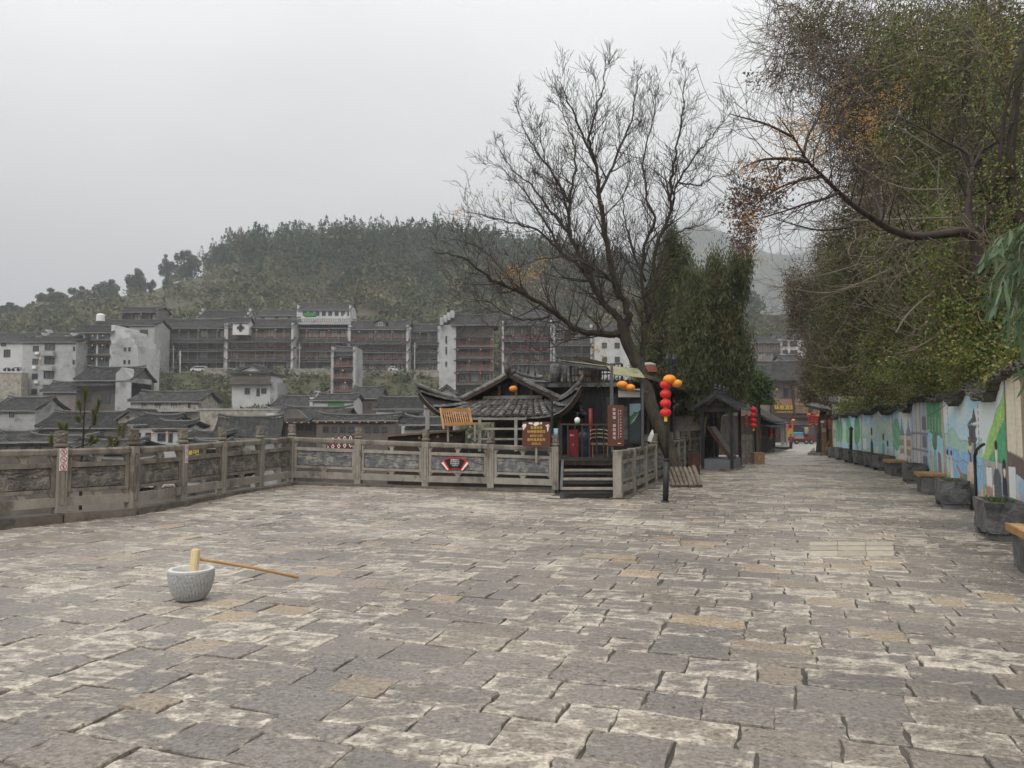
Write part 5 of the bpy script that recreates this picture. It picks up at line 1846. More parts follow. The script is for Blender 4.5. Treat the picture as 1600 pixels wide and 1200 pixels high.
# ------------------------------------------------------------------ pavilion with upturned eaves
def build_pavilion():
 rz = -0.30
 o = at(800, 640, 22.6)
 root = thing('pavilion', 'small pavilion with grey tiled roof and sweeping upturned eaves behind the railing', 'pavilion', (o.x, o.y, -1.5), rz)
 zo = -1.5
 # local frame: x right, y back, z up (root z = -1.5)
 Z = lambda z: z - zo
 W0, W1 = 1.42, 2.15          # half widths at gable foot and at eave
 YF0, YF1 = 0.0, -1.25        # gable foot, front eave
 def skirt(u, t, side=0):
  """front skirt: u -1..1, t 0 top .. 1 eave"""
  cur = abs(u) ** 7 * t
  x = u * (W0 + (W1 - W0) * t) + math.copysign(0.34, u) * cur
  y = YF0 + (YF1 - YF0) * t - 0.30 * cur
  z = Z(2.36 - 0.50 * (t ** 0.85)) + 0.80 * (abs(u) ** 9) * (t ** 1.3) + 0.10 * (abs(u) ** 3) * t
  return Vector((x, y, z))
 DB = 3.3                     # depth of the roof behind the gable
 def sideskirt(sg, v, t):
  """side skirt: v 0 front corner .. 1 back, t 0 top .. 1 eave"""
  e = 1 - v
  cur = (e ** 9) * t
  x = sg * (W0 + (W1 - W0) * t + 0.34 * cur)
  y0 = YF0 + (DB - YF0) * v
  y1 = YF1 + (DB + 1.25 - YF1) * v
  y = y0 + (y1 - y0) * t - 0.30 * cur
  z = Z(2.36 - 0.50 * (t ** 0.85)) + 0.80 * (e ** 11) * (t ** 1.3) + 0.10 * (e ** 3) * t
  return Vector((x, y, z))
 m = MB()
 m.slab(lambda a, b: skirt(-1 + 2 * a, b), 32, 8, 0.05)
 sk = m.build('front_roof', 'wood_black', root, smooth=True)
 for sg, nm in ((-1, 'side_roof'), (1, 'side_roof')):
  m = MB()
  m.slab(lambda a, b: sideskirt(sg, a if sg > 0 else 1 - a, b), 28, 8, 0.05)
  m.build(nm, 'wood_black', root, smooth=True)
 # barrel tile rows on the front roof
 rn = random.Random(4)
 n = 19
 def tile_row(fn, name='tile_row', r=0.088, cnt=6):
  """overlapping half-round tiles laid down a slope: fn(t) gives point, t 0 top .. 1 eave"""
  mb = MB()
  for k in range(cnt):
   t0, t1 = k / cnt, (k + 1.12) / cnt
   a, b = fn(t0), fn(min(1.03, t1))
   d = (b - a).normalized()
   s_ = d.cross(Vector((0, 0, 1))).normalized()
   nn = s_.cross(d).normalized()
   j = rn.uniform(-0.008, 0.008)
   for (c_, rr, lift) in ((a, r * 0.86, 0.004), (b, r, 0.020)):
    for q in range(7):
     an = PI * q / 6
     mb.v.append(tuple(c_ + s_ * (rr * math.cos(an) + j) + nn * (rr * 0.85 * math.sin(an) + lift)))
   k0 = len(mb.v) - 14
   for q in range(6):
    mb.f.append((k0 + q, k0 + q + 1, k0 + 8 + q, k0 + 7 + q)); mb.m.append(0)
   mb.f.append(tuple(k0 + 7 + q for q in range(7))); mb.m.append(0)
  return mb
 for i in range(n):
  u = -0.97 + 1.94 * i / (n - 1)
  tile_row(lambda t: skirt(u, t)).build('tile_row', 'tile_near', root)
 for sg in (-1, 1):
  for i in range(20):
   v = 0.03 + 0.94 * i / 19
   tile_row(lambda t: sideskirt(sg, v, t), cnt=6).build('tile_row', 'tile_near', root)
 # upper roof: two slopes, ridge running back
 def upper(sg, v, t):
  x = sg * (W0 + 0.12) * t
  y = -0.32 + (DB + 0.5) * v
  z = Z(3.13 - 0.72 * (t ** 0.9)) + 0.05 * (1 - t) * (abs(v - 0.5) * 2) ** 3
  return Vector((x, y, z))
 for sg in (-1, 1):
  m = MB()
  m.slab(lambda a, b: upper(sg, a if sg > 0 else 1 - a, b), 12, 8, 0.06)
  m.build('upper_roof', 'wood_black', root, smooth=True)
  for i in range(22):
   v = 0.015 + 0.97 * i / 21
   tile_row(lambda t: upper(sg, v, t), cnt=7, r=0.075).build('tile_row', 'tile_near', root)
  # verge ridge down the gable edge
  m = MB()
  pts = [upper(sg, 0.0, t) + Vector((0, 0.05, 0.07)) for t in (0, 0.2, 0.4, 0.6, 0.8, 1.0, 1.06)]
  m.tube(pts, [0.04, 0.045, 0.045, 0.045, 0.045, 0.05, 0.03], 8)
  m.build('verge_ridge', 'ridge_stone', root, smooth=True)
  b = MB()
  for t0, t1 in ((0, 0.25), (0.25, 0.5), (0.5, 0.75), (0.75, 1.0)):
   b.bar(upper(sg, 0, t0) + Vector((0, -0.02, -0.06)), upper(sg, 0, t1) + Vector((0, -0.02, -0.06)), 0.05, 0.09)
  b.build('barge_board', 'wood_brown_dark', root)
  # hip ridge curling up at the corner
  pts = []
  for i in range(15):
   t = i / 14 * 1.0
   pts.append(skirt(sg * 1.0, t) + Vector((0, 0, 0.075)))
  last = pts[-1]
  dd = (pts[-1] - pts[-2])
  pts.append(last + Vector((sg * 0.05, -0.03, 0.16)))
  pts.append(last + Vector((sg * 0.03, -0.04, 0.27)))
  m = MB()
  m.tube(pts, [0.075] * 13 + [0.07, 0.065, 0.05, 0.02], 8)
  m.build('hip_ridge', 'ridge_stone', root, smooth=True)
  # deep dark board under the swept corner
  m = MB()
  def under(a, b):
   u = sg * (0.45 + 0.55 * a)
   p = skirt(u, 1.0)
   q = skirt(u, 0.45)
   lo = Vector((p.x * 0.985, p.y + 0.05, p.z - 0.05 - 0.26 * (a ** 2)))
   return p.lerp(lo, b) - Vector((0, 0, 0.03)) + Vector((0, 0.05 * b, 0))
  m.grid(under, 18, 2)
  m.build('corner_board', 'wood_brown_dark', root, smooth=True)
  # roof tile discs along the eave
  e = MB()
  e.grid(lambda a, b: skirt(sg * a * 1.0, 1.0) + Vector((0, -0.01, -0.02 - 0.05 * b)), 24, 1)
  e.build('eave_band', 'tile_near', root)
 # ridge and its ornaments
 m = MB()
 m.tube([Vector((0, y, Z(3.20) + 0.10 * abs((y - 1.5) / 1.9) ** 3)) for y in np.linspace(-0.36, DB + 0.2, 12)], 0.085, 8)
 m.build('main_ridge', 'ridge_stone', root, smooth=True)
 f = MB()
 pts = [Vector((0, -0.36, Z(3.20))), Vector((-0.02, -0.42, Z(3.36))), Vector((-0.06, -0.46, Z(3.52))), Vector((-0.02, -0.42, Z(3.70)))]
 f.tube(pts, [0.10, 0.11, 0.085, 0.02], 7)
 f.tube([Vector((0.04, -0.34, Z(3.2))), Vector((0.16, -0.28, Z(3.27))), Vector((0.2, -0.22, Z(3.2)))], [0.09, 0.06, 0.02], 6)
 f.build('ridge_finial', 'tile_near', root, smooth=True)
 for y0 in (0.75, 1.7, 2.6):
  g = MB()
  c0 = Vector((0, y0, Z(3.25)))
  for i in range(3):
   pts = []
   for k in range(9):
    an = PI * 1.3 * k / 8
    pts.append(c0 + Vector((0.01, 0.10 * math.cos(an) * (1 - 0.2 * i), 0.05 + 0.075 * i + 0.10 * math.sin(an) * (1 - 0.25 * i))))
   g.tube(pts, 0.03 - 0.006 * i, 6)
  g.build('ridge_scroll', 'ridge_stone', root, smooth=True)
 # open gable: struts, tie beam and a black sheet standing in for shade inside
 b = MB().prism([(-1.2, 2.36), (1.2, 2.36), (0.1, 2.99), (-0.1, 2.99)], lambda q: Vector((q[0], 0.16, Z(q[1]))), lambda q: Vector((q[0], 0.2, Z(q[1]))))
 b.build('gable_shade_sheet', 'wood_black', root)
 MB().box((0, 0.06, Z(2.47)), (1.9, 0.1, 0.10)).build('tie_beam', 'wood_grey', root)
 for x, h in ((0.12, 0.5), (-0.42, 0.34), (0.62, 0.28)):
  MB().tube([(x, 0.05, Z(2.5)), (x, 0.05, Z(2.5 + h))], 0.05, 8).build('strut', 'wood_plank_brown', root)
 # posts and beams below
 for x in (-1.7, 1.7):
  for y in (-0.85, 3.6):
   MB().tube([(x, y, 0), (x, y, Z(1.95))], 0.085, 10).build('column', 'wood_brown_dark', root)
 for y in (-0.85, 3.6):
  MB().box((0, y, Z(1.78)), (3.5, 0.12, 0.16)).build('beam', 'wood_brown_dark', root)
 MB().box((0, 3.55, Z(0.9)), (3.3, 0.06, 1.8)).build('back_screen', 'wood_black', root)
 MB().box((0, 1.3, Z(0.05)), (4.0, 5.4, 0.1)).build('floor', 'wood_brown_dark', root)
 # orange lantern under the gable
 c = at(802, 607.5, 21.7)
 lt = thing('orange_lantern', 'single orange lantern hanging in the gable of the pavilion', 'lantern', tuple(c), 0, 'orange lanterns')
 lantern(lt, c, 13.5 * 21.7 / FPX / 2, 'lantern_orange', 0.72, caps=False)
 MB().tube([c + Vector((0, 0, 0.08)), c + Vector((0, 0, 0.3))], 0.006, 5).build('cord', 'iron_black', lt, world=True)
 # grey timber guard rail in front of it
 Y = 19.9
 g = thing('timber_guard_rail', 'weathered grey timber guard rail in front of the pavilion', 'fence', (at(780, 690, Y).x, Y, -0.5))
 for py in (654.5, 670, 686):
  a, b_ = at(738, py, Y), at(822, py, Y)
  MB().bar(a, b_, 0.05, 0.055).build('rail', 'wood_grey', g, world=True)
 for px in (749.5, 806):
  a, b_ = at(px, 705, Y - 0.03), at(px, 652, Y - 0.03)
  MB().bar(a, b_, 0.085, 0.07, up=(0, 1, 0)).build('post', 'wood_grey', g, world=True)
 return root
build_pavilion()
def build_bench_deck():
 # slatted bench left of the pavilion
 Y = 19.8
 a = at(688, 672, Y)
 root = thing('slatted_bench', 'orange-brown slatted wooden bench on the deck left of the pavilion', 'bench', (at(712, 690, Y).x, Y, at(712, 690, Y).z))
 tl, tr = at(688, 641, Y + 0.3), at(733, 641, Y + 0.5)
 bl, br = at(692, 663, Y + 0.1), at(737, 660, Y + 0.3)
 MB().bar(tl, tr, 0.05, 0.10).build('top_rail', 'bench_orange', root, world=True)
 MB().bar(bl, br, 0.05, 0.06).build('lower_rail', 'bench_orange', root, world=True)
 for i in range(13):
  t = (i + 0.5) / 13
  MB().bar(tl.lerp(tr, t) + Vector((0, 0, -0.03)), bl.lerp(br, t), 0.028, 0.025, up=(0, 1, 0)).build('slat', 'bench_orange', root, world=True)
 for p, q in ((tl, bl), (tr, br)):
  MB().bar(p + Vector((0, 0, 0.06)), q + (q - p) * 0.35, 0.05, 0.05, up=(0, 1, 0)).build('back_leg', 'bench_orange', root, world=True)
 for k in range(3):
  s0, s1 = at(698, 664 + 0.6 * k, Y - 0.12 * k), at(746, 661 + 0.6 * k, Y - 0.12 * k + 0.2)
  MB().bar(s0, s1, 0.10, 0.035).build('seat_slat', 'bench_orange', root, world=True)
 for px in (700, 742):
  MB().bar(at(px, 664, Y - 0.1), at(px, 690, Y - 0.1), 0.05, 0.05, up=(0, 1, 0)).build('leg', 'wood_grey', root, world=True)
 # dark wood shop front seen over the railing with a sloping plank top
 Y = 20.4
 r2 = thing('wooden_booth', 'dark red-brown boarded booth with a sloping plank top seen over the middle railing', 'booth', (at(665, 690, Y).x, Y, -3))
 A, B = at(606, 681, Y), at(721, 672.5, Y)
 m = MB()
 m.hexa([(A.x, Y, -3), (B.x, Y, -3), (B.x, Y + 1.6, -3), (A.x, Y + 1.6, -3), (A.x, Y, A.z - 0.03), (B.x, Y, B.z - 0.03), (B.x, Y + 1.6, B.z - 0.03), (A.x, Y + 1.6, A.z - 0.03)])
 m.build('boarding', 'wood_brown_dark', r2, world=True)
 MB().bar(A + Vector((-0.05, 0.6, 0)), B + Vector((0.05, 0.6, 0)), 1.5, 0.05).build('plank_top', 'wood_plank_brown', r2, world=True)
 for px, py in ((655, 684), (705, 680), (684, 682), (660, 696)):
  c = at(px, py, Y - 0.02)
  MB().box(c, (0.07, 0.02, 0.07)).build('tag', 'straw', r2, world=True)
 # corrugated deck behind the rail, right of the booth
 r3 = thing('lower_deck', 'dark deck with boarded front below the pavilion', 'deck', (0, 22, -3))
 a, b = at(722, 690, 20.6), at(870, 690, 20.6)
 MB().box(((a.x + b.x) / 2, 21.6, -1.05), (b.x - a.x, 2.2, 4.0)).build('front', 'wood_black', r3, world=True)
 c = at(733, 682, 20.3)
 lb = thing('white_box_lamp', 'small square white lamp beside the timber guard rail', 'lamp', tuple(c))
 MB().box(c, (0.07, 0.07, 0.09)).build('body', 'sign_white', lb, world=True)
 MB().tube([c - Vector((0, 0, 0.5)), c], 0.015, 6).build('stem', 'iron_grey', lb, world=True)
 # distant pillar seen through haze behind the railing (stone chimney post)
 c, t = at(668, 664, 23), at(668, 646, 23)
 m = MB().box(((c.x), 23, (c.z + t.z) / 2 - 1), (0.13, 0.13, 2.4 + t.z - c.z))
 m.box((c.x, 23, t.z + 0.22), (0.22, 0.22, 0.1))
 tag(m.build('stone_pillar', 'concrete', world=True), 'pale square stone pillar standing behind the booth', 'pillar')
build_bench_deck()
# ------------------------------------------------------------------ black shed, awning, show window
def build_shed():
 root = thing('black_shed', 'black boarded shed with flat roof terrace behind the gate', 'shed', (2.6, 23, DECK_Z))
 a, b = at(868, 606, 23.0), at(966, 606, 22.2)
 zt = a.z
 m = MB()
 m.hexa([(a.x - 0.9, 23.0, DECK_Z - 2), (b.x, 22.2, DECK_Z - 2), (b.x + 0.9, 25.8, DECK_Z - 2), (a.x - 0.9, 26.5, DECK_Z - 2), (a.x - 0.9, 23.0, zt), (b.x, 22.2, zt), (b.x + 0.9, 25.8, zt), (a.x - 0.9, 26.5, zt)])
 m.build('walls', 'wood_black', root, world=True)
 for i in range(9):
  t = (i + 0.5) / 9
  p = Vector((a.x - 0.9, 22.97, 0)).lerp(Vector((b.x, 22.17, 0)), t)
  MB().box((p.x, p.y, (DECK_Z + zt) / 2), (0.03, 0.03, zt - DECK_Z)).build('batten', 'iron_black', root, world=True)
 # roof edge with rubble-like tiles
 e = MB()
 e.bar(Vector((a.x - 1.0, 22.9, zt + 0.05)), Vector((b.x + 0.05, 22.1, zt + 0.05)), 0.3, 0.12)
 e.build('roof_edge', 'tile_near', root, world=True)
 # lattice balustrade
 A, B = at(892, 601, 22.9), at(972, 598, 22.4)
 H = at(892, 572, 22.9).z - A.z
 up = Vector((0, 0, 1))
 ro = thing('lattice_balustrade', 'dark lattice balustrade around the terrace on top of the black shed', 'balustrade', tuple(A))
 for z in (0.02, H * 0.5, H):
  MB().bar(A + up * z, B + up * z, 0.04, 0.04).build('rail', 'wood_brown_dark', ro, world=True)
 for i in range(15):
  p = A.lerp(B, i / 14)
  MB().bar(p, p + up * H, 0.028 if i % 7 else 0.07, 0.03, up=(0, 1, 0)).build('baluster', 'wood_brown_dark', ro, world=True)
 c = at(922, 588, 23.6)
 bal = MB()
 for i in range(9):
  bal.tube([c + Vector((-0.32 + 0.08 * i, 0, -0.32)), c + Vector((-0.32 + 0.08 * i + 0.02, 0, 0.3))], 0.045, 6)
 bb = thing('straw_bundle', 'tan bundle of straw standing on the terrace behind the lattice', 'bundle', tuple(c - Vector((0, 0, 0.32))))
 bal.build('straw_stalks', 'straw', bb, world=True)
 MB().box(c, (0.76, 0.12, 0.03)).build('binding', 'wood_brown_dark', bb, world=True)
 # broken-tile wall piece and pale boulders left on the terrace
 for px, py, w, h, lab in ((868, 578, 18, 18, 'pale round-topped stone block on the shed terrace, left of the lattice'), (883, 579, 7, 13, 'small tilted pale stone cylinder beside the lattice')):
  c = at(px, py, 23.8)
  s = 23.8 / FPX
  mb = MB().lathe([(w * s / 2 * 0.9, -h * s / 2 - 0.25), (w * s / 2, 0), (w * s / 2 * 0.95, h * s / 2 * 0.8), (w * s / 2 * 0.5, h * s / 2)], 10, c)
  tag(mb.build('stone_block', 'ridge_stone', world=True, smooth=True), lab, 'stone')
 # curved corrugated awning on steel posts
 aw = thing('curved_awning', 'curved mossy corrugated awning sheet on thin posts above the gate', 'awning', tuple(at(930, 590, 19.5)))
 P0, P1 = at(860, 561, 20.6), at(948, 571, 18.6)     # rear-left, front-left edge
 m = MB()
 def fn(u, v):
  p = at(946 + 50 * u + 12 * v, 570.5 + 5 * u + 14.5 * v ** 1.3, 19.0 - 0.7 * v)
  p.z += 0.006 * math.sin(u * 60)
  return p
 m.slab(fn, 50, 8, 0.02)
 m.build('sheet', 'awning', aw, world=True, smooth=True)
 m = MB()
 m.slab(lambda u, v: at(861, 561, 21.6).lerp(at(950, 572, 18.95), u) + Vector((0.55, 0.8, -0.04)) * v + Vector((0, 0, 0.03 * math.sin(v * PI))), 30, 4, 0.02)
 m.build('rear_sheet', 'awning', aw, world=True, smooth=True)
 for (p, q) in ((at(861, 563, 21.5), at(949, 573, 18.8)), (at(905, 574, 21.2), at(998, 578, 19.2))):
  MB().bar(p - up * 0.05, q - up * 0.05, 0.05, 0.06).build('edge_beam', 'iron_grey', aw, world=True)
 for px, py, pb, Y in ((955, 585, 640, 18.7), (891, 572, 605, 21.2), (1004, 592, 700, 18.5)):
  MB().tube([at(px, py, Y), at(px, pb, Y)], 0.035, 8).build('post', 'iron_grey', aw, world=True)
 MB().tube([at(950, 590, 19), at(934, 606, 19.3)], 0.015, 6).build('brace', 'iron_grey', aw, world=True)
 # two orange lanterns under it
 for px, py, w, lab in ((972, 601, 17.5, 'left of two overlapping orange lanterns under the curved awning'), (984.5, 605.5, 16, 'right of two overlapping orange lanterns under the curved awning')):
  Yl = 17.9
  c = at(px, py, Yl)
  lt = thing('orange_lantern', lab, 'lantern', tuple(c), 0, 'orange lanterns')
  lantern(lt, c, w * Yl / FPX / 2, 'lantern_orange', 0.68, caps=False)
  MB().tube([c + Vector((0, 0, 0.08)), c + Vector((0, 0.05, 0.22))], 0.006, 5).build('cord', 'iron_black', lt, world=True)
 # glazed show case
 sc = thing('show_case', 'black framed glass show case with landscape poster behind the vertical sign', 'show case', tuple(at(985, 697, 19.2)))
 Y0, Y1 = 19.2, 19.5
 A, B = at(963, 697, Y0), at(1003, 694, Y1)
 ht = at(963, 620, Y0).z - A.z
 d = (B - A).normalized(); n = Vector((d.y, -d.x, 0)).normalized()
 MB().hexa([A + n * -0.02, B + n * -0.02, B - n * 0.5, A - n * 0.5, A + n * -0.02 + up * ht, B + n * -0.02 + up * ht, B - n * 0.5 + up * ht, A - n * 0.5 + up * ht]).build('cabinet', 'iron_black', sc, world=True)
 for t in (0, 0.48, 1):
  MB().bar(A.lerp(B, t) + n * 0.01, A.lerp(B, t) + n * 0.01 + up * ht, 0.045, 0.04, up=(0, 1, 0)).build('frame_post', 'iron_black', sc, world=True)
 for z in (0.05, ht * 0.98):
  MB().bar(A + n * 0.015 + up * z, B + n * 0.015 + up * z, 0.04, 0.06).build('frame_rail', 'iron_black', sc, world=True)
 def on(t, z, off=0.0):
  return A.lerp(B, t) + up * (z * ht) + n * off
 MB().add([on(0.03, 0.05), on(0.46, 0.05), on(0.46, 0.95), on(0.03, 0.95)], [(0, 1, 2, 3)]).build('glass_pane', 'glass_near', sc, world=True)
 MB().add([on(0.5, 0.05), on(0.98, 0.05), on(0.98, 0.95), on(0.5, 0.95)], [(0, 1, 2, 3)]).build('glass_pane', 'glass_near', sc, world=True)
 po = MB().add([on(0.52, 0.4, 0.004), on(0.72, 0.5, 0.004), on(0.96, 0.72, 0.004), on(0.96, 0.84, 0.004), on(0.52, 0.84, 0.004)], [(0, 1, 2, 3, 4)]).build('poster', 'poster_sky', sc, world=True)
 MB().add([on(0.52, 0.38, 0.008), on(0.64, 0.5, 0.008), on(0.96, 0.71, 0.008), on(0.8, 0.66, 0.008), on(0.7, 0.68, 0.008), on(0.6, 0.6, 0.008), on(0.52, 0.6, 0.008)], [(0, 1, 2, 3, 4, 5, 6)]).build('poster_hills', 'poster_green', po, world=True)
 MB().add([on(0.06, 0.12, 0.004), on(0.44, 0.12, 0.004), on(0.44, 0.8, 0.004), on(0.06, 0.8, 0.004)], [(0, 1, 2, 3)]).build('poster', 'poster_dark', sc, world=True)
 MB().box(at(983, 614, 19.15), (0.56, 0.04, 0.22)).build('white_board', 'sign_white', sc, world=True)
 MB().bar(at(966, 609, 19.1), at(1012, 612, 19.0), 0.3, 0.03).build('shelf', 'iron_grey', sc, world=True)
 # blue-grey bundled cloth and crest left of the trunk
 c = at(1014, 690, 19.8)
 tag(MB().tube([c, c + Vector((0.08, 0, 0.2)), c + Vector((0.1, 0.02, 0.32))], [0.07, 0.06, 0.01], 7).build('white_flag', 'sign_white', world=True), 'folded white flag leaning between the show case and the leaning trunk', 'flag')
build_shed()
# ------------------------------------------------------------------ dark shop with thatched eave beyond the tree
def build_shop():
 up = Vector((0, 0, 1))
 root = thing('thatched_shop', 'dark glazed shop with shaggy thatched eave behind the lamp post', 'shop', (4.6, 27, -2))
 d = Vector((0.347, 0.938, 0))
 n = Vector((0.938, -0.347, 0))         # towards the street
 A = Vector((2.44, 16.7, 0)) + d * 5.5 - n * 0.85
 A.z = 0.25
 L, H = 9.5, 2.72
 B = A + d * L
 MB().hexa([A - up * 3, B - up * 3, B - n * 4 - up * 3, A - n * 4 - up * 3, A + up * H, B + up * H, B - n * 4 + up * H, A - n * 4 + up * H]).build('body', 'wood_black', root, world=True)
 for i in range(8):
  t0, t1 = (i + 0.08) / 8, (i + 0.92) / 8
  p, q = A.lerp(B, t0) + n * 0.02, A.lerp(B, t1) + n * 0.02
  w = MB().hexa([p, q, q + n * 0.02, p + n * 0.02, p + up * (H * 0.8), q + up * (H * 0.8), q + n * 0.02 + up * (H * 0.8), p + n * 0.02 + up * (H * 0.8)])
  wo = w.build('window', 'glass_near', root, world=True)
  b_ = MB().hexa([p + n * 0.021, q + n * 0.021, q + n * 0.04, p + n * 0.04, p + n * 0.021 + up * 0.16, q + n * 0.021 + up * 0.16, q + n * 0.04 + up * 0.16, p + n * 0.04 + up * 0.16])
  b_.build('pale_sill_board', 'concrete', wo, world=True)
  r_ = A.lerp(B, i / 8) + n * 0.06
  MB().bar(r_, r_ + up * H, 0.1, 0.08, up=tuple(n)).build('mullion', 'iron_black', root, world=True)
 # thatch eave with ragged fringe
 m = MB()
 rn = random.Random(6)
 m.slab(lambda u, v: A.lerp(B, -0.03 + 1.06 * u) + n * (-1.6 + 2.35 * v) + up * (H + 0.78 - 0.62 * v - 0.10 * v * v + 0.035 * mn.noise((u * 30, v * 6, 1))), 60, 8, 0.10)
 th = m.build('thatched_roof', 'thatch', root, world=True)
 f = MB()
 for i in range(420):
  u = rn.random()
  p = A.lerp(B, -0.03 + 1.06 * u) + n * (0.55 + 0.22 * rn.random()) + up * (H + 0.04 + 0.03 * rn.random())
  q = p + n * (0.10 + 0.1 * rn.random()) + up * (-0.14 - 0.08 * rn.random()) + d * rn.uniform(-0.05, 0.05)
  s_ = d * 0.018
  f.add([p - s_, p + s_, q], [(0, 1, 2)])
 kind(f.build('fringe', 'thatch', th, world=True), 'stuff')
 for t in (0.12, 0.45, 0.8):
  p = A.lerp(B, t) + n * 0.08
  MB().bar(p + up * (H * 0.72), p + n * 0.55 + up * (H - 0.02), 0.05, 0.06).build('brace', 'wood_brown_dark', root, world=True)
 # red-brown umbrella or chimney cowl peeping above
 c = at(1013, 571, 25)
 um = thing('red_cowl', 'small brick red tiled cowl with white top above the thatched shop', 'cowl', tuple(c))
 MB().lathe([(0.30, -0.26), (0.34, -0.24), (0.24, 0.02)], 12, c).build('skirt', 'brick_red', um, world=True)
 MB().lathe([(0.25, 0.0), (0.26, 0.05), (0.12, 0.09)], 12, c).build('top', 'white_paint', um, world=True)
 MB().tube([c - up * 1.2, c], 0.03, 6).build('pole', 'iron_grey', um, world=True)
mat('brick_red', (0.30, 0.10, 0.07), (0.38, 0.14, 0.10), 4, 0.8)
build_shop()
# ------------------------------------------------------------------ small things along the left of the street
def build_street_left():
 up = Vector((0, 0, 1))
 # short logs leaning at the tree foot
 for i in range(7):
  x0 = 1041 + i * 6.9
  t = at(x0 + 1, 731 - (2 if i > 5 else 0), 20.2)
  b = at(x0 + 12, 758 + 0.6 * i, 19.5)
  b.z = gz(b.x, b.y) + 0.03
  o = thing('log', ['leftmost of the short logs leaning at the tree foot, mostly behind the lamp post', 'second from the left of the short logs at the tree foot', 'third from the left of the short logs at the tree foot', 'middle one of the seven short logs at the tree foot', 'third from the right of the short logs at the tree foot', 'second from the right of the short logs at the tree foot', 'rightmost and widest of the short logs at the tree foot'][i], 'log', tuple(b), 0, 'short logs leaning at the tree foot')
  rr = 0.05 if i < 6 else 0.06
  MB().tube([b, b.lerp(t, 0.3), b.lerp(t, 0.65) + Vector((0.01, 0, 0)), t], [rr, rr * 1.03, rr * 0.98, rr], 12).build('bark', 'log_bark', o, world=True)
  dd = (t - b).normalized()
  MB().tube([t, t + dd * 0.004], rr * 0.9, 12).build('cut_end', 'straw', o, world=True)
 # litter bin
 c = at(1085, 741, 24.2); c.z = gz(c.x, c.y)
 bn = thing('litter_bin', 'dark red-brown slatted litter bin between the logs and the kiosk', 'litter bin', tuple(c), -0.3)
 MB().box((0, 0, 0.38), (0.30, 0.26, 0.68)).build('liner', 'iron_black', bn)
 for s_ in (-1, 1):
  for i in range(5):
   MB().box((-0.14 + 0.07 * i, s_ * 0.14, 0.38), (0.055, 0.02, 0.72)).build('slat', 'bin_wood', bn)
  for i in range(4):
   MB().box((s_ * 0.165, -0.1 + 0.066 * i, 0.38), (0.02, 0.055, 0.72)).build('slat', 'bin_wood', bn)
 MB().box((0, 0, 0.76), (0.36, 0.32, 0.04)).build('lid', 'iron_black', bn)
 MB().box((0, 0, 0.02), (0.3, 0.26, 0.04)).build('base', 'iron_black', bn)
 # kiosk
 B = at(1144, 737, 26.3); B.z = gz(B.x, B.y)
 ang = math.atan2(-0.88, 1.9)
 ko = thing('kiosk', 'open black kiosk with tiled gable roof and a slanted display board inside', 'kiosk', tuple(B), ang)
 W, L, H = 1.02, 2.1, 2.22      # x from -W..0, y 0..L
 for x, y in ((-W, 0), (0, 0), (-W, L), (0, L)):
  MB().box((x, y, H / 2), (0.11, 0.11, H)).build('corner_post', 'iron_black', ko)
 MB().box((-W / 2, L / 2, 0.02), (W + 0.3, L + 0.3, 0.06)).build('plinth', 'rail_stone', ko)
 for (c_, s_) in (((-W / 2, 0, 0.22), (W - 0.11, 0.06, 0.34)), ((0, L / 2, 0.22), (0.06, L - 0.11, 0.34)), ((-W, L / 2, 0.22), (0.06, L - 0.11, 0.34)), ((-W / 2, L, 0.22), (W - 0.11, 0.06, 0.34))):
  MB().box(c_, s_).build('base_panel', 'kiosk_grey', ko)
 MB().box((-W / 2, L / 2, 0.36), (W - 0.1, L - 0.1, 0.03)).build('floor_board', 'kiosk_grey', ko)
 for y in (0, L):
  MB().box((-W / 2, y, H - 0.06), (W + 0.1, 0.09, 0.12)).build('head_beam', 'iron_black', ko)
 for x in (-W, 0):
  MB().box((x, L / 2, H - 0.06), (0.09, L, 0.12)).build('side_beam', 'iron_black', ko)
 # display board slanting down towards the viewer's right
 d_ = MB()
 d_.hexa([(-W + 0.12, 0.16, 1.52), (-0.10, 0.16, 0.36), (-0.10, 1.5, 0.36), (-W + 0.12, 1.5, 1.52), (-W + 0.20, 0.16, 1.58), (-0.02, 0.16, 0.42), (-0.02, 1.5, 0.42), (-W + 0.20, 1.5, 1.58)])
 dbo = d_.build('display_board', 'bin_wood', ko)
 MB().add([(-W + 0.23, 0.26, 1.572), (-0.05, 0.26, 0.47), (-0.05, 1.4, 0.47), (-W + 0.23, 1.4, 1.572)], [(0, 1, 2, 3)]).build('display_print', 'poster_dark2', dbo)
 # gable roof with stepped metal tiles, ridge along y
 ov, oy = 0.34, 0.30
 rise = 0.52
 xc = -W / 2
 hw = W / 2 + ov
 for sg in (-1, 1):
  for k in range(5):
   t0, t1 = k / 5, (k + 1) / 5 + 0.03
   p = MB()
   def fn(u, v):
    t = t0 + (t1 - t0) * v
    return (xc + sg * hw * t, -oy + (L + 2 * oy) * (u if sg > 0 else 1 - u), H + rise * (1 - t) + 0.03 * (1 - v) * 0 + 0.022 * v - 0.02)
   p.slab(lambda u, v: Vector(fn(u, v)), 1, 1, 0.035)
   p.build('roof_course', 'kiosk_roof', ko)
  MB().bar((xc + sg * hw, -oy - 0.02, H - 0.03), (xc, -oy - 0.02, H + rise - 0.02), 0.05, 0.12, up=(0, 0, 1)).build('barge_board', 'kiosk_roof', ko)
 for i in range(7):
  y = 0.1 + i * 0.32
  MB().box((xc + hw * 0.5 + 0.0, y - 0.1, H + rise * 0.5 + 0.035), (hw * 1.04, 0.03, 0.03), rot=Euler((0, math.atan2(rise, hw), 0))).build('roof_rib', 'kiosk_roof', ko)
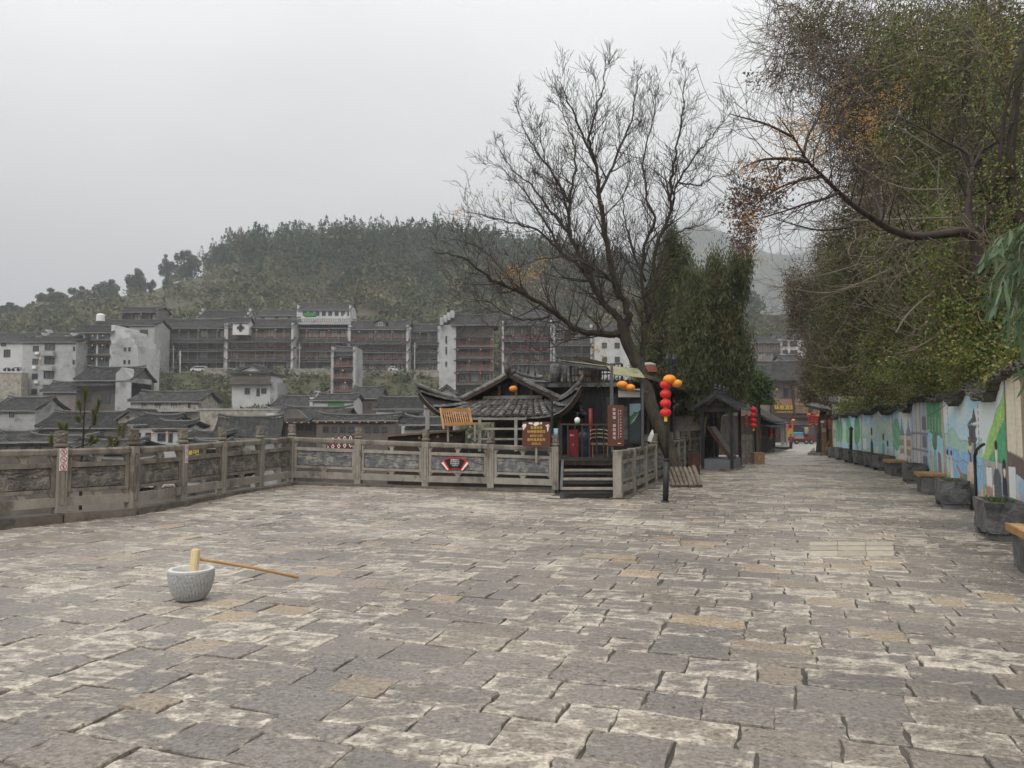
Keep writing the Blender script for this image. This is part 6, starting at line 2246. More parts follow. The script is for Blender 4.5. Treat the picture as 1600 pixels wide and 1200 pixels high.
 MB().box((xc, L / 2, H + rise + 0.01), (0.12, L + 2 * oy, 0.08)).build('ridge_cap', 'kiosk_roof', ko)
 for y in (-0.1, 0.75, L - 0.35):
  MB().lathe([(0.10, 0), (0.10, 0.05), (0.06, 0.08), (0.085, 0.13), (0.085, 0.16), (0.04, 0.20), (0.06, 0.25), (0.025, 0.31), (0.01, 0.40)], 10, (xc, y, H + rise + 0.04)).build('finial', 'kiosk_roof', ko)
 MB().prism([(-W / 2 - 0.35, H + 0.02), (-W / 2 + 0.35, H + 0.02), (-W / 2, H + rise * 0.72)], lambda q: Vector((q[0], 0.02, q[1])), lambda q: Vector((q[0], 0.05, q[1]))).build('gable_panel', 'wood_brown_dark', ko)
 # weathered board fence behind the kiosk
 A, Bf = at(1158, 727, 30.2), at(1176, 722, 31.8)
 hf = at(1158, 677, 30.2).z - A.z
 fn_ = thing('board_fence', 'short weathered grey board fence right behind the kiosk', 'fence', (A.x, A.y, gz(A.x, A.y)))
 for i in range(8):
  p = A.lerp(Bf, (i + 0.5) / 8)
  h = hf * random.uniform(0.92, 1.02)
  MB().box((p.x, p.y, gz(p.x, p.y) + h / 2), (0.075, 0.03, h), 0.9).build('board', 'wood_grey', fn_, world=True)
 for z in (0.3, 1.0):
  MB().bar(A + up * z + Vector((0.02, 0.04, 0)), Bf + up * z + Vector((0.02, 0.04, 0)), 0.04, 0.08).build('crossbar', 'wood_grey', fn_, world=True)
 # cardboard box
 c = at(1184, 724, 31.0); c.z = gz(c.x, c.y)
 bx = thing('cardboard_box', 'brown cardboard box on the paving beside the board fence', 'box', tuple(c), 0.1)
 MB().box((0, 0, 0.24), (0.45, 0.38, 0.48)).build('carton', 'carton', bx)
 MB().box((0, 0, 0.483), (0.07, 0.385, 0.006)).build('tape', 'carton_tape', bx)
 MB().box((0, 0.0, 0.24), (0.07, 0.386, 0.2)).build('tape', 'carton_tape', bx)
 # red lantern strings around the kiosk's far corner
 lantern_string('lantern_string', 'bright string of four red lanterns at the right corner of the kiosk roof', at(1177, 636, 29.5), 10.2 * 29.5 / FPX / 2, 4, 8.3 * 29.5 / FPX, 'strings of red lanterns')
 lantern_string('lantern_string', 'darker string of red lanterns just behind the kiosk roof corner', at(1166.5, 646, 33), 5 * 33 / FPX / 2, 4, 4.6 * 33 / FPX, 'strings of red lanterns')
mat('bin_wood', (0.055, 0.02, 0.015), (0.085, 0.032, 0.024), 6, 0.55, rnd=0.2)
mat('kiosk_roof', (0.035, 0.037, 0.042), (0.055, 0.058, 0.064), 4, 0.4)
mat('poster_dark2', (0.06, 0.055, 0.045), (0.17, 0.14, 0.08), 6, 0.3)
build_street_left()
# ------------------------------------------------------------------ far end of the street
def tiled_house(name, label, cat, c0, c1, depth, zb, zeave, zridge, wallm, n_side, ov=0.7):
 """house whose front runs from c0 to c1 on the ground; ridge parallel to the front"""
 c0, c1 = Vector(c0), Vector(c1)
 d = (c1 - c0); d.z = 0
 L = d.length
 rz = math.atan2(d.y, d.x)
 root = thing(name, label, cat, (c0.x, c0.y, zb), rz)
 MB().box((L / 2, depth / 2, (zeave - zb) / 2 - 1), (L, depth, zeave - zb + 2)).build('wall', wallm, root)
 he, hr = zeave - zb, zridge - zb
 m = MB()
 def fn(u, v):
  y = -ov + (depth + 2 * ov) * v
  t = abs(v - 0.5) * 2
  return Vector((-ov + (L + 2 * ov) * u, y, hr - (hr - he + 0.25) * (t ** 0.85) + 0.12 * abs(u - 0.5) ** 3 * 8))
 m.slab(fn, 16, 12, 0.14)
 ro = m.build('roof', 'roof_far', root)
 MB().tube([(x, depth / 2, hr + 0.08 + 0.3 * abs(x / L - 0.5) ** 3 * 8) for x in np.linspace(-ov, L + ov, 9)], 0.16, 6).build('ridge', 'ridge_far', ro)
 return root, L, he, hr
def build_street_end():
 up = Vector((0, 0, 1))
 # low dark house along the left
 z = gz(16, 46)
 r1, L, he, hr = tiled_house('low_house', 'low dark boarded house with grey tiled roof on the left bend of the street', 'house', (14.6, 44.5, z), (24.2, 68, z), 5.0, z - 0.2, z + 2.35, z + 4.3, 'wood_dark_street', None, ov=0.8)
 for i in range(11):
  MB().box((0.6 + i * (L - 1.2) / 10, -0.03, 1.2), (0.14, 0.1, 2.4)).build('post', 'wood_black', r1)
 m = MB()
 m.slab(lambda u, v: Vector((-0.5 + (L + 1) * u, -1.0 * v, 2.2 - 0.3 * v)), 10, 2, 0.08)
 m.build('porch_roof', 'roof_far', r1)
 for i, (px, py, Y, w, p, lab) in enumerate(((1187, 671, 43.5, 4.2, 3.5, 'red lantern string at the near corner of the low dark house'), (1203.8, 669.5, 49, 4.4, 3.6, 'red lantern string in the middle of the low dark house wall'), (1213, 668, 54, 3.2, 3.2, 'red lantern string at the far end of the low dark house wall'))):
  lantern_string('lantern_string', lab, at(px, py, Y), w * Y / FPX / 2 * 1.1, 4, p * Y / FPX, 'strings of red lanterns')
 # two-storey timber house closing the street
 Y = 112
 zb = gz(40, Y)
 a, b = at(1178, 700, Y), at(1290, 700, Y)
 r2, L, he, hr = tiled_house('timber_house', 'two-storey brown timber house with wide tiled roof closing the end of the street', 'house', (a.x, Y, zb), (b.x, Y, zb), 9, zb, at(1200, 592, Y).z, at(1200, 566, Y + 4.5).z, 'wood_far', None, ov=1.3)
 s = Y / FPX
 def lx(px): return (px - 1178) * s
 def lz(py): return at(1200, py, Y).z - zb
 # ground floor opening: black sheet stands in for the shade inside
 MB().box((lx(1243), -0.06, lz(685) / 2 + 0.8), (90 * s, 0.1, lz(660))).build('shop_shade_sheet', 'wood_black', r2)
 MB().box((L / 2, -0.5, lz(651)), (L, 1.0, 0.35)).build('storey_beam', 'wood_brown_dark', r2)
 for px0, px1, py0, py1, mm, nm in ((1207, 1237, 624, 634, 'wood_far_orange', 'balcony_panel'), (1241, 1258, 624, 633, 'wood_far_orange', 'balcony_panel'), (1241, 1262, 634, 646, 'wood_plank_brown', 'balcony_panel'), (1211, 1238, 633, 650, 'wood_brown_dark', 'sign_backing')):
  MB().box((lx((px0 + px1) / 2), -0.45, lz((py0 + py1) / 2)), ((px1 - px0) * s, 0.2, (py1 - py0) * s)).build(nm, mm, r2)
 for px in (1205, 1239, 1266):
  MB().box((lx(px), -0.55, lz(620)), (0.35, 0.35, lz(590) - 0.2 - lz(650))).build('column', 'wood_brown_dark', r2)
 w_ = MB().box((lx(1229), -0.08, lz(614)), (6.5 * s, 0.12, 15 * s)).build('window', 'frame_far', r2)
 MB().box((lx(1229), -0.16, lz(614)), (5.2 * s, 0.03, 13 * s)).build('pane', 'glass_far', w_)
 for px in (1221.5, 1236):
  MB().box((lx(px), -0.1, lz(614)), (5.5 * s, 0.1, 15 * s)).build('shutter', 'wood_far_dark', r2)
 for px, py in ((1214, 608.5), (1243, 608.5), (1187, 608)):
  c = at(px, py, Y - 0.9)
  MB().ball(c, 1.9 * s, 10, 8, 0.7).build('eave_lantern', 'lantern_orange', r2, world=True, smooth=True)
 tm = at(1225, 637, Y - 0.6)
 text_mesh('妹崽酒家', 0.78, 'sign_text_yellow', r2, facing(at(1225.5, 637, Y - 0.62), (1, 0, 0)), depth=0.03, spacing=0.95)
 text_mesh('土家风味特色餐饮', 0.34, 'gold', r2, facing(at(1225, 644.2, Y - 0.62), (1, 0, 0)), depth=0.03)
 # left annex of the timber house with yellow door
 c0, c1 = at(1222, 690, 96), at(1238, 690, 100)
 MB().box(at(1233.5, 680, 100), (0.9, 0.3, 1.9)).build('yellow_board', 'yellow_paint', r2, world=True)
 for px, py, Y_, w, lab in ((1231, 660, 92, 4, 'red lantern string by the yellow board at the street end'), (1238, 656, 100, 3.2, 'red lantern string on the column right of the yellow board')):
  lantern_string('lantern_string', lab, at(px, py, Y_), w * Y_ / FPX / 2, 4, 3.1 * Y_ / FPX, 'strings of red lanterns')
 c = at(1239.5, 656.5, 98)
 lt = thing('orange_lantern', 'orange lantern on the column at the far street end', 'lantern', tuple(c), 0, 'orange lanterns')
 lantern(lt, c, 0.22, 'lantern_orange', 0.7, caps=False)
 MB().tube([c, c + up * 0.5], 0.02, 5).build('cord', 'iron_black', lt, world=True)
 # porch posts left of it
 pr = thing('porch', 'small pale porch with posts and step left of the yellow board', 'porch', tuple(at(1226, 690, 88)))
 zz = gz(33, 88)
 for px in (1221.5, 1224.5, 1229):
  p = at(px, 690, 88)
  MB().box((p.x, 88, zz + 1.4), (0.16, 0.16, 2.8)).build('post', 'wood_grey', pr, world=True)
 p = at(1225, 690, 88)
 MB().box((p.x, 88.2, zz + 0.12), (1.6, 1.2, 0.24)).build('step', 'concrete', pr, world=True)
 m = MB()
 a0, a1 = at(1205, 664, 80), at(1234, 661, 90)
 m.slab(lambda u, v: a0.lerp(a1, u) + Vector((-1.8 * (1 - v), 1.0 * (1 - v), 1.1 * (1 - v))), 6, 3, 0.12)
 m.build('porch_roof', 'roof_far', pr, world=True)
 # ---- right side: dark tree trunk, pent roof, meter boxes, lantern cluster
 b = at(1283, 711, 42.5); b.z = gz(b.x, b.y)
 tr = thing('dark_trunk', 'dark bare trunk at the far end of the mural wall holding a lantern cluster', 'tree', tuple(b))
 MB().tube([b - up * 0.2, b + up * 0.3, at(1283.5, 680, 42.5), at(1285, 655, 42.5), at(1288, 630, 42.6), at(1292, 600, 43)], [0.36, 0.27, 0.24, 0.22, 0.2, 0.16], 10).build('trunk', 'bark_dark', tr, world=True, smooth=True)
 MB().lathe([(0.75, 0), (0.72, 0.14), (0.6, 0.16)], 12, b).build('tree_base', 'rail_stone', tr, world=True)
 gh = thing('pent_roof', 'small dark tiled pent roof above the lantern cluster on the right', 'roof', tuple(at(1285, 640, 42)))
 for k, (pa, pb, dz) in enumerate(((at(1258, 636, 42), at(1300, 642, 42), 0.0), (at(1258, 623, 42.6), at(1310, 630, 42.6), 0.0))):
  m = MB()
  m.slab(lambda u, v: pa.lerp(pb, u) + Vector((0.1 * v, 0.9 * v, 0.42 * v + 0.10 * (1 - u) ** 2)), 10, 3, 0.10)
  ro = m.build('roof_tier', 'tile_moss', gh, world=True)
  for i in range(14):
   u = (i + 0.5) / 14
   MB().tube([pa.lerp(pb, u) + Vector((0, -0.02, 0.10 * (1 - u) ** 2 + 0.02)), pa.lerp(pb, u) + Vector((0.1, 0.9, 0.44 + 0.10 * (1 - u) ** 2))], 0.055, 6).build('tile_row', 'tile_near', ro, world=True)
 MB().box(at(1298, 672, 42.5), (0.12, 0.12, 3.0)).build('post', 'wood_brown_dark', gh, world=True)
 MB().box(at(1290, 650, 42.8), (0.8, 0.1, 0.12)).build('beam', 'wood_brown_dark', gh, world=True)
 for i, (px, n, lab) in enumerate(((1265, 4, 'leftmost red string of the lantern cluster under the pent roof'), (1270, 5, 'middle red string of the lantern cluster under the pent roof'), (1275.5, 4, 'rightmost red string of the lantern cluster under the pent roof'))):
  lantern_string('lantern_string', lab, at(px, 645 if i != 1 else 644, 41.6 - 0.1 * i), 4.6 * 41.6 / FPX / 2, n, 4.3 * 41.6 / FPX, 'strings of red lanterns')
 for px, py, lab in ((1263.5, 648, 'orange lantern at the left of the lantern cluster'), (1277.5, 649.5, 'orange lantern at the right of the lantern cluster')):
  c = at(px, py, 41.2)
  lt = thing('orange_lantern', lab, 'lantern', tuple(c), 0, 'orange lanterns')
  lantern(lt, c, 5.6 * 41.2 / FPX / 2, 'lantern_orange', 0.72, caps=False)
  MB().tube([c, c + up * 0.3], 0.01, 5).build('cord', 'iron_black', lt, world=True)
 st = thing('street_booth', 'narrow brown wooden booth with meter boxes at the end of the mural wall', 'booth', tuple(at(1295, 716, 41.5)))
 zz = gz(18, 41)
 for px, w, h, mm in ((1289, 5, 2.0, 'wood_plank_brown'), (1293.5, 4, 2.3, 'wood_brown_dark'), (1298, 5, 2.1, 'wood_plank_brown')):
  p = at(px, 700, 41.5)
  MB().box((p.x, 41.6, zz + h / 2), (w * 41.5 / FPX, 0.25, h)).build('board', mm, st, world=True)
 for px, py, w, h, mm in ((1287.5, 672, 4, 6, 'concrete'), (1296.5, 663, 4.5, 14, 'brick_red'), (1284.5, 659, 3, 3, 'white_paint')):
  p = at(px, py, 41.3)
  MB().box(p, (w * 41.3 / FPX, 0.15, h * 41.3 / FPX)).build('meter_box', mm, st, world=True)
 MB().box(at(1292.5, 697, 41.2), (0.04, 0.04, 0.6), rot=Euler((0, 0.3, 0))).build('broom', 'yellow_paint', st, world=True)
 # small stool with goods on the kerb
 c = at(1270.5, 708, 42.5); c.z = gz(c.x, c.y)
 sb = thing('pink_stool', 'low pink plastic stool with a white bag near the dark trunk', 'stool', tuple(c))
 MB().box(c + up * 0.22, (0.26, 0.24, 0.03)).build('seat', 'cloth_stripe', sb, world=True)
 for dx in (-0.1, 0.1):
  for dy in (-0.09, 0.09):
   MB().bar(c + Vector((dx, dy, 0)), c + Vector((dx, dy, 0.22)), 0.03, 0.03, up=(0, 1, 0)).build('leg', 'cloth_stripe', sb, world=True)
 tag(MB().lathe([(0.08, 0), (0.11, 0.06), (0.10, 0.16), (0.03, 0.24)], 8, c + up * 0.236).build('white_bag', 'sign_white', world=True), 'white bag resting on the low pink stool', 'bag')
 # ---- cargo tricycle
 Y = 102
 z = gz(40, Y)
 s = Y / FPX
 a = at(1239, 691, Y)
 tk = thing('cargo_tricycle', 'maroon cargo tricycle loaded with a blue crate, parked at the street end', 'tricycle', (a.x, Y, z))
 def X(px): return (px - 1239) * s
 def Zz(py): return (691 - py) * s
 def bx_(x0, x1, y0, y1, nm, mm, d0=0.0, d1=1.3):
  return MB().box(((X(x0) + X(x1)) / 2, (d0 + d1) / 2, (Zz(y0) + Zz(y1)) / 2), (X(x1) - X(x0), d1 - d0, Zz(y0) - Zz(y1))).build(nm, mm, tk)
 bx_(1239, 1262, 680, 688, 'bed_side', 'truck_paint')
 bx_(1241, 1275, 685, 688.5, 'chassis', 'iron_black', 0.2, 1.1)
 cb = MB()
 cb.prism([(X(1262), Zz(688)), (X(1275), Zz(688)), (X(1276), Zz(678)), (X(1272.5), Zz(665)), (X(1262), Zz(665))], lambda q: Vector((q[0], 0.05, q[1])), lambda q: Vector((q[0], 1.25, q[1])))
 co = cb.build('cab', 'truck_paint', tk)
 MB().prism([(X(1263.5), Zz(677)), (X(1274), Zz(677)), (X(1271.5), Zz(667)), (X(1263.5), Zz(667))], lambda q: Vector((q[0], 0.02, q[1])), lambda q: Vector((q[0], 0.045, q[1]))).build('side_window', 'glass_far', co)
 bx_(1259, 1273.5, 664, 665.5, 'cab_roof', 'wood_far_dark', 0.0, 1.3)
 for px in (1245, 1260, 1268):
  w = MB()
  w.tube([Vector((X(px), -0.02, 0.33)), Vector((X(px), 0.16, 0.33))], 0.33, 18)
  wo = w.build('wheel', 'tyre', tk)
  MB().tube([Vector((X(px), -0.03, 0.33)), Vector((X(px), -0.022, 0.33))], 0.17, 14).build('rim', 'steel', wo)
 cr = thing('blue_crate', 'blue plastic crate in the bed of the cargo tricycle', 'crate', (a.x + X(1249), Y + 0.6, z + Zz(680)))
 MB().box((0, 0, 0.3), (13 * s, 1.0, 7 * s)).build('body', 'blue_paint', cr)
 MB().box((0, 0, 0.62), (13.4 * s, 1.05, 0.06)).build('rim', 'light_blue', cr)
 bg = thing('cardboard_box', 'flat cardboard box on the side of the tricycle bed', 'box', (a.x + X(1248), Y - 0.2, z + Zz(683)))
 MB().box((0, 0, 0.2), (13 * s, 0.4, 4 * s)).build('carton', 'carton', bg)
 MB().box((0, 0, 0.2 + 2 * s + 0.004), (0.1, 0.4, 0.006)).build('tape', 'carton_tape', bg)
 yb = thing('yellow_sack', 'pale yellow sack slung on the tricycle behind its cab', 'sack', (a.x + X(1260), Y - 0.1, z + Zz(676)))
 MB().lathe([(0.15, 0), (0.28, 0.2), (0.27, 0.75), (0.22, 1.0)], 10, (0, 0, 0)).build('sack', 'straw', yb, smooth=True)
 # ---- walking person in a maroon padded coat
 Y = 81
 f = at(1236, 702, Y); f.z = gz(f.x, f.y)
 pe = thing('person', 'person in a maroon padded coat and dark trousers walking up the middle of the street', 'person', tuple(f))
 hh = 1.6
 # body: one skinned figure
 J = {'pel': (0, 0, 0.86), 'spn': (0, 0.0, 1.08), 'che': (0, 0, 1.26), 'nek': (0, -0.01, 1.38), 'hd0': (0, -0.02, 1.46), 'hd1': (0, -0.03, 1.58),
   'lh': (-0.09, 0, 0.82), 'lk': (-0.10, -0.05, 0.45), 'la': (-0.10, 0.03, 0.07), 'lt': (-0.10, -0.13, 0.03),
   'rh': (0.09, 0, 0.82), 'rk': (0.10, 0.04, 0.45), 'ra': (0.10, 0.12, 0.08), 'rt': (0.10, -0.03, 0.03),
   'ls': (-0.17, 0, 1.30), 'le': (-0.25, 0.02, 1.05), 'lw': (-0.24, -0.06, 0.84), 'lf': (-0.235, -0.09, 0.75), 'lth': (-0.21, -0.10, 0.80),
   'rs': (0.17, 0, 1.30), 're': (0.25, 0.04, 1.05), 'rw': (0.25, 0.0, 0.84), 'rf': (0.245, -0.02, 0.75), 'rth': (0.215, -0.03, 0.80)}
 Rr = {'pel': 0.13, 'spn': 0.125, 'che': 0.14, 'nek': 0.05, 'hd0': 0.085, 'hd1': 0.085, 'lh': 0.085, 'lk': 0.055, 'la': 0.04, 'lt': 0.035, 'rh': 0.085, 'rk': 0.055, 'ra': 0.04, 'rt': 0.035,
   'ls': 0.065, 'le': 0.048, 'lw': 0.03, 'lf': 0.02, 'lth': 0.012, 'rs': 0.065, 're': 0.048, 'rw': 0.03, 'rf': 0.02, 'rth': 0.012}
 E = [('pel', 'spn'), ('spn', 'che'), ('che', 'nek'), ('nek', 'hd0'), ('hd0', 'hd1'), ('pel', 'lh'), ('lh', 'lk'), ('lk', 'la'), ('la', 'lt'), ('pel', 'rh'), ('rh', 'rk'), ('rk', 'ra'), ('ra', 'rt'),
   ('che', 'ls'), ('ls', 'le'), ('le', 'lw'), ('lw', 'lf'), ('lw', 'lth'), ('che', 'rs'), ('rs', 're'), ('re', 'rw'), ('rw', 'rf'), ('rw', 'rth')]
 ks = list(J)
 me = bpy.data.meshes.new('body')
 me.from_pydata([J[k] for k in ks], [(ks.index(x), ks.index(y)) for x, y in E], [])
 me.materials.append(MATS['skin'])
 bo = link('body', me, pe)
 md = bo.modifiers.new('skin', 'SKIN')
 md.use_smooth_shade = True
 for i, k in enumerate(ks):
  me.skin_vertices[0].data[i].radius = (Rr[k], Rr[k])
 me.skin_vertices[0].data[0].use_root = True
 bo.modifiers.new('sub', 'SUBSURF').levels = 1
 ct = MB()
 ct.lathe([(0.215, 0.70), (0.22, 0.74), (0.215, 0.95), (0.205, 1.1), (0.215, 1.25), (0.17, 1.36), (0.08, 1.42)], 16, (0, 0, 0))
 ct.v = [(x, y * 0.72, z) for x, y, z in ct.v]
 for s_ in (-1, 1):
  ct.tube([(s_ * 0.16, 0, 1.31), (s_ * 0.255, 0.025, 1.06), (s_ * 0.25, -0.03, 0.84)], [0.09, 0.075, 0.06], 10)
 ct.build('coat', 'coat_maroon', bo, smooth=True)
 tr_ = MB()
 tr_.tube([(-0.09, 0, 0.84), (-0.10, -0.05, 0.45), (-0.10, 0.03, 0.09)], [0.11, 0.08, 0.065], 10)
 tr_.tube([(0.09, 0, 0.84), (0.10, 0.04, 0.45), (0.10, 0.12, 0.10)], [0.11, 0.08, 0.065], 10)
 tr_.build('trousers', 'trousers', bo, smooth=True)
 hb = MB().ball((0, -0.005, 1.535), 0.108, 12, 8, 1.1)
 hb.build('hair', 'hair', bo, smooth=True)
 sh = MB()
 for x, y in ((-0.10, -0.05), (0.10, 0.05)):
  sh.box((x, y, 0.035), (0.09, 0.25, 0.07))
 sh.build('shoes', 'tyre', bo)
mat('wood_dark_street', (0.045, 0.038, 0.032), (0.085, 0.072, 0.06), 1.5, 0.8, 0.3, 10, stretch=(3, 3, 0.4))
build_street_end()
# ------------------------------------------------------------------ the town across the valley
def shared(name, mb, mats):
 me = bpy.data.meshes.new(name)
 me.from_pydata(mb.v, [], mb.f)
 for k in ([mats] if isinstance(mats, str) else mats):
  me.materials.append(MATS[k])
 if not isinstance(mats, str):
  me.polygons.foreach_set('material_index', mb.m)
 return me
_w = MB()
for c_, s_ in (((0, 0, 0.46), (1, 0.12, 0.08)), ((0, 0, -0.46), (1, 0.12, 0.08)), ((-0.46, 0, 0), (0.08, 0.12, 1)), ((0.46, 0, 0), (0.08, 0.12, 1)), ((0, 0, 0), (0.06, 0.1, 1)), ((0, 0, 0.18), (1, 0.1, 0.05))):
 _w.box(c_, s_)
WFR = {k: shared('window_frame_' + k, _w, k) for k in ('frame_far', 'wood_far_red', 'white_paint')}
LAMP = shared('lamp_bulb', MB().ball((0, 0, 0), 0.11, 6, 4), 'lamp_glow')
RAILM = {}
def rail_mesh(matn, n):
 if (matn, n) not in RAILM:
  m = MB()
  m.box((0, 0, 0.46), (1, 0.09, 0.08))
  m.box((0, 0, -0.42), (1, 0.09, 0.07))
  for i in range(n):
   m.box((-0.5 + (i + 0.5) / n, 0, 0), (0.42 / n, 0.05, 0.86))
  RAILM[(matn, n)] = shared('balcony_rail_' + matn, m, matn)
 return RAILM[(matn, n)]
def add_window(root, x, y, z, w, h, fm='frame_far', pm='glass_far'):
 f = inst('window', WFR[fm], root, (x, y, z), (w, 1.0, h))
 p = bpy.data.objects.new('pane', unit_box(pm))
 COL.objects.link(p)
 p.parent = f
 p.location = (0, 0.03, 0)
 p.scale = (0.94, 0.04, 0.94)
 return f
def ribs(root, q):
 """roof corrugation: rows of half-round tiles"""
 p = 0.42 if ROOTM[root].translation.y < 110 else 0.62
 return 0.045 * math.cos(2 * PI * q / p), p
def roof_gable(root, W, D, ze, zr, ov=0.9, along='x', y0=0.0, matn=None, curl=0.35, th=0.16, x0=0.0, ridge='ridge_far'):
 """two-slope roof over x in [-W/2, W/2], y in [y0, y0 + D]; eaves at ze, ridge at zr"""
 m = MB()
 if along == 'x':
  def fn(u, v):
   t = abs(v - 0.5) * 2
   e = abs(u - 0.5) * 2
   return Vector((x0 - W / 2 - ov + (W + 2 * ov) * u, y0 - ov + (D + 2 * ov) * v, zr - (zr - ze + 0.1) * t ** 0.82 + curl * e ** 5 * (0.4 + 0.6 * t) + ribs(root, (W + 2 * ov) * u)[0]))
  m.slab(fn, max(8, int((W + 2 * ov) / ribs(root, 0)[1] * 3)), 6, th)
  ro = m.build('roof', matn or 'roof_far', root)
  MB().tube([(x0 + x, y0 + D / 2, zr + 0.1 + curl * (abs(x) / (W / 2 + ov)) ** 4 * 0.9) for x in np.linspace(-W / 2 - ov, W / 2 + ov, 9)], 0.17, 5).build('ridge', ridge, ro)
  MB().bar((x0 - W / 2 - ov, y0 - ov, ze - 0.12), (x0 + W / 2 + ov, y0 - ov, ze - 0.12), 0.1, 0.15).build('eave_edge', 'eave_pale', ro)
 else:
  def fn(u, v):
   t = abs(u - 0.5) * 2
   e = abs(v - 0.5) * 2
   return Vector((x0 - W / 2 - ov + (W + 2 * ov) * u, y0 - ov + (D + 2 * ov) * v, zr - (zr - ze + 0.1) * t ** 0.85 + curl * e ** 5 * 0.6 + ribs(root, (D + 2 * ov) * v)[0]))
  m.slab(fn, 6, max(8, int((D + 2 * ov) / ribs(root, 0)[1] * 3)), th)
  ro = m.build('roof', matn or 'roof_far_side', root)
  MB().tube([(x0, y0 - ov + (D + 2 * ov) * k / 6, zr + 0.1) for k in range(7)], 0.16, 5).build('ridge', ridge, ro)
  for sg in (-1, 1):
   MB().bar((x0 + sg * (W / 2 + ov), y0 - ov - 0.03, ze - 0.15), (x0, y0 - ov - 0.03, zr - 0.12), 0.06, 0.22).build('barge_board', ridge, ro)
 return ro
def matou(root, x, D, ze, zr, matn='plaster', th=0.5):
 """stepped white gable wall rising over the roof, with upturned caps"""
 h = zr - ze
 steps = [(-0.3, ze - 1.2), (D + 0.3, ze - 1.2), (D + 0.3, ze + 0.5), (D * 0.78, ze + 0.5), (D * 0.78, ze + h * 0.6 + 0.5), (D * 0.62, ze + h * 0.6 + 0.5), (D * 0.62, zr + 0.8), (D * 0.38, zr + 0.8), (D * 0.38, ze + h * 0.6 + 0.5), (D * 0.22, ze + h * 0.6 + 0.5), (D * 0.22, ze + 0.5), (-0.3, ze + 0.5)]
 o = MB().prism(steps, lambda q: Vector((x - th / 2, q[0], q[1])), lambda q: Vector((x + th / 2, q[0], q[1]))).build('stepped_gable', matn, root)
 for a, b, z in ((D * 0.78, D + 0.5, ze + 0.5), (-0.5, D * 0.22, ze + 0.5), (D * 0.62, D * 0.8, ze + h * 0.6 + 0.5), (D * 0.2, D * 0.38, ze + h * 0.6 + 0.5), (D * 0.36, D * 0.64, zr + 0.8)):
  MB().tube([(x, a, z + 0.3), (x, a + (b - a) * 0.25, z + 0.06), (x, (a + b) / 2, z + 0.05), (x, a + (b - a) * 0.75, z + 0.06), (x, b, z + 0.3)], 0.22, 5).build('cap', 'ridge_far', o)
def house_root(label, px0, px1, yb, Y, rz=0.0, cat='house', group='houses of the hillside town'):
 s = Y / FPX
 xc = ((px0 + px1) / 2 - 800) * s
 zb = at(800, yb, Y).z
 root = thing('town_house', label, cat, (xc, Y, zb), rz, group)
 return root, (px1 - px0) * s, zb
def zloc(y, Y, zb):
 return at(800, y, Y).z - zb
def stilt_house(label, px0, px1, yr, ye, yb, Y, n, bays, D=9, rail='wood_far_red', wall='wood_far', tiers=True, curtain=0.4, rng=None, top_ov=0.9, lamps=True, base='wood_far_dark', eave_mat='eave_white'):
 rn = random.Random(int(px0 * 7 + yr))
 root, W, zb = house_root(label, px0, px1, yb, Y)
 ze, zr = zloc(ye, Y, zb), zloc(yr, Y + D / 2, zb)
 h = ze / n
 rec = 0.8
 MB().box((0, rec + (D - rec) / 2, ze / 2 - 3.2), (W, D - rec, ze + 6.4)).build('wall', wall, root)
 MB().box((0, rec / 2, -3.1), (W, rec, 6.0)).build('foundation', 'stone_wall', root)
 roof_gable(root, W - 1.0, D, ze, zr, ov=top_ov, curl=0.75)
 for sg in (-1, 1):
  MB().box((sg * (W / 2 - 0.12), D / 2 - 0.7, ze / 2 + 0.45), (0.5, D + 0.2, ze + 1.3)).build('party_wall', 'brick_pale' if n > 1 else 'wood_far_dark', root)
 for i in range(bays + 1):
  x = -W / 2 + 0.12 + (W - 0.24) * i / bays
  inst('post', unit_box('wood_far'), root, (x, 0.12, ze / 2), (0.24, 0.24, ze))
 for k in range(n):
  z0 = k * h
  if k:
   inst('balcony_floor', unit_box(eave_mat), root, (0, rec / 2 - 0.1, z0), (W, rec + 0.1, 0.16))
   bo = inst('balcony_rail', rail_mesh(rail, bays * 7), root, (0, 0.02, z0 + 0.75), (W - 0.1, 1, 0.85))
   if tiers:
    dr_, sd_ = (1.5, 1.9) if k == n - 1 else (1.0, 1.4)
    m = MB()
    m.slab(lambda u, v: Vector((-W / 2 - 0.5 + (W + 1.0) * u, 0.5 - sd_ * v, z0 + 0.40 - dr_ * v + 0.6 * (abs(u - 0.5) * 2) ** 7 * v + ribs(root, (W + 1.8) * u)[0])), max(8, int((W + 1.8) / 0.62 * 3)), 2, 0.14)
    sk = m.build('eave', 'roof_far', root)
    MB().bar((-W / 2 - 0.4, 0.48 - sd_, z0 + 0.32 - dr_), (W / 2 + 0.4, 0.48 - sd_, z0 + 0.32 - dr_), 0.06, 0.1).build('eave_edge', 'eave_pale', sk)
  for i in range(bays):
   xa = -W / 2 + W * (i + 0.5) / bays
   bw = W / bays
   if rn.random() < 0.86:
    pm = 'curtain' if rn.random() < curtain + 0.22 else 'glass_far'
    add_window(root, xa + bw * rn.uniform(-0.06, 0.06), rec - 0.05, z0 + h * 0.5, bw * rn.uniform(0.62, 0.9), h * (0.66 if k else 0.7), 'frame_far', pm)
   if lamps and (i + k) % 2 == 0:
    inst('lamp', LAMP, root, (xa - bw / 2 + 0.3, -0.2, z0 + h - 0.55))
 return root
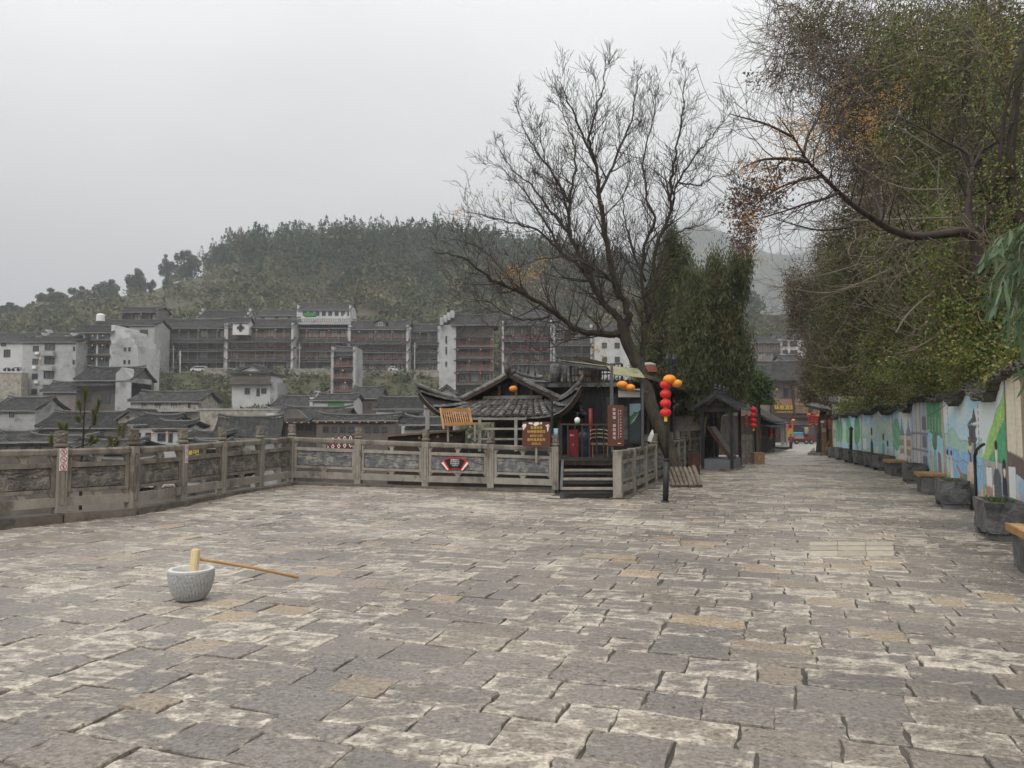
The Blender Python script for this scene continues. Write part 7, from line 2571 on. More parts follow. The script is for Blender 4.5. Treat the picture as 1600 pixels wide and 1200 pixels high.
def brick_house(label, px0, px1, yr, ye, yb, Y, wins, D=9, wall='brick_far', along='x', rz=0.0, roof=True, fm='frame_far', ov=0.4, found=6.0, gable_fill=True):
 """plain walls; wins: list of (px, py, w px, h px)"""
 root, W, zb = house_root(label, px0, px1, yb, Y, rz)
 ze = zloc(ye, Y, zb)
 MB().box((0, D / 2, ze / 2 - found / 2 - 0.2), (W, D, ze + found - 0.4)).build('wall', wall, root)
 s = Y / FPX
 if roof:
  zr = zloc(yr, Y + (D / 2 if along == 'x' else 0), zb)
  roof_gable(root, W, D, ze, zr, ov=ov, along=along)
  if along == 'y' and gable_fill:
   gp = [(k / 5 * W / 2, zr - 0.26 - (zr - ze + 0.1) * (abs(k / 5) * W / 2 / (W / 2 + ov)) ** 0.85) for k in range(-5, 6)]
   MB().prism([(-W / 2, ze - 0.5)] + gp + [(W / 2, ze - 0.5)], lambda q: Vector((q[0], 0.02, q[1])), lambda q: Vector((q[0], D - 0.02, q[1]))).build('gable', wall, root)
  elif along == 'x':
   gp = [(D / 2 + k / 5 * D / 2, zr - 0.26 - (zr - ze + 0.1) * (abs(k / 5) * D / 2 / (D / 2 + ov)) ** 0.82) for k in range(-5, 6)]
   MB().prism([(0, ze - 0.5)] + gp + [(D, ze - 0.5)], lambda q: Vector((-W / 2 + 0.02, q[0], q[1])), lambda q: Vector((W / 2 - 0.02, q[0], q[1]))).build('gable', wall, root)
 xc = (px0 + px1) / 2
 for px, py, w, h in wins:
  add_window(root, (px - xc) * s, -0.04, zloc(py, Y, zb), w * s, h * s, fm)
 return root, W, zb, ze
def town():
 # --- upper terrace row of timber houses, left to right
 stilt_house('wide dark four-tier timber house, leftmost of the upper row, behind the white van', 231, 352, 500, 513, 579, 186, 4, 8, rail='wood_far_dark', wall='wood_far_dark', curtain=0.15)
 stilt_house('four-tier timber house in the upper row with white wall panel at its top left', 353, 457, 500, 512, 577, 183, 4, 7, rail='wood_far_orange', wall='wood_far', curtain=0.35)
 stilt_house('tall timber house in the upper row with brown balconies under a green tarpaulin terrace', 459, 545, 506, 513, 578, 186.5, 4, 5, rail='wood_far_orange', wall='wood_far', curtain=0.4)
 stilt_house('long timber house in the upper row with pale curtained windows and a roof dormer', 545, 637, 503, 515, 580, 183.5, 4, 7, rail='wood_far_red', wall='wood_far', curtain=0.6, tiers=True)
 stilt_house('narrow grey timber house squeezed between the dormer house and the brick tower', 638, 686, 508, 517, 579, 188, 4, 3, rail='wood_far_dark', wall='concrete', curtain=0.3)
 # top floor over the third house
 r, W, zb, ze = brick_house('white-walled top storey with green tarpaulin above the upper row', 463, 545, 475, 484, 500, 190, [(474 + 10 * i, 490, 6, 7) for i in range(8)], D=7, wall='plaster', found=1)
 for sg in (-1, 1):
  MB().box((sg * W / 2, 3.5, ze / 2), (0.35, 7.4, ze + 2.4)).build('side_wall', 'plaster', r)
 r, W, zb = house_root('open terrace with green tarpaulin and orange parasol on the upper row', 461, 546, 507, 185.4, cat='terrace', group=None)
 MB().box((0, 2, 0.3), (W, 4, 0.6)).build('floor', 'concrete', r)
 inst('terrace_rail', rail_mesh('kiosk_grey', 30), r, (0, 0.02, 1.05), (W, 1, 0.9))
 MB().box((-0.26 * W, 0.6, 2.5), (2.6, 1.6, 0.9)).build('tarpaulin', 'tarp_green', r)
 MB().lathe([(0.9, 0), (0.85, 0.1), (0.1, 0.5)], 10, (-0.18 * W, 1.2, 0.75)).build('parasol', 'orange_cloth', r)
 for px in (529, 536):
  MB().lathe([(0.25, 0), (0.2, 1.4), (0.05, 1.6)], 8, ((px - 503.5) * 184.6 / FPX, 0.4, 1.0)).build('closed_parasol', 'plaster', r)
 # roofs peeping behind the row
 r, W, zb, ze = brick_house('long low roof with white horned gable ends above the leftmost upper house', 305, 381, 486, 497, 503, 197, [(318 + 22 * i, 500, 10, 3) for i in range(3)], D=8, wall='plaster', found=3)
 matou(r, -W / 2, 8, ze, zloc(487, 201, zb)); matou(r, W / 2, 8, ze, zloc(487, 201, zb))
 brick_house('plain dark roof peeping behind the second upper house', 398, 466, 486, 493, 500, 199, [(408, 497, 6, 4), (430, 497, 6, 4), (450, 497, 6, 4)], D=8, wall='concrete', found=3)
 r, W, zb, ze = brick_house('small white gatehouse wall with dark flower-shaped window in the upper row', 361, 386, 497, 503, 520, 181, [], D=3, wall='plaster', found=0.5)
 fl = MB()
 for dx, dz in ((0, 0.55), (0, -0.55), (0.55, 0), (-0.55, 0), (0, 0)):
  fl.lathe([(0.42, -0.03), (0.42, 0.03)], 12, (0, 0, 0))
  k = len(fl.v) - 24
  for q in range(k, len(fl.v)):
   x, y, z = fl.v[q]
   fl.v[q] = (x + dx, z - 0.06, y + dz + ze * 0.45)
 fl.build('flower_window', 'frame_far', r)
 dm, W, zb, ze = brick_house('little dormer on the roof of the curtained timber house', 585, 601, 498, 503, 510, 185, [(593, 506, 6, 6)], D=3, wall='wood_far', along='y', found=0.5, fm='white_paint')
 # --- brick tower with balconies
 Y = 152
 root, W, zb = house_root('tall brick tower house with blank pale side wall and red balconies on its right', 686, 770, 621, Y)
 s = Y / FPX
 ze, zr = zloc(508, Y, zb), zloc(493, Y + 4, zb)
 sx = lambda px: (px - 728) * s
 MB().box(((sx(686) + sx(712)) / 2, 4.0, ze / 2 - 2.2), (26 * s, 8.4, ze + 4.4)).build('side_wall', 'brick_pale', root)
 MB().box(((sx(712) + sx(770)) / 2, 5.2, ze / 2 - 2), (58 * s, 6.0, ze + 4)).build('wall', 'wood_far', root)
 for py, hh in ((531, 12), (548, 12), (569, 8)):
  add_window(root, sx(697), -0.24, zloc(py, Y, zb), 2.6 * s, hh * s)
 roof_gable(root, 62 * s, 8, ze, zr, ov=0.8, x0=sx(741))
 for q in range(4):
  zz = ze + 0.6 * q
  MB().box((sx(690 + 5 * q), 2.0 + 0.3 * q, zz + 0.7), (5.2 * s, 6.5 - q, 1.6)).build('stepped_gable', 'brick_pale', root)
 hs = [(525, 541), (541, 559), (559, 578), (578, 600)]
 for k, (y0, y1) in enumerate(hs):
  z0, z1 = zloc(y1, Y, zb), zloc(y0, Y, zb)
  inst('balcony_floor', unit_box('eave_white'), root, (sx(741), 1.4, z0), (60 * s, 2.2, 0.25))
  m = MB()
  m.slab(lambda u, v: Vector((sx(709) + 64 * s * u, 1.2 - 1.6 * v, z1 - 0.1 - 0.45 * v)), 8, 2, 0.12)
  m.build('eave', 'roof_far', root)
  if k < 3:
   inst('balcony_rail', rail_mesh('wood_far_red', 24), root, (sx(741), 0.4, z0 + 0.6), (57 * s, 1, 1.0))
  for i in range(3):
   add_window(root, sx(722 + 19 * i), 2.15, (z0 + z1) / 2 + 0.1, 11 * s, (z1 - z0) * 0.6, 'white_paint' if k == 3 else 'wood_far_red', 'curtain' if i == 1 else 'glass_far')
  for px in (713, 731, 750, 768):
   inst('post', unit_box('wood_far_red'), root, (sx(px), 0.45, (z0 + z1) / 2), (0.28, 0.28, z1 - z0))
  for i in (0, 1, 2, 3):
   if (i + k) % 2:
    inst('lamp', LAMP, root, (sx(715 + 18 * i), -0.1, z1 - 0.7))
 for px in (721, 741, 760):
  MB().box((sx(px), 2.12, zloc(612, Y, zb)), (11 * s, 0.1, 10 * s)).build('shop_shade_sheet', 'wood_black', root)  # black sheets stand in for the shaded insides of the shop fronts
 # --- hazy houses behind the bare tree
 r = stilt_house('pale-banded house with strings of red lanterns behind the bare tree', 785, 862, 497, 508, 585, 178, 4, 5, rail='wood_far_dark', wall='concrete', curtain=0.3)
 for k in range(3):
  for i in range(7):
   MB().ball(((-0.42 + 0.14 * i) * 12, -0.5, 3.2 + 2.9 * k + 0.3 * math.sin(i)), 0.26, 8, 6, 0.9).build('red_lantern', 'lantern_red', r)
 stilt_house('dark timber house right of the red-lantern house, seen through the bare branches', 865, 925, 505, 515, 590, 176, 4, 4, rail='wood_far_dark', wall='wood_far_dark', curtain=0.2)
 brick_house('white gabled house behind the trunk of the bare tree', 930, 985, 510, 522, 585, 172, [(945, 540, 8, 9), (965, 540, 8, 9), (945, 562, 8, 9), (965, 562, 8, 9)], wall='plaster', D=8)
 r, W, zb, ze = brick_house('grey house with white horned gables high behind the bare tree', 800, 872, 487, 496, 520, 198, [(815, 508, 7, 7), (835, 508, 7, 7), (855, 508, 7, 7)], wall='brick_far', D=8)
 matou(r, -W / 2, 8, ze, zloc(488, 202, zb))
 # --- left group
 Y = 150
 root, W, zb = house_root('five-storey pale house with glass balconies and stepped grey gable wall on the left', 116, 216, 606, Y)
 s = Y / FPX
 ze, zr = zloc(520, Y, zb), zloc(509, Y + 4, zb)
 sx = lambda px: (px - 166) * s
 MB().box(((sx(116) + sx(171)) / 2, 5.4, ze / 2 - 3), (55 * s, 8, ze + 6)).build('wall', 'brick_far', root)
 st = [(sx(171), -6), (sx(214), -6), (sx(214), zloc(540, Y, zb)), (sx(208), zloc(540, Y, zb)), (sx(208), zloc(530, Y, zb)), (sx(201), zloc(530, Y, zb)), (sx(201), zloc(521, Y, zb)), (sx(192), zloc(521, Y, zb)), (sx(192), zloc(514, Y, zb)), (sx(178), zloc(514, Y, zb)), (sx(178), zloc(508, Y, zb)), (sx(171), zloc(508, Y, zb))]
 MB().prism(st, lambda q: Vector((q[0], -0.2, q[1])), lambda q: Vector((q[0], 9.2, q[1]))).build('stepped_side_wall', 'brick_pale', root)
 MB().prism([(sx(172), -6), (sx(213), -6), (sx(213), zloc(541, Y, zb)), (sx(198), zloc(527, Y, zb)), (sx(186), zloc(532, Y, zb)), (sx(172), zloc(538, Y, zb))], lambda q: Vector((q[0], -0.26, q[1])), lambda q: Vector((q[0], -0.21, q[1]))).build('rendered_patch', 'brick_far', root)
 roof_gable(root, 55 * s, 9, ze, zr, x0=sx(143), ov=0.8)
 for px, py in ((194, 546), (201, 546), (194, 566), (201, 566), (201, 583), (206, 582)):
  add_window(root, sx(px), -0.3, zloc(py, Y, zb), 3.4 * s, 6.5 * s)
 for k, (y0, y1) in enumerate(((520, 531), (535, 554), (556, 575), (577, 597))):
  z0, z1 = zloc(y1, Y, zb), zloc(y0, Y, zb)
  inst('balcony_floor', unit_box('eave_white'), root, (sx(149), 0.7, z0), (44 * s, 1.5, 0.3))
  inst('balcony_glass', unit_box('glass_far'), root, (sx(149), 0.02, z0 + 0.7), (42 * s, 0.06, 1.0))
  for i in range(3):
   add_window(root, sx(133 + 15 * i), 1.33, (z0 + z1) / 2 + 0.2, 11 * s, (z1 - z0) * 0.7, 'frame_far', 'curtain' if i == 1 else 'glass_far')
  for px in (128, 149, 170):
   inst('post', unit_box('plaster'), root, (sx(px), 0.1, (z0 + z1) / 2), (0.3, 0.3, z1 - z0))
  if k:
   m = MB()
   m.slab(lambda u, v: Vector((sx(119) + 53 * s * u, 0.8 - 1.4 * v, z1 + 0.35 - 0.5 * v)), 6, 2, 0.12)
   m.build('eave', 'roof_far', root)
  inst('lamp', LAMP, root, (sx(142), -0.2, z1 - 0.6)); inst('lamp', LAMP, root, (sx(158), -0.2, z1 - 0.6))
 Y = 146
 root, W, zb, ze = brick_house('grey brick block of flats with flat roof edge and stacked windows at the left', 32, 116, 527, 534, 622, Y, [(53, y, 9, 9) for y in (545, 565, 588, 612)] + [(75, y, 16, 11) for y in (542, 564, 586)] + [(113, y, 3, 7) for y in (545, 566)], D=9)
 s = Y / FPX
 for y in (553, 576, 598):
  MB().box(((75 - 74) * s, -0.5, zloc(y, Y, zb)), (19 * s, 1.1, 0.9)).build('balcony', 'concrete', root)
 for px, y in ((57, 552), (53, 574), (57, 597)):
  MB().box(((px - 74) * s, -0.3, zloc(y, Y, zb)), (0.75, 0.4, 0.55)).build('air_conditioner', 'white_paint', root)
 inst('lamp', LAMP, root, ((62 - 74) * s, -0.4, zloc(560, Y, zb)))
 r, W, zb, ze = brick_house('white horned gables above the grey flats at the left', 40, 108, 522, 528, 540, 158, [], wall='plaster', D=8)
 matou(r, -W / 2 + 2, 8, ze, zloc(521, 162, zb)); matou(r, W / 2 - 1, 8, ze, zloc(521, 162, zb))
 brick_house('white house with dark roof cut off by the left edge', -40, 32, 522, 534, 576, 155, [(8, 552, 10, 12), (2, 538, 8, 6)], wall='plaster', D=9)
 # pavilion-like roofs on the slope above the left group
 r = stilt_house('open-topped pavilion house high on the slope above the left group', 187, 244, 481, 488, 504, 190, 1, 4, rail='wood_far_dark', wall='wood_far_dark', D=6)
 brick_house('long roofed house just under the hilltop pavilion at the left', 150, 238, 501, 508, 560, 176, [(160, 515, 8, 7), (172, 515, 8, 7), (222, 520, 12, 10), (222, 540, 12, 10)], wall='concrete', D=8)
 r = thing('water_tank', 'white cylindrical water tank on a roof at the left', 'tank', tuple(at(157, 502, 176)))
 MB().lathe([(0.95, 0), (0.95, 1.5), (0.6, 1.8)], 14, (0, 0, 0)).build('body', 'white_paint', r)
 MB().lathe([(0.3, 1.8), (0.3, 1.95)], 10, (0, 0, 0)).build('lid', 'concrete', r)
 # --- middle slope
 r, W, zb, ze = brick_house('dark timber house with wide tiled roof and pale gable wall below the left group', 118, 205, 575, 594, 645, 128, [(137, 621, 10, 14), (165, 623, 14, 16), (125, 619, 6, 4), (197, 596, 3, 8)], wall='wood_far_dark', D=8)
 s = 128 / FPX
 MB().prism([((181 - 161.5) * s, -6), ((205 - 161.5) * s, -6), ((205 - 161.5) * s, zloc(590, 128, zb)), ((190 - 161.5) * s, zloc(574, 128, zb)), ((181 - 161.5) * s, zloc(584, 128, zb))], lambda q: Vector((q[0], -0.3, q[1])), lambda q: Vector((q[0], 7, q[1]))).build('pale_gable_wall', 'brick_far', r)
 for px in (130, 143, 170):
  inst('lamp', LAMP, r, ((px - 161.5) * s, -1.0, zloc(603, 128, zb)))
 m = MB()
 m.slab(lambda u, v: Vector(((118 - 161.5) * s + 62 * s * u, 0.6 - 2.0 * v, zloc(596, 128, zb) - 0.8 * v)), 6, 2, 0.14)
 m.build('porch_roof', 'roof_far', r)
 brick_house('lower brown boarded house left of the wide-roofed timber house', 66, 118, 598, 612, 640, 126, [(86, 624, 6, 5)], wall='wood_far', D=7)
 brick_house('little house with gable and round window at the left edge', -12, 56, 622, 641, 672, 112, [(19, 648, 7, 8)], wall='brick_far', D=8)
 brick_house('broad dark roof behind the pine sapling', 62, 190, 645, 668, 690, 100, [(75, 677, 8, 8), (100, 677, 8, 8), (160, 677, 8, 8)], wall='wood_far_dark', D=8)
 brick_house('steep little gable with exposed stone beside the broad dark roof', 185, 222, 640, 655, 680, 101, [(201, 652, 4, 4)], wall='stone_wall', D=7, along='y')
 r, W, zb, ze = brick_house('two-storey rough stone house with dark roof in front of the grassy slope', 204, 312, 613, 627, 664, 118, [(225, 632, 8, 7), (247, 633, 10, 8), (272, 632, 9, 8), (296, 633, 4, 8), (290, 651, 6, 9), (270, 650, 8, 8), (247, 650, 8, 8)], wall='stone_wall', D=8)
 s = 118 / FPX
 MB().box((0, -0.6, zloc(642, 118, zb)), (W, 1.4, 0.3)).build('balcony_floor', 'concrete', r)
 inst('balcony_rail', rail_mesh('concrete', 20), r, (-0.1 * W, -1.2, zloc(638.5, 118, zb)), (W * 0.7, 1, 0.8))
 r, W, zb, ze = brick_house('white house with dark hipped top and wooden balcony in the middle of the slope', 362, 422, 570, 583, 627, 148, [(386, 611, 8, 10), (403, 613, 5, 12), (412, 611, 8, 8)], wall='plaster', D=8, along='y')
 s = 148 / FPX
 m = MB()
 m.slab(lambda u, v: Vector((-W / 2 - 0.9 + (W + 1.8) * u, 0.4 - 1.8 * v, zloc(579, 148, zb) - 0.6 * v + 0.3 * (abs(u - 0.5) * 2) ** 6)), 10, 2, 0.12)
 m.build('front_eave', 'roof_far', r)
 MB().box((0, -0.3, zloc(591, 148, zb)), (W, 0.8, 2.0)).build('timber_storey', 'wood_far', r)
 inst('balcony_rail', rail_mesh('wood_far', 22), r, (0, -0.9, zloc(596, 148, zb)), (W, 1, 1.0))
 MB().box((0, -0.5, zloc(600, 148, zb)), (W + 0.3, 1.3, 0.22)).build('balcony_floor', 'wood_far_dark', r)
 inst('lamp', LAMP, r, (0.2, -1.2, zloc(586, 148, zb)))
 MB().box((W / 2 + 0.7, 3.5, zloc(600, 148, zb) - 3), (1.4, 7, zloc(575, 148, zb))).build('side_wing', 'brick_far', r)
 # narrow red-framed tower
 Y = 150
 root, W, zb = house_root('narrow four-storey house with red balcony frames standing alone before the terrace wall', 517, 555, 615, Y)
 s = Y / FPX
 ze = zloc(548, Y, zb)
 MB().box((0, 3.5, ze / 2 - 3), (W * 0.84, 5.8, ze + 6)).build('wall', 'concrete', root)
 for sg in (-1, 1):
  MB().box((sg * (W / 2 - 0.25), 3.2, ze / 2 + 0.2 - 3), (0.55, 7, ze + 7.2)).build('side_wall', 'brick_far', root)
 roof_gable(root, W * 0.84, 6, ze, zloc(543, Y + 3, zb), ov=0.4)
 for k, (y0, y1) in enumerate(((557, 573), (575, 592), (594, 612))):
  z0, z1 = zloc(y1, Y, zb), zloc(y0, Y, zb)
  inst('balcony_floor', unit_box('wood_far_red'), root, (0, 0.3, z0), (W * 0.82, 1.4, 0.2))
  inst('balcony_rail', rail_mesh('wood_far_red', 12), root, (0, -0.3, z0 + 0.55), (W * 0.8, 1, 0.9))
  m = MB()
  m.slab(lambda u, v: Vector((-W * 0.42 + W * 0.84 * u, 0.6 - 1.2 * v, z1 + 0.2 - 0.4 * v)), 4, 2, 0.12)
  m.build('eave', 'roof_far', root)
  for i in range(3):
   add_window(root, (-0.27 + 0.27 * i) * W, 0.56, (z0 + z1) / 2, 0.21 * W, (z1 - z0) * 0.62, 'wood_far_red', 'curtain' if (i + k) % 3 == 0 else 'glass_far')
  inst('lamp', LAMP, root, (0.1 * W * (k - 1), -0.6, z1 - 0.5))
 # --- lower houses towards the river, seen over the railing
 brick_house('grey gabled house with three small windows behind the left railing', 342, 432, 653, 684, 705, 78, [(360, 686, 4, 7), (366, 686, 4, 7), (377, 685, 6, 7)], wall='brick_far', D=9, rz=0.25)
 brick_house('whitewashed brick house with two orange lamps below the stone house', 208, 262, 650, 662, 700, 84, [(226, 661, 10, 6), (217, 683, 9, 14), (233, 683, 8, 14)], wall='brick_pale', D=7)
 r, W, zb, ze = brick_house('small curved tiled roof shop with lattice door at the left behind the railing', 238, 292, 660, 668, 700, 80, [(254, 683, 12, 12), (268, 684, 6, 14)], wall='brick_pale', D=5)
 for px in (244, 266):
  MB().ball(((px - 265) * 80 / FPX, -0.6, zloc(676, 80, zb)), 0.14, 8, 6, 0.8).build('lantern', 'lantern_orange', r)
 brick_house('low dark flat-topped roof right of the lattice door shop', 288, 348, 676, 683, 708, 76, [(300, 697, 8, 8), (330, 697, 8, 8)], wall='wood_far_dark', D=6)
 brick_house('dark long roof under the white hipped house', 428, 488, 620, 635, 652, 122, [(440, 642, 8, 7), (465, 642, 8, 7)], wall='wood_far_dark', D=8)
 r, W, zb, ze = brick_house('whitewashed shop with green shutter and horned white walls', 487, 553, 617, 625, 645, 118, [(525, 636, 18, 12)], wall='plaster', D=7)
 matou(r, -W / 2, 7, ze, zloc(618, 121, zb)); MB().box((W * 0.08, -0.06, zloc(636, 118, zb)), (2.6, 0.1, 1.5)).build('green_shutter', 'tarp_green', r)
 r, W, zb, ze = brick_house('wide restaurant roof with a small upturned porch gable and a row of orange lanterns', 430, 535, 638, 655, 690, 92, [(470 + 12 * i, 668, 8, 10) for i in range(5)], wall='wood_far_dark', D=9)
 s = 92 / FPX
 m = MB()
 m.slab(lambda u, v: Vector(((433 - 482.5) * s + 62 * s * u, 0.5 - 2.2 * v, zloc(652, 92, zb) - 0.6 * v + 0.5 * (abs(u - 0.5) * 2) ** 6 * v)), 10, 2, 0.14)
 m.build('porch_roof', 'roof_far', r)
 MB().prism([((452 - 482.5) * s, zloc(653, 92, zb)), ((484 - 482.5) * s, zloc(653, 92, zb)), ((468 - 482.5) * s, zloc(640, 92, zb))], lambda q: Vector((q[0], -1.2, q[1])), lambda q: Vector((q[0], -0.6, q[1]))).build('porch_gable', 'wood_far_dark', r)
 for i in range(9):
  MB().ball(((445 + 11 * i - 482.5) * s, -1.8, zloc(660.5, 92, zb)), 0.11, 8, 6, 0.8).build('lantern', 'lantern_orange', r)
 MB().box(((433 - 482.5) * s - 0.2, -0.4, zloc(665, 92, zb)), (1.0, 3, 3)).build('white_side_wall', 'plaster', r)
 MB().box(((438 - 482.5) * s, -1.5, zloc(661, 92, zb)), (1.2, 1.0, 0.12)).build('red_canopy', 'cloth_stripe', r)
 r, W, zb, ze = brick_house('long low veranda roof with orange lanterns stretching to the booth', 495, 618, 650, 656, 690, 90, [(510 + 13 * i, 671, 9, 9) for i in range(8)], wall='wood_far_dark', D=5)
 for i in range(9):
  MB().ball(((500 + 13 * i - 556.5) * 90 / FPX, -1.0, zloc(660, 90, zb)), 0.11, 8, 6, 0.8).build('lantern', 'lantern_orange', r)
 brick_house('cluster roof with dark gable between the veranda and the narrow red tower', 548, 592, 606, 622, 650, 125, [(560, 634, 7, 8), (578, 634, 7, 8)], wall='wood_far_dark', D=8)
 r, W, zb, ze = brick_house('pale house with small porch gable left of the pavilion roof', 588, 662, 622, 638, 664, 104, [(600, 650, 4, 4), (634, 652, 8, 10), (651, 652, 7, 10)], wall='plaster', D=8)
 m = MB()
 m.slab(lambda u, v: Vector((-W * 0.1 + W * 0.62 * u, 0.4 - 1.8 * v, zloc(636, 104, zb) - 0.7 * v)), 6, 2, 0.14)
 m.build('porch_roof', 'roof_far', r)
 brick_house('grey gable shed right behind the left tip of the pavilion roof', 684, 712, 603, 614, 630, 115, [], wall='concrete', D=7, along='y')
 brick_house('low grey roof behind the slatted bench', 632, 700, 655, 662, 700, 60, [], wall='brick_far', D=5)
 brick_house('flat riverside roof with pink band at the lower left', 24, 122, 683, 689, 712, 70, [(40, 699, 8, 8), (62, 699, 8, 8), (96, 699, 8, 8)], wall='wood_far_dark', D=6)
 brick_house('dim riverside house at the lower left corner of the town', -30, 30, 676, 690, 715, 72, [(8, 700, 10, 8)], wall='wood_far_dark', D=6)
 brick_house('grey slate roof just above the first railing panels', 104, 200, 690, 703, 720, 62, [], wall='wood_far_dark', D=6)
 r, W, zb, ze = brick_house('bar with yellow lettering seen between railing posts', 292, 340, 692, 698, 725, 60, [(300, 718, 8, 10), (325, 718, 8, 10)], wall='wood_far_dark', D=5)
 text_mesh('瀑吧', 0.52, 'sign_text_yellow', r, facing(at(301.5, 707, 59.6), (1, 0, 0)), depth=0.02)
 brick_house('wide grey roof below the railing at the left, near the pine sapling', 100, 205, 722, 745, 765, 40, [(130, 752, 8, 8), (160, 752, 8, 8)], wall='wood_far', D=6)
 brick_house('brown timber house below the railing, seen through its lower openings', 205, 330, 735, 752, 790, 38, [(220 + 14 * i, 765, 9, 14) for i in range(7)], wall='wood_far', D=6)
 # red patterned banner
 r = thing('patterned_banner', 'red and white diamond patterned cloth banner behind the middle railing', 'banner', tuple(at(532, 700, 30)))
 a, b, c, d = at(506, 686, 30), at(553, 680, 30), at(553, 702, 30), at(506, 702, 30)
 MB().hexa([d, c, c + Vector((0, 0.05, 0)), d + Vector((0, 0.05, 0)), a, b, b + Vector((0, 0.05, 0)), a + Vector((0, 0.05, 0))]).build('cloth', 'cloth_stripe', r, world=True)
 for i in range(10):
  o = at(511 + 9.2 * (i % 5), (687.5 if i < 5 else 698.5) - 0.8 * (i % 5), 29.97)
  for k, mm in ((0.15, 'sign_black'), (0.10, 'sign_white'), (0.05, 'cloth_stripe')):
   dy = Vector((0, -0.08 * (0.2 - k), 0))
   MB().add([o + dy + Vector((0, 0, 1.1 * k)), o + dy + Vector((k * 0.75, 0, 0)), o + dy + Vector((0, 0, -1.1 * k)), o + dy + Vector((-k * 0.75, 0, 0))], [(0, 3, 2, 1)]).build('diamond', mm, r, world=True)
 MB().bar(a + Vector((0, 0, 0.02)), b + Vector((0, 0, 0.02)), 0.04, 0.04).build('rod', 'wood_grey', r, world=True)
 # --- right end of the valley, over the street roofs
 stilt_house('white concrete house with open balconies above the street end roofs', 1172, 1222, 528, 535, 578, 205, 3, 4, rail='wood_far_red', wall='plaster', tiers=False, curtain=0.5, lamps=False)
 brick_house('unfinished white frame building with dark openings right above the street end', 1218, 1262, 522, 528, 560, 210, [(1227, 537, 11, 9), (1242, 537, 11, 9), (1227, 550, 11, 6), (1242, 550, 11, 6)], wall='plaster', D=9)
 brick_house('grey tiled house below the white frame building', 1225, 1256, 556, 563, 590, 170, [(1236, 570, 5, 5), (1246, 570, 5, 5)], wall='brick_far', D=7)
 # --- retaining walls along the terrace
 for (px0, px1, y0, y1, Y, lab) in ((-40, 32, 583, 628, 143, 'pale stone retaining wall at the left edge'), (318, 368, 576, 600, 178, 'short stone retaining wall right of the white van'), (434, 518, 577, 603, 180, 'long stone retaining wall under the tarpaulin house'), (556, 688, 580, 614, 178, 'overgrown stone retaining wall under the dormer house'), (312, 442, 640, 678, 105, 'rough stone wall beside the two-storey stone house')):
  a, b = at(px0, y1, Y), at(px1, y1, Y)
  zt = at(px0, y0, Y).z
  r = thing('retaining_wall', lab, 'wall', ((a.x + b.x) / 2, Y, a.z))
  MB().box(((a.x + b.x) / 2, Y + 1.0, (a.z + zt) / 2 - 1.5), (b.x - a.x, 2.0, zt - a.z + 3)).build('masonry', 'stone_wall', r, world=True)
  MB().box(((a.x + b.x) / 2, Y + 1.0, zt + 0.05), (b.x - a.x + 0.1, 2.2, 0.2)).build('coping', 'concrete', r, world=True)
mat('orange_cloth', (0.62, 0.20, 0.08), None, rough=0.8)
town()
def far_vehicle(label, px0, px1, yt, yb, Y, van=True, matn='car_white'):
 s = Y / FPX
 L = (px1 - px0) * s
 H = (yb - yt) * s
 p = at(px0, yb, Y)
 r = thing('van' if van else 'pickup', label, 'van' if van else 'pickup', tuple(p))
 wv = 1.7
 if van:
  prof = [(0, 0.25), (L, 0.25), (L, 0.62 * H), (L * 0.97, H), (L * 0.28, H), (L * 0.10, 0.62 * H), (0, 0.52 * H)]
 else:
  prof = [(0, 0.25), (L, 0.25), (L, 0.5 * H), (L * 0.45, 0.5 * H), (L * 0.45, H), (L * 0.2, H), (L * 0.1, 0.55 * H), (0, 0.5 * H)]
 body = MB().prism(prof, lambda q: Vector((q[0], 0, q[1])), lambda q: Vector((q[0], wv, q[1]))).build('body', matn, r)
 x1 = L * 0.95 if van else L * 0.42
 MB().prism([(L * 0.15, 0.62 * H), (x1, 0.62 * H), (x1, 0.9 * H), (L * 0.28, 0.9 * H)], lambda q: Vector((q[0], -0.02, q[1])), lambda q: Vector((q[0], -0.004, q[1]))).build('side_window', 'glass_far', r)
 for x in (L * 0.2, L * 0.8):
  MB().tube([(x, -0.05, 0.3), (x, 0.15, 0.3)], 0.32, 12).build('wheel', 'tyre', r)
 MB().box((-0.02, wv / 2, 0.4), (0.06, wv, 0.2)).build('bumper', 'tyre', r)
 return r
far_vehicle('white van parked on the upper terrace in front of the leftmost dark timber house', 297, 321, 572, 581, 182.5)
far_vehicle('small white pickup on the upper terrace under the dormer house', 606, 630, 572, 580, 183, van=False)
far_vehicle('white car at the far left on top of the retaining wall', 5, 16, 573.5, 580, 150)
far_vehicle('second white car beside the far left one on the retaining wall', 18, 31, 573, 580, 150)
for px, y0, y1, lab in ((271, 540, 580, 'utility pole with yellow top left of the white van'), (281.5, 548, 580, 'white pole just left of the white van'), (468, 537, 578, 'thin pole before the tarpaulin house'), (648, 535, 580, 'thin pole before the narrow grey house'), (785, 553, 590, 'thin pole right of the brick tower')):
 Y = 181
 a, b = at(px, y1, Y), at(px, y0, Y)
 r = thing('utility_pole', lab, 'pole', tuple(a), 0, 'poles on the upper terrace')
 MB().tube([a - Vector((0, 0, 2)), b], 0.13, 8).build('shaft', 'concrete' if px != 281.5 else 'white_paint', r, world=True)
 MB().box(b - Vector((0, 0, 1)), (1.0, 0.15, 0.2)).build('crossarm', 'yellow_paint' if px == 271 else 'concrete', r, world=True)
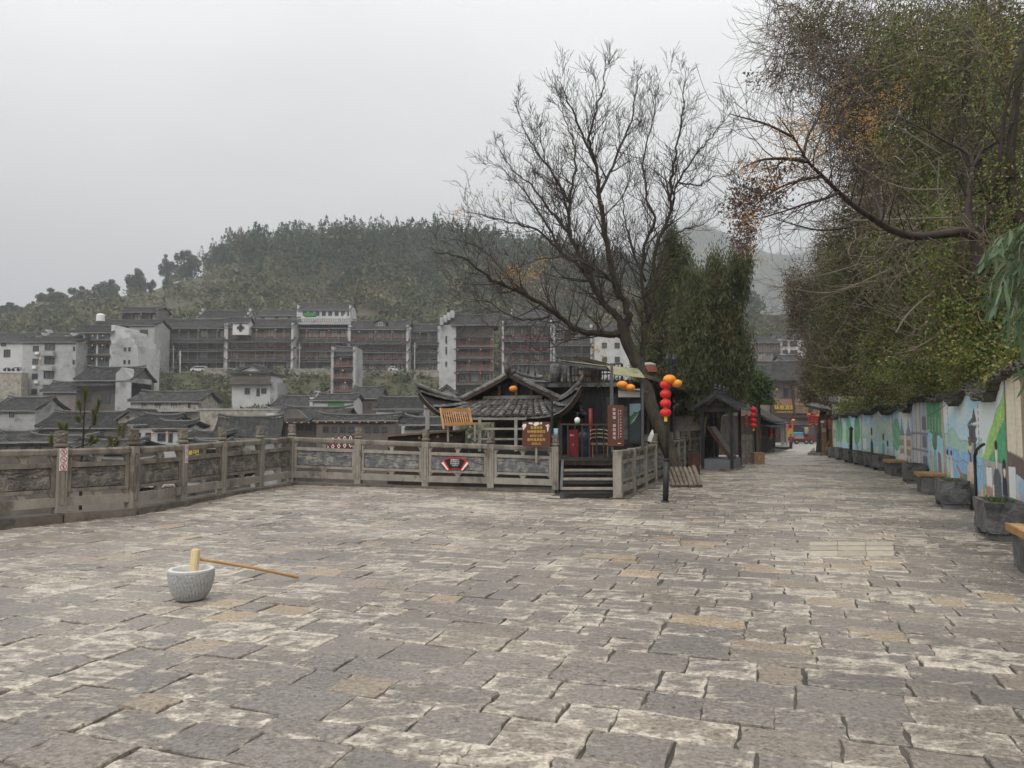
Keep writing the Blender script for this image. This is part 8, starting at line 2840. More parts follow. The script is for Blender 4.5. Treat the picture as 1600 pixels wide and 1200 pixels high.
# ------------------------------------------------------------------ vegetation
def catmull(pts, n=6):
 P = [Vector(p) for p in pts]
 P = [P[0] * 2 - P[1]] + P + [P[-1] * 2 - P[-2]]
 out = []
 for i in range(1, len(P) - 2):
  a, b, c, d = P[i - 1], P[i], P[i + 1], P[i + 2]
  for k in range(n):
   t = k / n
   out.append(0.5 * ((2 * b) + (c - a) * t + (2 * a - 5 * b + 4 * c - d) * t * t + (3 * b - a - 3 * c + d) * t ** 3))
 out.append(P[-2])
 return out
def sprout(mb, p, d, L, r, lvl, rn, up=0.12, tips=None, kids=(3, 5), wig=0.2, n=5, minr=0.005, shrink=0.6, ang=(25, 55)):
 pts, q = [Vector(p)], Vector(p)
 d = Vector(d).normalized()
 for i in range(n):
  d = (d + Vector((rn.gauss(0, wig), rn.gauss(0, wig), rn.gauss(0, wig))) * 0.55 + Vector((0, 0, up))).normalized()
  q = q + d * (L / n)
  pts.append(q.copy())
 rad = [max(minr, r * (1 - 0.72 * i / n)) for i in range(n + 1)]
 mb.tube(pts, rad, 5 if r > 0.02 else 3, cap=False)
 if tips is not None and lvl == 0:
  tips.append((pts[-1], d.copy()))
  tips.append((pts[-2], d.copy()))
 if lvl > 0:
  for _ in range(rn.randint(*kids)):
   t = rn.uniform(0.2, 1.0)
   i = min(n - 1, int(t * n))
   b = pts[i].lerp(pts[i + 1], t * n - i)
   dd = (pts[i + 1] - pts[i]).normalized()
   ax = dd.cross(Vector((rn.gauss(0, 1), rn.gauss(0, 1), rn.gauss(0, 1)))).normalized()
   cd = Matrix.Rotation(R(rn.uniform(*ang)), 3, ax) @ dd
   sprout(mb, b, cd, L * rn.uniform(shrink - 0.12, shrink + 0.12), max(minr, rad[i] * 0.6), lvl - 1, rn, up, tips, kids, wig, n, minr, shrink, ang)
def bare_tree():
 rn = random.Random(21)
 Y = 22.0
 base = at(1064, 757, 21.2)
 root = thing('bare_tree', 'tall leafless tree with leaning trunk and wide fine branches in the middle', 'tree', (base.x, base.y, gz(base.x, base.y) - 0.3))
 tr = catmull([at(1068, 764, 21.0), at(1060, 742, 21.1), at(1046, 706, 21.3), at(1030, 668, 21.5), at(1017, 632, 21.7), at(1008, 596, 21.9), at(992, 560, 22), at(978, 530, 22), at(972, 500, 22)], 4)
 n = len(tr)
 MB().tube(tr, [0.285 - 0.08 * min(1, i / 8) - 0.03 * i / n for i in range(n)], 14).build('trunk', 'bark_dark', root, world=True, smooth=True)
 limbs = [
  ([(975, 522, 0), (945, 522, -.2), (902, 516, -.5), (866, 487, -.9), (816, 456, -1.4), (767, 437, -1.9), (726, 406, -2.3), (678, 393, -2.6)], 0.15, 0.015),
  ([(974, 505, 0), (955, 485, .2), (933, 460, .5), (915, 415, .8), (893, 370, 1.2), (890, 316, 1.5), (900, 253, 1.8), (890, 205, 2.0), (872, 160, 2.1)], 0.15, 0.012),
  ([(933, 455, .5), (905, 415, .1), (875, 393, -.3), (839, 360, -.7), (785, 345, -1.1), (728, 332, -1.4)], 0.085, 0.012),
  ([(976, 508, 0), (981, 487, -.2), (960, 442, -.5), (947, 375, -.8), (938, 312, -1.0), (929, 249, -1.2), (922, 208, -1.4), (938, 150, -1.5), (947, 92, -1.6)], 0.15, 0.010),
  ([(929, 249, -1.2), (905, 200, -1.6), (885, 150, -2), (870, 120, -2.2)], 0.05, 0.008),
  ([(938, 300, -1.0), (962, 250, -.6), (985, 190, -.3), (995, 130, -.1), (990, 98, 0)], 0.06, 0.008),
  ([(1006, 590, 0), (1004, 560, .4), (1009, 510, .6), (1023, 465, .8), (1025, 388, 1.0), (1050, 330, 1.2), (1059, 285, 1.4), (1085, 245, 1.6), (1110, 215, 1.8), (1135, 180, 2.0)], 0.13, 0.010),
  ([(1050, 330, 1.2), (1048, 290, .9), (1055, 240, .6), (1064, 200, .4), (1068, 150, .2), (1073, 92, 0)], 0.07, 0.008),
  ([(1012, 500, .6), (1005, 456, .2), (1005, 393, -.2), (1022, 348, -.5), (1010, 303, -.8), (1005, 250, -1.0), (1020, 190, -1.2), (1030, 130, -1.3)], 0.085, 0.008),
  ([(893, 370, 1.2), (860, 330, 1.0), (830, 290, .8), (800, 265, .6), (775, 225, .4)], 0.06, 0.008),
  ([(890, 316, 1.5), (862, 270, 1.8), (845, 220, 2), (850, 170, 2.1)], 0.055, 0.008),
  ([(960, 442, -.5), (930, 420, -1.2), (895, 405, -1.8), (850, 405, -2.4), (800, 420, -2.8)], 0.06, 0.008),
  ([(1023, 388, 1.0), (1065, 360, 1.6), (1100, 350, 2.0), (1140, 320, 2.3)], 0.045, 0.008),
  ([(866, 487, -.9), (840, 500, -1.2), (800, 495, -1.6), (760, 470, -1.9), (715, 465, -2.2)], 0.05, 0.008),
  ([(902, 516, -.5), (880, 535, -.9), (845, 545, -1.2), (810, 535, -1.6)], 0.04, 0.008),
 ]
 limbs += [([(875, 393, -.3), (842, 330, -.6), (808, 285, -.9), (775, 255, -1.2)], 0.05, 0.008), ([(893, 370, 1.2), (878, 300, .8), (840, 240, .5), (815, 190, .3), (805, 150, .2)], 0.05, 0.008), ([(1009, 440, .8), (985, 380, 1.3), (975, 320, 1.6), (985, 260, 1.9), (965, 200, 2.1)], 0.05, 0.008), ([(1059, 285, 1.4), (1090, 290, 1.0), (1120, 275, .7), (1150, 285, .4)], 0.04, 0.008), ([(816, 456, -1.4), (775, 410, -1.0), (735, 380, -.8), (700, 372, -.7)], 0.045, 0.008)]
 tw = MB()
 tips = []
 for spec, r0, r1 in limbs:
  r0, r1 = r0 * 0.85, r1 * 0.9
  spec = [(p_, max(q_, 112 + (q_ - 112) * 0.3) if q_ < 112 else q_, w_) for p_, q_, w_ in spec]
  pts = catmull([at(px, py, Y + dy) for px, py, dy in spec], 5)
  m_ = len(pts)
  rad = [r0 + (r1 - r0) * (i / (m_ - 1)) ** 0.8 for i in range(m_)]
  for i in range(1, m_ - 1):
   pts[i] = pts[i] + Vector((rn.gauss(0, 0.025), rn.gauss(0, 0.03), rn.gauss(0, 0.025)))
  MB().tube(pts, rad, 7).build('limb', 'bark_dark' if r0 > 0.1 else 'twig', root, world=True, smooth=True)
  total = sum((pts[i + 1] - pts[i]).length for i in range(m_ - 1))
  step = 0.2
  acc, i = 0.0, 0
  dist = 0.0
  for i in range(m_ - 1):
   seg = (pts[i + 1] - pts[i])
   dist += seg.length
   acc += seg.length
   f = dist / total
   while acc > step and f > 0.12:
    acc -= step
    dd = seg.normalized()
    ax = dd.cross(Vector((rn.gauss(0, 1), rn.gauss(0, 1), rn.gauss(0, 1)))).normalized()
    cd = Matrix.Rotation(R(rn.uniform(28, 62)), 3, ax) @ dd
    L = (1.65 - 0.85 * f) * rn.uniform(0.6, 1.15) * (1.0 if r0 > 0.06 else 0.75)
    if (pts[i].z < 3.6):
     L *= 0.6
    sprout(tw, pts[i], cd, L, min(rad[i] * 0.5, 0.026), 2, rn, 0.13, tips, (3, 4), 0.2, 4, 0.0055, 0.6)
 kind(tw.build('branches', 'twig', root, world=True), 'stuff')
 # hanging seed clusters, mostly on the lower left
 cl = []
 spots = [(810, 430, 20.6, 40, 16, 420), (725, 330, 20.8, 22, 14, 110), (880, 210, 23.6, 26, 30, 160), (945, 330, 21.2, 20, 20, 60), (850, 410, 20.5, 24, 14, 130), (938, 545, 20.5, 14, 18, 120), (770, 300, 22, 40, 30, 70), (1060, 180, 22.5, 20, 50, 60), (1085, 345, 23.5, 30, 20, 40)]
 for px, py, yy, rx, ry, n_ in spots:
  for _ in range(n_ // 9):
   c = at(px + rn.gauss(0, rx * 0.5), py + rn.gauss(0, ry * 0.5), yy + rn.gauss(0, 0.4))
   for _ in range(9):
    cl.append(c + Vector((rn.gauss(0, 0.07), rn.gauss(0, 0.07), rn.gauss(0, 0.06))))
 C = np.array([tuple(c) for c in cl])
 V, F = leaf_quads(C, rg.uniform(0.028, 0.05, len(C)), 0.9)
 kind(np_build('seed_clusters', V, F, 'berry', root), 'stuff')
bare_tree()
def in_blobs(blobs, n):
 """random points in ellipsoids given in photo pixels: (px, py, Y, rx, ry, depth m, weight)"""
 w = np.array([b[6] for b in blobs], float)
 w /= w.sum()
 idx = rg.choice(len(blobs), n, p=w)
 B = np.array([b[:6] for b in blobs])[idx]
 d = rg.normal(size=(n, 3))
 d /= np.linalg.norm(d, axis=1, keepdims=True)
 rad = rg.random(n) ** 0.42 * np.clip(rg.normal(0.97, 0.14, n), 0.4, 1.4)
 d *= rad[:, None]
 px = B[:, 0] + d[:, 0] * B[:, 3]
 py = B[:, 1] + d[:, 2] * B[:, 4]
 Y = B[:, 2] + d[:, 1] * B[:, 5]
 dx, dz = (px - 800) / FPX, (600 - py) / FPX
 c, s = math.cos(PITCH), math.sin(PITCH)
 t = Y / (c - dz * s)
 return np.stack([dx * t, Y, CZ + (s + dz * c) * t], 1)
def clumped(P, k, spread):
 """turn some points into leaf clumps of k around them"""
 n = len(P)
 Q = np.repeat(P, k, 0) + rg.normal(size=(n * k, 3)) * np.array(spread)
 return Q
def foliage(root, name, blobs, n, size, matn, k=8, spread=(0.16, 0.16, 0.22), aspect=0.55, droop=0.4, axis=None):
 P = clumped(in_blobs(blobs, max(1, n // k)), k, spread)
 wx = np.interp(P[:, 1], _wy, _wx)
 P = P[~((P[:, 0] > 2) & (P[:, 1] < 41) & (P[:, 0] < wx + 0.15) & (P[:, 0] > wx - 4) & (P[:, 2] < 2.75))]
 V, F = leaf_quads(P, rg.uniform(size[0], size[1], len(P)), aspect, droop, axis=axis)
 return kind(np_build(name, V, F, matn, root), 'stuff')
def conifers():
 up = Vector((0, 0, 1))
 # pointed juniper behind the bare tree
 Y = 33
 b = at(1040, 720, Y)
 root = thing('juniper_tree', 'pointed dark green juniper right behind the bare trunk', 'tree', (b.x, Y, -0.3))
 MB().tube([Vector((b.x, Y, -0.3)), at(1042, 560, Y), at(1047, 370, Y)], [0.3, 0.2, 0.04], 8).build('trunk', 'bark_dark', root, world=True, smooth=True)
 bl = [(1047, 385, Y, 9, 26, 0.5, 1.0), (1046, 420, Y, 20, 28, 0.9, 2), (1042, 460, Y, 30, 30, 1.2, 3.2), (1038, 505, Y, 36, 32, 1.4, 4), (1034, 550, Y, 38, 34, 1.5, 4.4), (1034, 595, Y, 40, 34, 1.5, 4), (1066, 400, Y, 16, 12, 0.6, 0.6), (1072, 440, Y, 14, 12, 0.6, 0.6), (1010, 480, Y, 16, 14, 0.6, 0.6)]
 foliage(root, 'crown', bl, 62000, (0.10, 0.24), 'cypress', 60, (0.16, 0.16, 0.30), 0.2, 0.0, axis=(0, 0, 0.5))
 # weeping juniper with drooping sprays
 Y = 30
 b = at(1118, 720, Y)
 root = thing('weeping_juniper', 'broad dark weeping juniper with drooping sprays left of the street', 'tree', (b.x, Y + 1, -0.3))
 MB().tube([Vector((b.x, Y + 1, -0.3)), at(1122, 590, Y + 1), at(1128, 480, Y + 0.6), at(1150, 425, Y + 0.3), at(1168, 418, Y)], [0.34, 0.26, 0.16, 0.08, 0.03], 8).build('trunk', 'bark_dark', root, world=True, smooth=True)
 bl = [(1125, 432, Y, 26, 20, 0.8, 2), (1152, 420, Y, 20, 16, 0.7, 1.6), (1160, 445, Y, 11, 22, 0.5, 0.9), (1108, 465, Y, 30, 26, 1.1, 3), (1124, 480, Y, 24, 30, 1.1, 3), (1100, 520, Y, 34, 34, 1.4, 4), (1130, 530, Y, 26, 36, 1.3, 4), (1102, 575, Y, 38, 34, 1.5, 4), (1143, 585, Y, 30, 32, 1.3, 3.5), (1075, 590, Y, 26, 30, 1.2, 2.4), (1158, 552, Y, 17, 24, 0.7, 1.3), (1166, 575, Y, 9, 22, 0.4, 0.5), (1150, 500, Y, 12, 20, 0.5, 0.6), (1090, 620, Y, 30, 20, 1.2, 2), (1168, 412, Y, 6, 8, 0.3, 0.25), (1068, 500, Y, 22, 40, 1.0, 1.8), (1064, 560, Y, 22, 40, 1.0, 1.6), (1085, 455, Y, 16, 26, 0.8, 0.9)]
 foliage(root, 'crown', bl, 82000, (0.10, 0.26), 'cypress', 75, (0.12, 0.12, 0.46), 0.17, 0.0, axis=(0, 0, -1.0))
 # bright green shrub tree left of the timber house
 Y = 40
 b = at(1185, 700, Y)
 root = thing('green_shrub_tree', 'leafy bright green small tree between the kiosk and the timber house', 'tree', (b.x, Y, -0.4))
 MB().tube([Vector((b.x, Y, -0.4)), at(1186, 640, Y), at(1183, 600, Y)], [0.12, 0.09, 0.03], 7).build('trunk', 'bark_dark', root, world=True)
 bl = [(1178, 592, Y, 16, 16, 0.8, 2), (1190, 602, Y, 16, 14, 0.8, 2), (1175, 618, Y, 20, 16, 0.9, 2), (1196, 630, Y, 14, 12, 0.7, 1.4), (1205, 642, Y, 12, 10, 0.6, 1.0), (1165, 600, Y, 10, 12, 0.6, 1)]
 foliage(root, 'crown', bl, 9000, (0.10, 0.2), 'leaf_shrub', 8, (0.14, 0.14, 0.12), 0.5, 0.3)
conifers()
def pine_sapling():
 rn = random.Random(3)
 b = at(128, 775, 14.6)
 root = thing('pine_sapling', 'young pine with upright needle tufts behind the left railing', 'tree', (b.x, b.y, -1.5))
 Y = 14.6
 st = MB()
 st.tube([Vector((b.x, Y, -1.5)), at(127, 720, Y), at(130, 685, Y), at(131, 655, Y), at(133, 630, Y)], [0.035, 0.028, 0.02, 0.014, 0.008], 7)
 tips = [(133, 606, 133, 632), (122, 626, 126, 644), (156, 622, 150, 648), (145, 640, 148, 660), (148, 652, 146, 668), (92, 658, 97, 676), (104, 664, 102, 678), (80, 680, 80, 700), (188, 664, 186, 682), (144, 682, 137, 694), (152, 686, 140, 696), (172, 684, 174, 698), (184, 690, 178, 700), (122, 654, 126, 662)]
 br = [((131, 660), (126, 644)), ((131, 680), (148, 660)), ((148, 660), (150, 648)), ((130, 700), (118, 700), (137, 694)), ((129, 705), (160, 705), (176, 698)), ((160, 705), (184, 684)), ((128, 712), (100, 690), (97, 676)), ((128, 720), (90, 712), (80, 700))]
 st.build('stem', 'bark_dark', root, world=True, smooth=True)
 for pl in br:
  MB().tube([at(x, y, Y + rn.uniform(-0.15, 0.15)) for x, y in pl], 0.012, 5).build('branch', 'bark_dark', root, world=True)
 for (x1, y1, x0, y0) in tips:
  a, e = at(x0, y0, Y), at(x1, y1, Y)
  d = (e - a)
  m = MB()
  for i in range(170):
   t = rn.random()
   p = a.lerp(e, t * 0.75)
   dd = (d.normalized() + Vector((rn.gauss(0, 0.35), rn.gauss(0, 0.35), rn.gauss(0, 0.25)))).normalized()
   L = 0.15 * rn.uniform(0.7, 1.15)
   s = dd.cross(Vector((rn.gauss(0, 1), rn.gauss(0, 1), 0.2))).normalized() * 0.0055
   m.add([p - s, p + s, p + dd * L], [(0, 1, 2)])
  m.tube([a, a.lerp(e, 0.8)], [0.008, 0.004], 4)
  kind(m.build('needle_tuft', 'pine_needle', root, world=True), 'stuff')
pine_sapling()
def right_trees():
 rn = random.Random(33)
 def vtree(name, label, px, Yb, Ybk, top, blobs, leaves, twigs, tw_mat='twig_brown', trunk_r=0.2):
  u = wall_x(Yb) + Ybk
  b = Vector((u, Yb, 0.2))
  root = thing(name, label, 'tree', tuple(b))
  c0 = blobs[0]
  pts = [b, b + Vector((-0.15, 0.1, 2.2)), Vector((u - 0.2, Yb, 4.5)), Vector((u - 0.6, Yb + 0.2, top * 0.7)), Vector((u - 0.4, Yb, top))]
  pts = catmull(pts, 4)
  k = len(pts)
  MB().tube(pts, [trunk_r * (1 - 0.75 * i / k) for i in range(k)], 9).build('trunk', 'bark_dark', root, world=True, smooth=True)
  for (matn, n, size, kk, asp) in leaves:
   foliage(root, 'crown', blobs, n, size, matn, kk * 3, (0.15, 0.15, 0.34) if name != 'tall_tree' else (0.2, 0.2, 0.2), asp, 0.5)
  tw = MB()
  P = in_blobs(blobs, twigs)
  for p in P:
   p = Vector(p)
   if p.z < 3.6:
    if p.x < wall_x(p.y) + 0.5:
     continue
    p.z += 0.8
   d = Vector((rn.gauss(-0.15, 0.6), rn.gauss(0, 0.5), rn.gauss(-0.05, 0.55)))
   sprout(tw, p, d, rn.uniform(0.8, 2.2), rn.uniform(0.008, 0.02), 1, rn, rn.uniform(-0.10, 0.08) if p.z > 4.5 else 0.16, None, (3, 5), 0.36, 5, 0.0065, 0.6)
  kind(tw.build('twigs', tw_mat, root, world=True), 'stuff')
  return root
 G = lambda *b: list(b)
 # nearest, at the right edge
 vtree('vine_tree', 'vine-covered tree nearest the viewer above the cream end of the mural wall', 1570, 14.0, 1.6, 9.0,
   G((1560, 520, 14.5, 70, 70, 1.2, 3), (1590, 430, 14.5, 60, 90, 1.4, 2.4), (1500, 500, 15.5, 60, 80, 1.2, 3), (1590, 300, 15, 60, 90, 1.4, 1.6), (1580, 150, 15.5, 70, 110, 1.6, 1.3), (1530, 585, 14.0, 60, 28, 0.8, 1.4), (1480, 400, 16, 60, 80, 1.4, 2)),
   [('leaf_green', 15000, (0.05, 0.10), 8, 0.6), ('leaf_olive', 8000, (0.05, 0.09), 8, 0.6), ('leaf_bright', 2200, (0.06, 0.11), 10, 0.65), ('leaf_dry', 2500, (0.04, 0.08), 6, 0.5)], 150)
 vtree('vine_tree', 'vine-draped tree behind the blue bay of the mural wall', 1440, 19.5, 1.8, 12.5,
   G((1440, 500, 20.5, 66, 90, 1.6, 4), (1400, 400, 21, 60, 90, 1.8, 3), (1470, 330, 20.5, 70, 90, 1.8, 2.6), (1420, 240, 21, 70, 90, 1.8, 1.8), (1480, 120, 20.5, 90, 110, 2, 2.0), (1430, 590, 19.5, 60, 34, 1.0, 2.4), (1400, 60, 21, 70, 80, 2, 1.0), (1540, 60, 20, 70, 80, 2, 1.4), (1375, 560, 21.5, 40, 70, 1.2, 2)),
   [('leaf_green', 23000, (0.05, 0.11), 8, 0.6), ('leaf_olive', 14000, (0.05, 0.10), 8, 0.6), ('leaf_bright', 2500, (0.06, 0.11), 10, 0.6), ('leaf_grey', 6000, (0.05, 0.09), 6, 0.5)], 330)
 vtree('vine_tree', 'greyish vine-draped tree in the middle of the mural wall', 1350, 26, 1.8, 12.0,
   G((1345, 540, 28, 50, 80, 1.6, 4), (1330, 440, 28, 52, 90, 1.8, 3.4), (1350, 340, 28, 52, 70, 1.8, 2.2), (1310, 585, 29, 44, 50, 1.2, 3), (1360, 230, 27, 60, 80, 2, 1.5), (1340, 130, 27, 60, 80, 2, 1.0), (1300, 500, 30, 36, 70, 1.4, 2), (1370, 610, 26.5, 50, 28, 0.9, 1.8)),
   [('leaf_olive', 18000, (0.06, 0.12), 8, 0.55), ('leaf_green', 15000, (0.06, 0.12), 8, 0.55), ('leaf_grey', 16000, (0.06, 0.11), 6, 0.45), ('leaf_purple', 4000, (0.06, 0.11), 6, 0.5)], 330)
 vtree('purple_leaf_tree', 'purplish brown leaved tree overhanging the far end of the mural wall', 1275, 36, 1.5, 9.5,
   G((1285, 540, 38, 34, 50, 1.6, 3), (1262, 470, 38, 34, 40, 1.6, 2.4), (1290, 440, 38, 36, 60, 1.8, 2.6), (1240, 450, 37.5, 22, 34, 1.2, 1.0), (1275, 590, 38, 24, 34, 1.2, 2.4), (1262, 615, 38.5, 16, 22, 0.9, 1.0), (1300, 380, 37, 30, 50, 1.8, 1.4), (1248, 500, 38, 18, 26, 1, 0.9)),
   [('leaf_purple', 11000, (0.08, 0.15), 7, 0.5), ('leaf_grey', 15000, (0.07, 0.13), 6, 0.4), ('leaf_olive', 9000, (0.07, 0.13), 7, 0.5)], 300)
 # tall thin-leaved crown at the very top of the picture
 vtree('tall_tree', 'tall sparse-crowned tree whose top branches fill the upper right corner', 1500, 23.5, 3.4, 17.0,
   G((1520, 60, 24, 110, 90, 2.4, 3), (1400, 110, 24, 80, 110, 2.4, 2.6), (1300, 60, 25, 70, 80, 2.2, 1.5), (1330, 180, 25, 60, 90, 2.2, 1.6), (1560, 200, 23.5, 80, 110, 2.2, 2.4), (1440, 260, 24, 80, 80, 2.2, 2.0), (1250, 50, 25, 50, 50, 1.6, 0.5), (1240, 110, 25, 50, 40, 1.6, 0.35)),
   [('leaf_olive', 8000, (0.07, 0.13), 4, 0.5), ('leaf_green', 5000, (0.07, 0.13), 4, 0.55), ('leaf_dry', 8000, (0.06, 0.11), 4, 0.5), ('leaf_purple', 3000, (0.06, 0.12), 4, 0.5)], 1900, trunk_r=0.26)
 et = thing('sky_gap_foliage', 'added dark foliage blocking the sky gaps behind the vine-draped trees', 'tree', (wall_x(28) + 5.5, 28, 0.5))  # foliage mass added to block sky showing through the crowns
 MB().tube([Vector((wall_x(28) + 5.5, 28, 0.5)), Vector((wall_x(28) + 5.3, 28, 8)), Vector((wall_x(28) + 5.0, 28, 15))], [0.32, 0.22, 0.06], 9).build('trunk', 'bark_dark', et, world=True, smooth=True)
 foliage(et, 'crown', [(1560, 380, 25, 90, 120, 1.5, 3), (1470, 420, 27, 90, 110, 1.5, 3), (1400, 300, 29, 70, 110, 1.6, 2.2), (1500, 220, 27, 100, 110, 1.6, 2.8), (1390, 480, 30, 60, 90, 1.4, 2), (1440, 100, 29, 90, 90, 1.6, 1.4), (1570, 110, 26, 80, 110, 1.6, 1.8), (1340, 420, 32, 40, 80, 1.2, 1)], 26000, (0.16, 0.3), 'leaf_deep', 14, (0.3, 0.3, 0.35), 0.55, 0.3)
 # chinaberry tree with the long curved limb and orange berries
 Y = 14.6
 b = at(1552, 620, Y)
 root = thing('berry_tree', 'dark tree with a long limb curving left over the street, hung with orange berries', 'tree', (b.x, Y, 0.2))
 tk = catmull([Vector((b.x + 0.1, Y, 0.2)), at(1552, 570, Y), at(1548, 520, Y), at(1538, 470, Y), at(1532, 420, Y), at(1530, 385, Y), at(1527, 366, Y)], 4)
 n = len(tk)
 MB().tube(tk, [0.19 - 0.05 * i / n for i in range(n)], 12).build('trunk', 'bark_red', root, world=True, smooth=True)
 limbs = [
  ([(1530, 372, 0), (1505, 362, -.1), (1470, 366, -.2), (1430, 369, -.4), (1395, 360, -.6), (1365, 342, -.9), (1335, 322, -1.2), (1310, 300, -1.5), (1285, 275, -1.8), (1262, 252, -2.1), (1240, 215, -2.3), (1215, 180, -2.5)], 0.12, 0.007),
  ([(1515, 364, -.1), (1513, 330, .1), (1514, 300, .2), (1520, 262, .4), (1512, 240, .5), (1480, 222, .6), (1440, 200, .7), (1400, 180, .8)], 0.085, 0.014),
  ([(1528, 368, 0), (1545, 335, -.2), (1552, 300, -.3), (1562, 250, -.5), (1566, 210, -.6), (1575, 150, -.8), (1590, 90, -1)], 0.085, 0.02),
  ([(1520, 262, .4), (1535, 235, .4), (1550, 225, .3), (1600, 180, .2)], 0.05, 0.014),
  ([(1262, 252, -2.1), (1225, 248, -2.4), (1190, 250, -2.7), (1160, 262, -2.9)], 0.04, 0.01),
  ([(1255, 245, -2.1), (1262, 215, -2), (1280, 180, -1.8), (1287, 140, -1.7)], 0.032, 0.008),
  ([(1310, 300, -1.5), (1290, 310, -1.8), (1260, 318, -2.1), (1225, 330, -2.4), (1190, 340, -2.7)], 0.035, 0.008),
  ([(1380, 352, -.8), (1375, 330, -.5), (1360, 295, -.2), (1340, 265, 0), (1325, 240, .1)], 0.045, 0.01),
  ([(1285, 275, -1.8), (1240, 285, -2.0), (1205, 300, -2.1), (1170, 330, -2.2)], 0.03, 0.008),
  ([(1240, 215, -2.3), (1200, 195, -2.5), (1165, 185, -2.7), (1140, 178, -2.8)], 0.025, 0.007),
  ([(1330, 355, -.8), (1285, 360, -1.1), (1245, 352, -1.3), (1205, 340, -1.6)], 0.022, 0.007),
 ]
 tw = MB()
 tips = []
 for spec, r0, r1 in limbs:
  pts = catmull([at(px, py, Y + dy) for px, py, dy in spec], 5)
  m_ = len(pts)
  rad = [r0 + (r1 - r0) * (i / (m_ - 1)) ** 0.8 for i in range(m_)]
  MB().tube(pts, rad, 8).build('limb', 'bark_red', root, world=True, smooth=True)
  acc = 0
  for i in range(m_ - 1):
   seg = pts[i + 1] - pts[i]
   acc += seg.length
   while acc > 0.16 and i > m_ * 0.22:
    acc -= 0.16
    dd = seg.normalized()
    ax = dd.cross(Vector((rn.gauss(0, 1), rn.gauss(0, 1), rn.gauss(0, 1)))).normalized()
    cd = Matrix.Rotation(R(rn.uniform(25, 65)), 3, ax) @ dd
    sprout(tw, pts[i], cd, rn.uniform(0.5, 1.25), min(rad[i] * 0.5, 0.014), 1, rn, 0.10, tips, (3, 5), 0.2, 4, 0.004, 0.6)
 kind(tw.build('branches', 'bark_red', root, world=True), 'stuff')
 # berry bunches: tight groups hanging at stalk ends
 cl = []
 for px, py, yy, rx, ry, n_ in ((1335, 150, 14.2, 60, 50, 42), (1310, 205, 13.8, 56, 40, 48), (1235, 205, 12.4, 40, 34, 80), (1265, 240, 12.8, 44, 34, 70), (1190, 262, 12.2, 44, 22, 70), (1170, 340, 12.3, 22, 22, 50), (1205, 285, 12.4, 26, 20, 30), (1400, 150, 15, 30, 30, 25), (1170, 390, 12.5, 12, 16, 20), (1360, 200, 14, 24, 30, 35)):
  for _ in range(n_):
   c = at(px + rn.gauss(0, rx * 0.55), py + rn.gauss(0, ry * 0.55), yy + rn.gauss(0, 0.5))
   for _ in range(rn.randint(5, 11)):
    cl.append(tuple(c + Vector((rn.gauss(0, 0.045), rn.gauss(0, 0.045), rn.gauss(0, 0.035)))))
 C = np.array(cl)
 # little octahedra
 r_ = rg.uniform(0.008, 0.0125, len(C))[:, None, None]
 O = np.array([(1, 0, 0), (-1, 0, 0), (0, 1, 0), (0, -1, 0), (0, 0, 1), (0, 0, -1)], float)
 V = (C[:, None, :] + O[None] * r_).reshape(-1, 3)
 T = np.array([(0, 2, 4), (2, 1, 4), (1, 3, 4), (3, 0, 4), (2, 0, 5), (1, 2, 5), (3, 1, 5), (0, 3, 5)])
 F = (np.arange(len(C))[:, None, None] * 6 + T[None]).reshape(-1, 3)
 kind(np_build('berries', V, F, 'berry', root), 'stuff')
 # dark withered leaves at the limb's end
 foliage(root, 'withered_leaves', [(1165, 330, 12.3, 34, 50, 0.8, 2), (1195, 300, 12.4, 44, 36, 0.8, 1.6), (1160, 375, 12.3, 20, 26, 0.6, 1), (1230, 270, 12.6, 40, 30, 0.8, 0.6), (1180, 125, 13.5, 30, 12, 0.6, 0.25)], 1900, (0.045, 0.085), 'leaf_purple', 5, (0.06, 0.06, 0.07), 0.5, 0.5)
 # pale dead climber stems criss-crossing
 st = MB()
 for _ in range(46):
  px, py = rn.uniform(1330, 1530), rn.uniform(200, 420)
  p = at(px, py, rn.uniform(15, 19))
  q = p + Vector((rn.gauss(0, 1.0), rn.gauss(0, 0.4), rn.gauss(-0.1, 0.6)))
  mid = (p + q) / 2 + Vector((rn.gauss(0, 0.15), 0, rn.gauss(-0.12, 0.15)))
  st.tube(catmull([p, mid, q], 4), rn.uniform(0.006, 0.014), 4)
 for spec in ([(1330, 252), (1375, 280), (1420, 295), (1475, 296)], [(1400, 195), (1430, 215), (1470, 240)], [(1475, 350), (1490, 395), (1500, 440)], [(1400, 520), (1415, 495), (1440, 470), (1460, 455)], [(1330, 345), (1420, 342), (1500, 340)]):
  st.tube(catmull([at(x, y, 15.2) for x, y in spec], 5), 0.018, 5)
 cr = thing('dead_climber', 'pale dry climber stems criss-crossing in front of the vine-draped trees', 'plant', tuple(at(1430, 600, 17)), 0)
 kind(st.build('stems', 'twig_pale', cr, world=True), 'stuff')
 # ivy hanging over the wall coping
 n_ = 15000
 ys = 9 + 31 * rg.random(n_) ** 1.2
 clump = np.sin(ys * 2.3) + np.sin(ys * 0.9 + 1) + np.sin(ys * 5.1 + 2)
 wx = np.interp(ys, _wy, _wx)
 top = np.array([wall_top(y) for y in ys])
 off = rg.normal(size=n_) * 0.22 + 0.30
 z = top + 0.22 + rg.random(n_) ** 1.5 * 0.75 + 0.16 * clump * 0.6
 keep = z > top + 0.02 + np.where(off < 0.05, 0.03, 0)
 C = np.stack([wx + off, ys - 0.2 * off, z], 1)[keep]
 V, F = leaf_quads(C, rg.uniform(0.05, 0.10, len(C)), 0.65, 0.4)
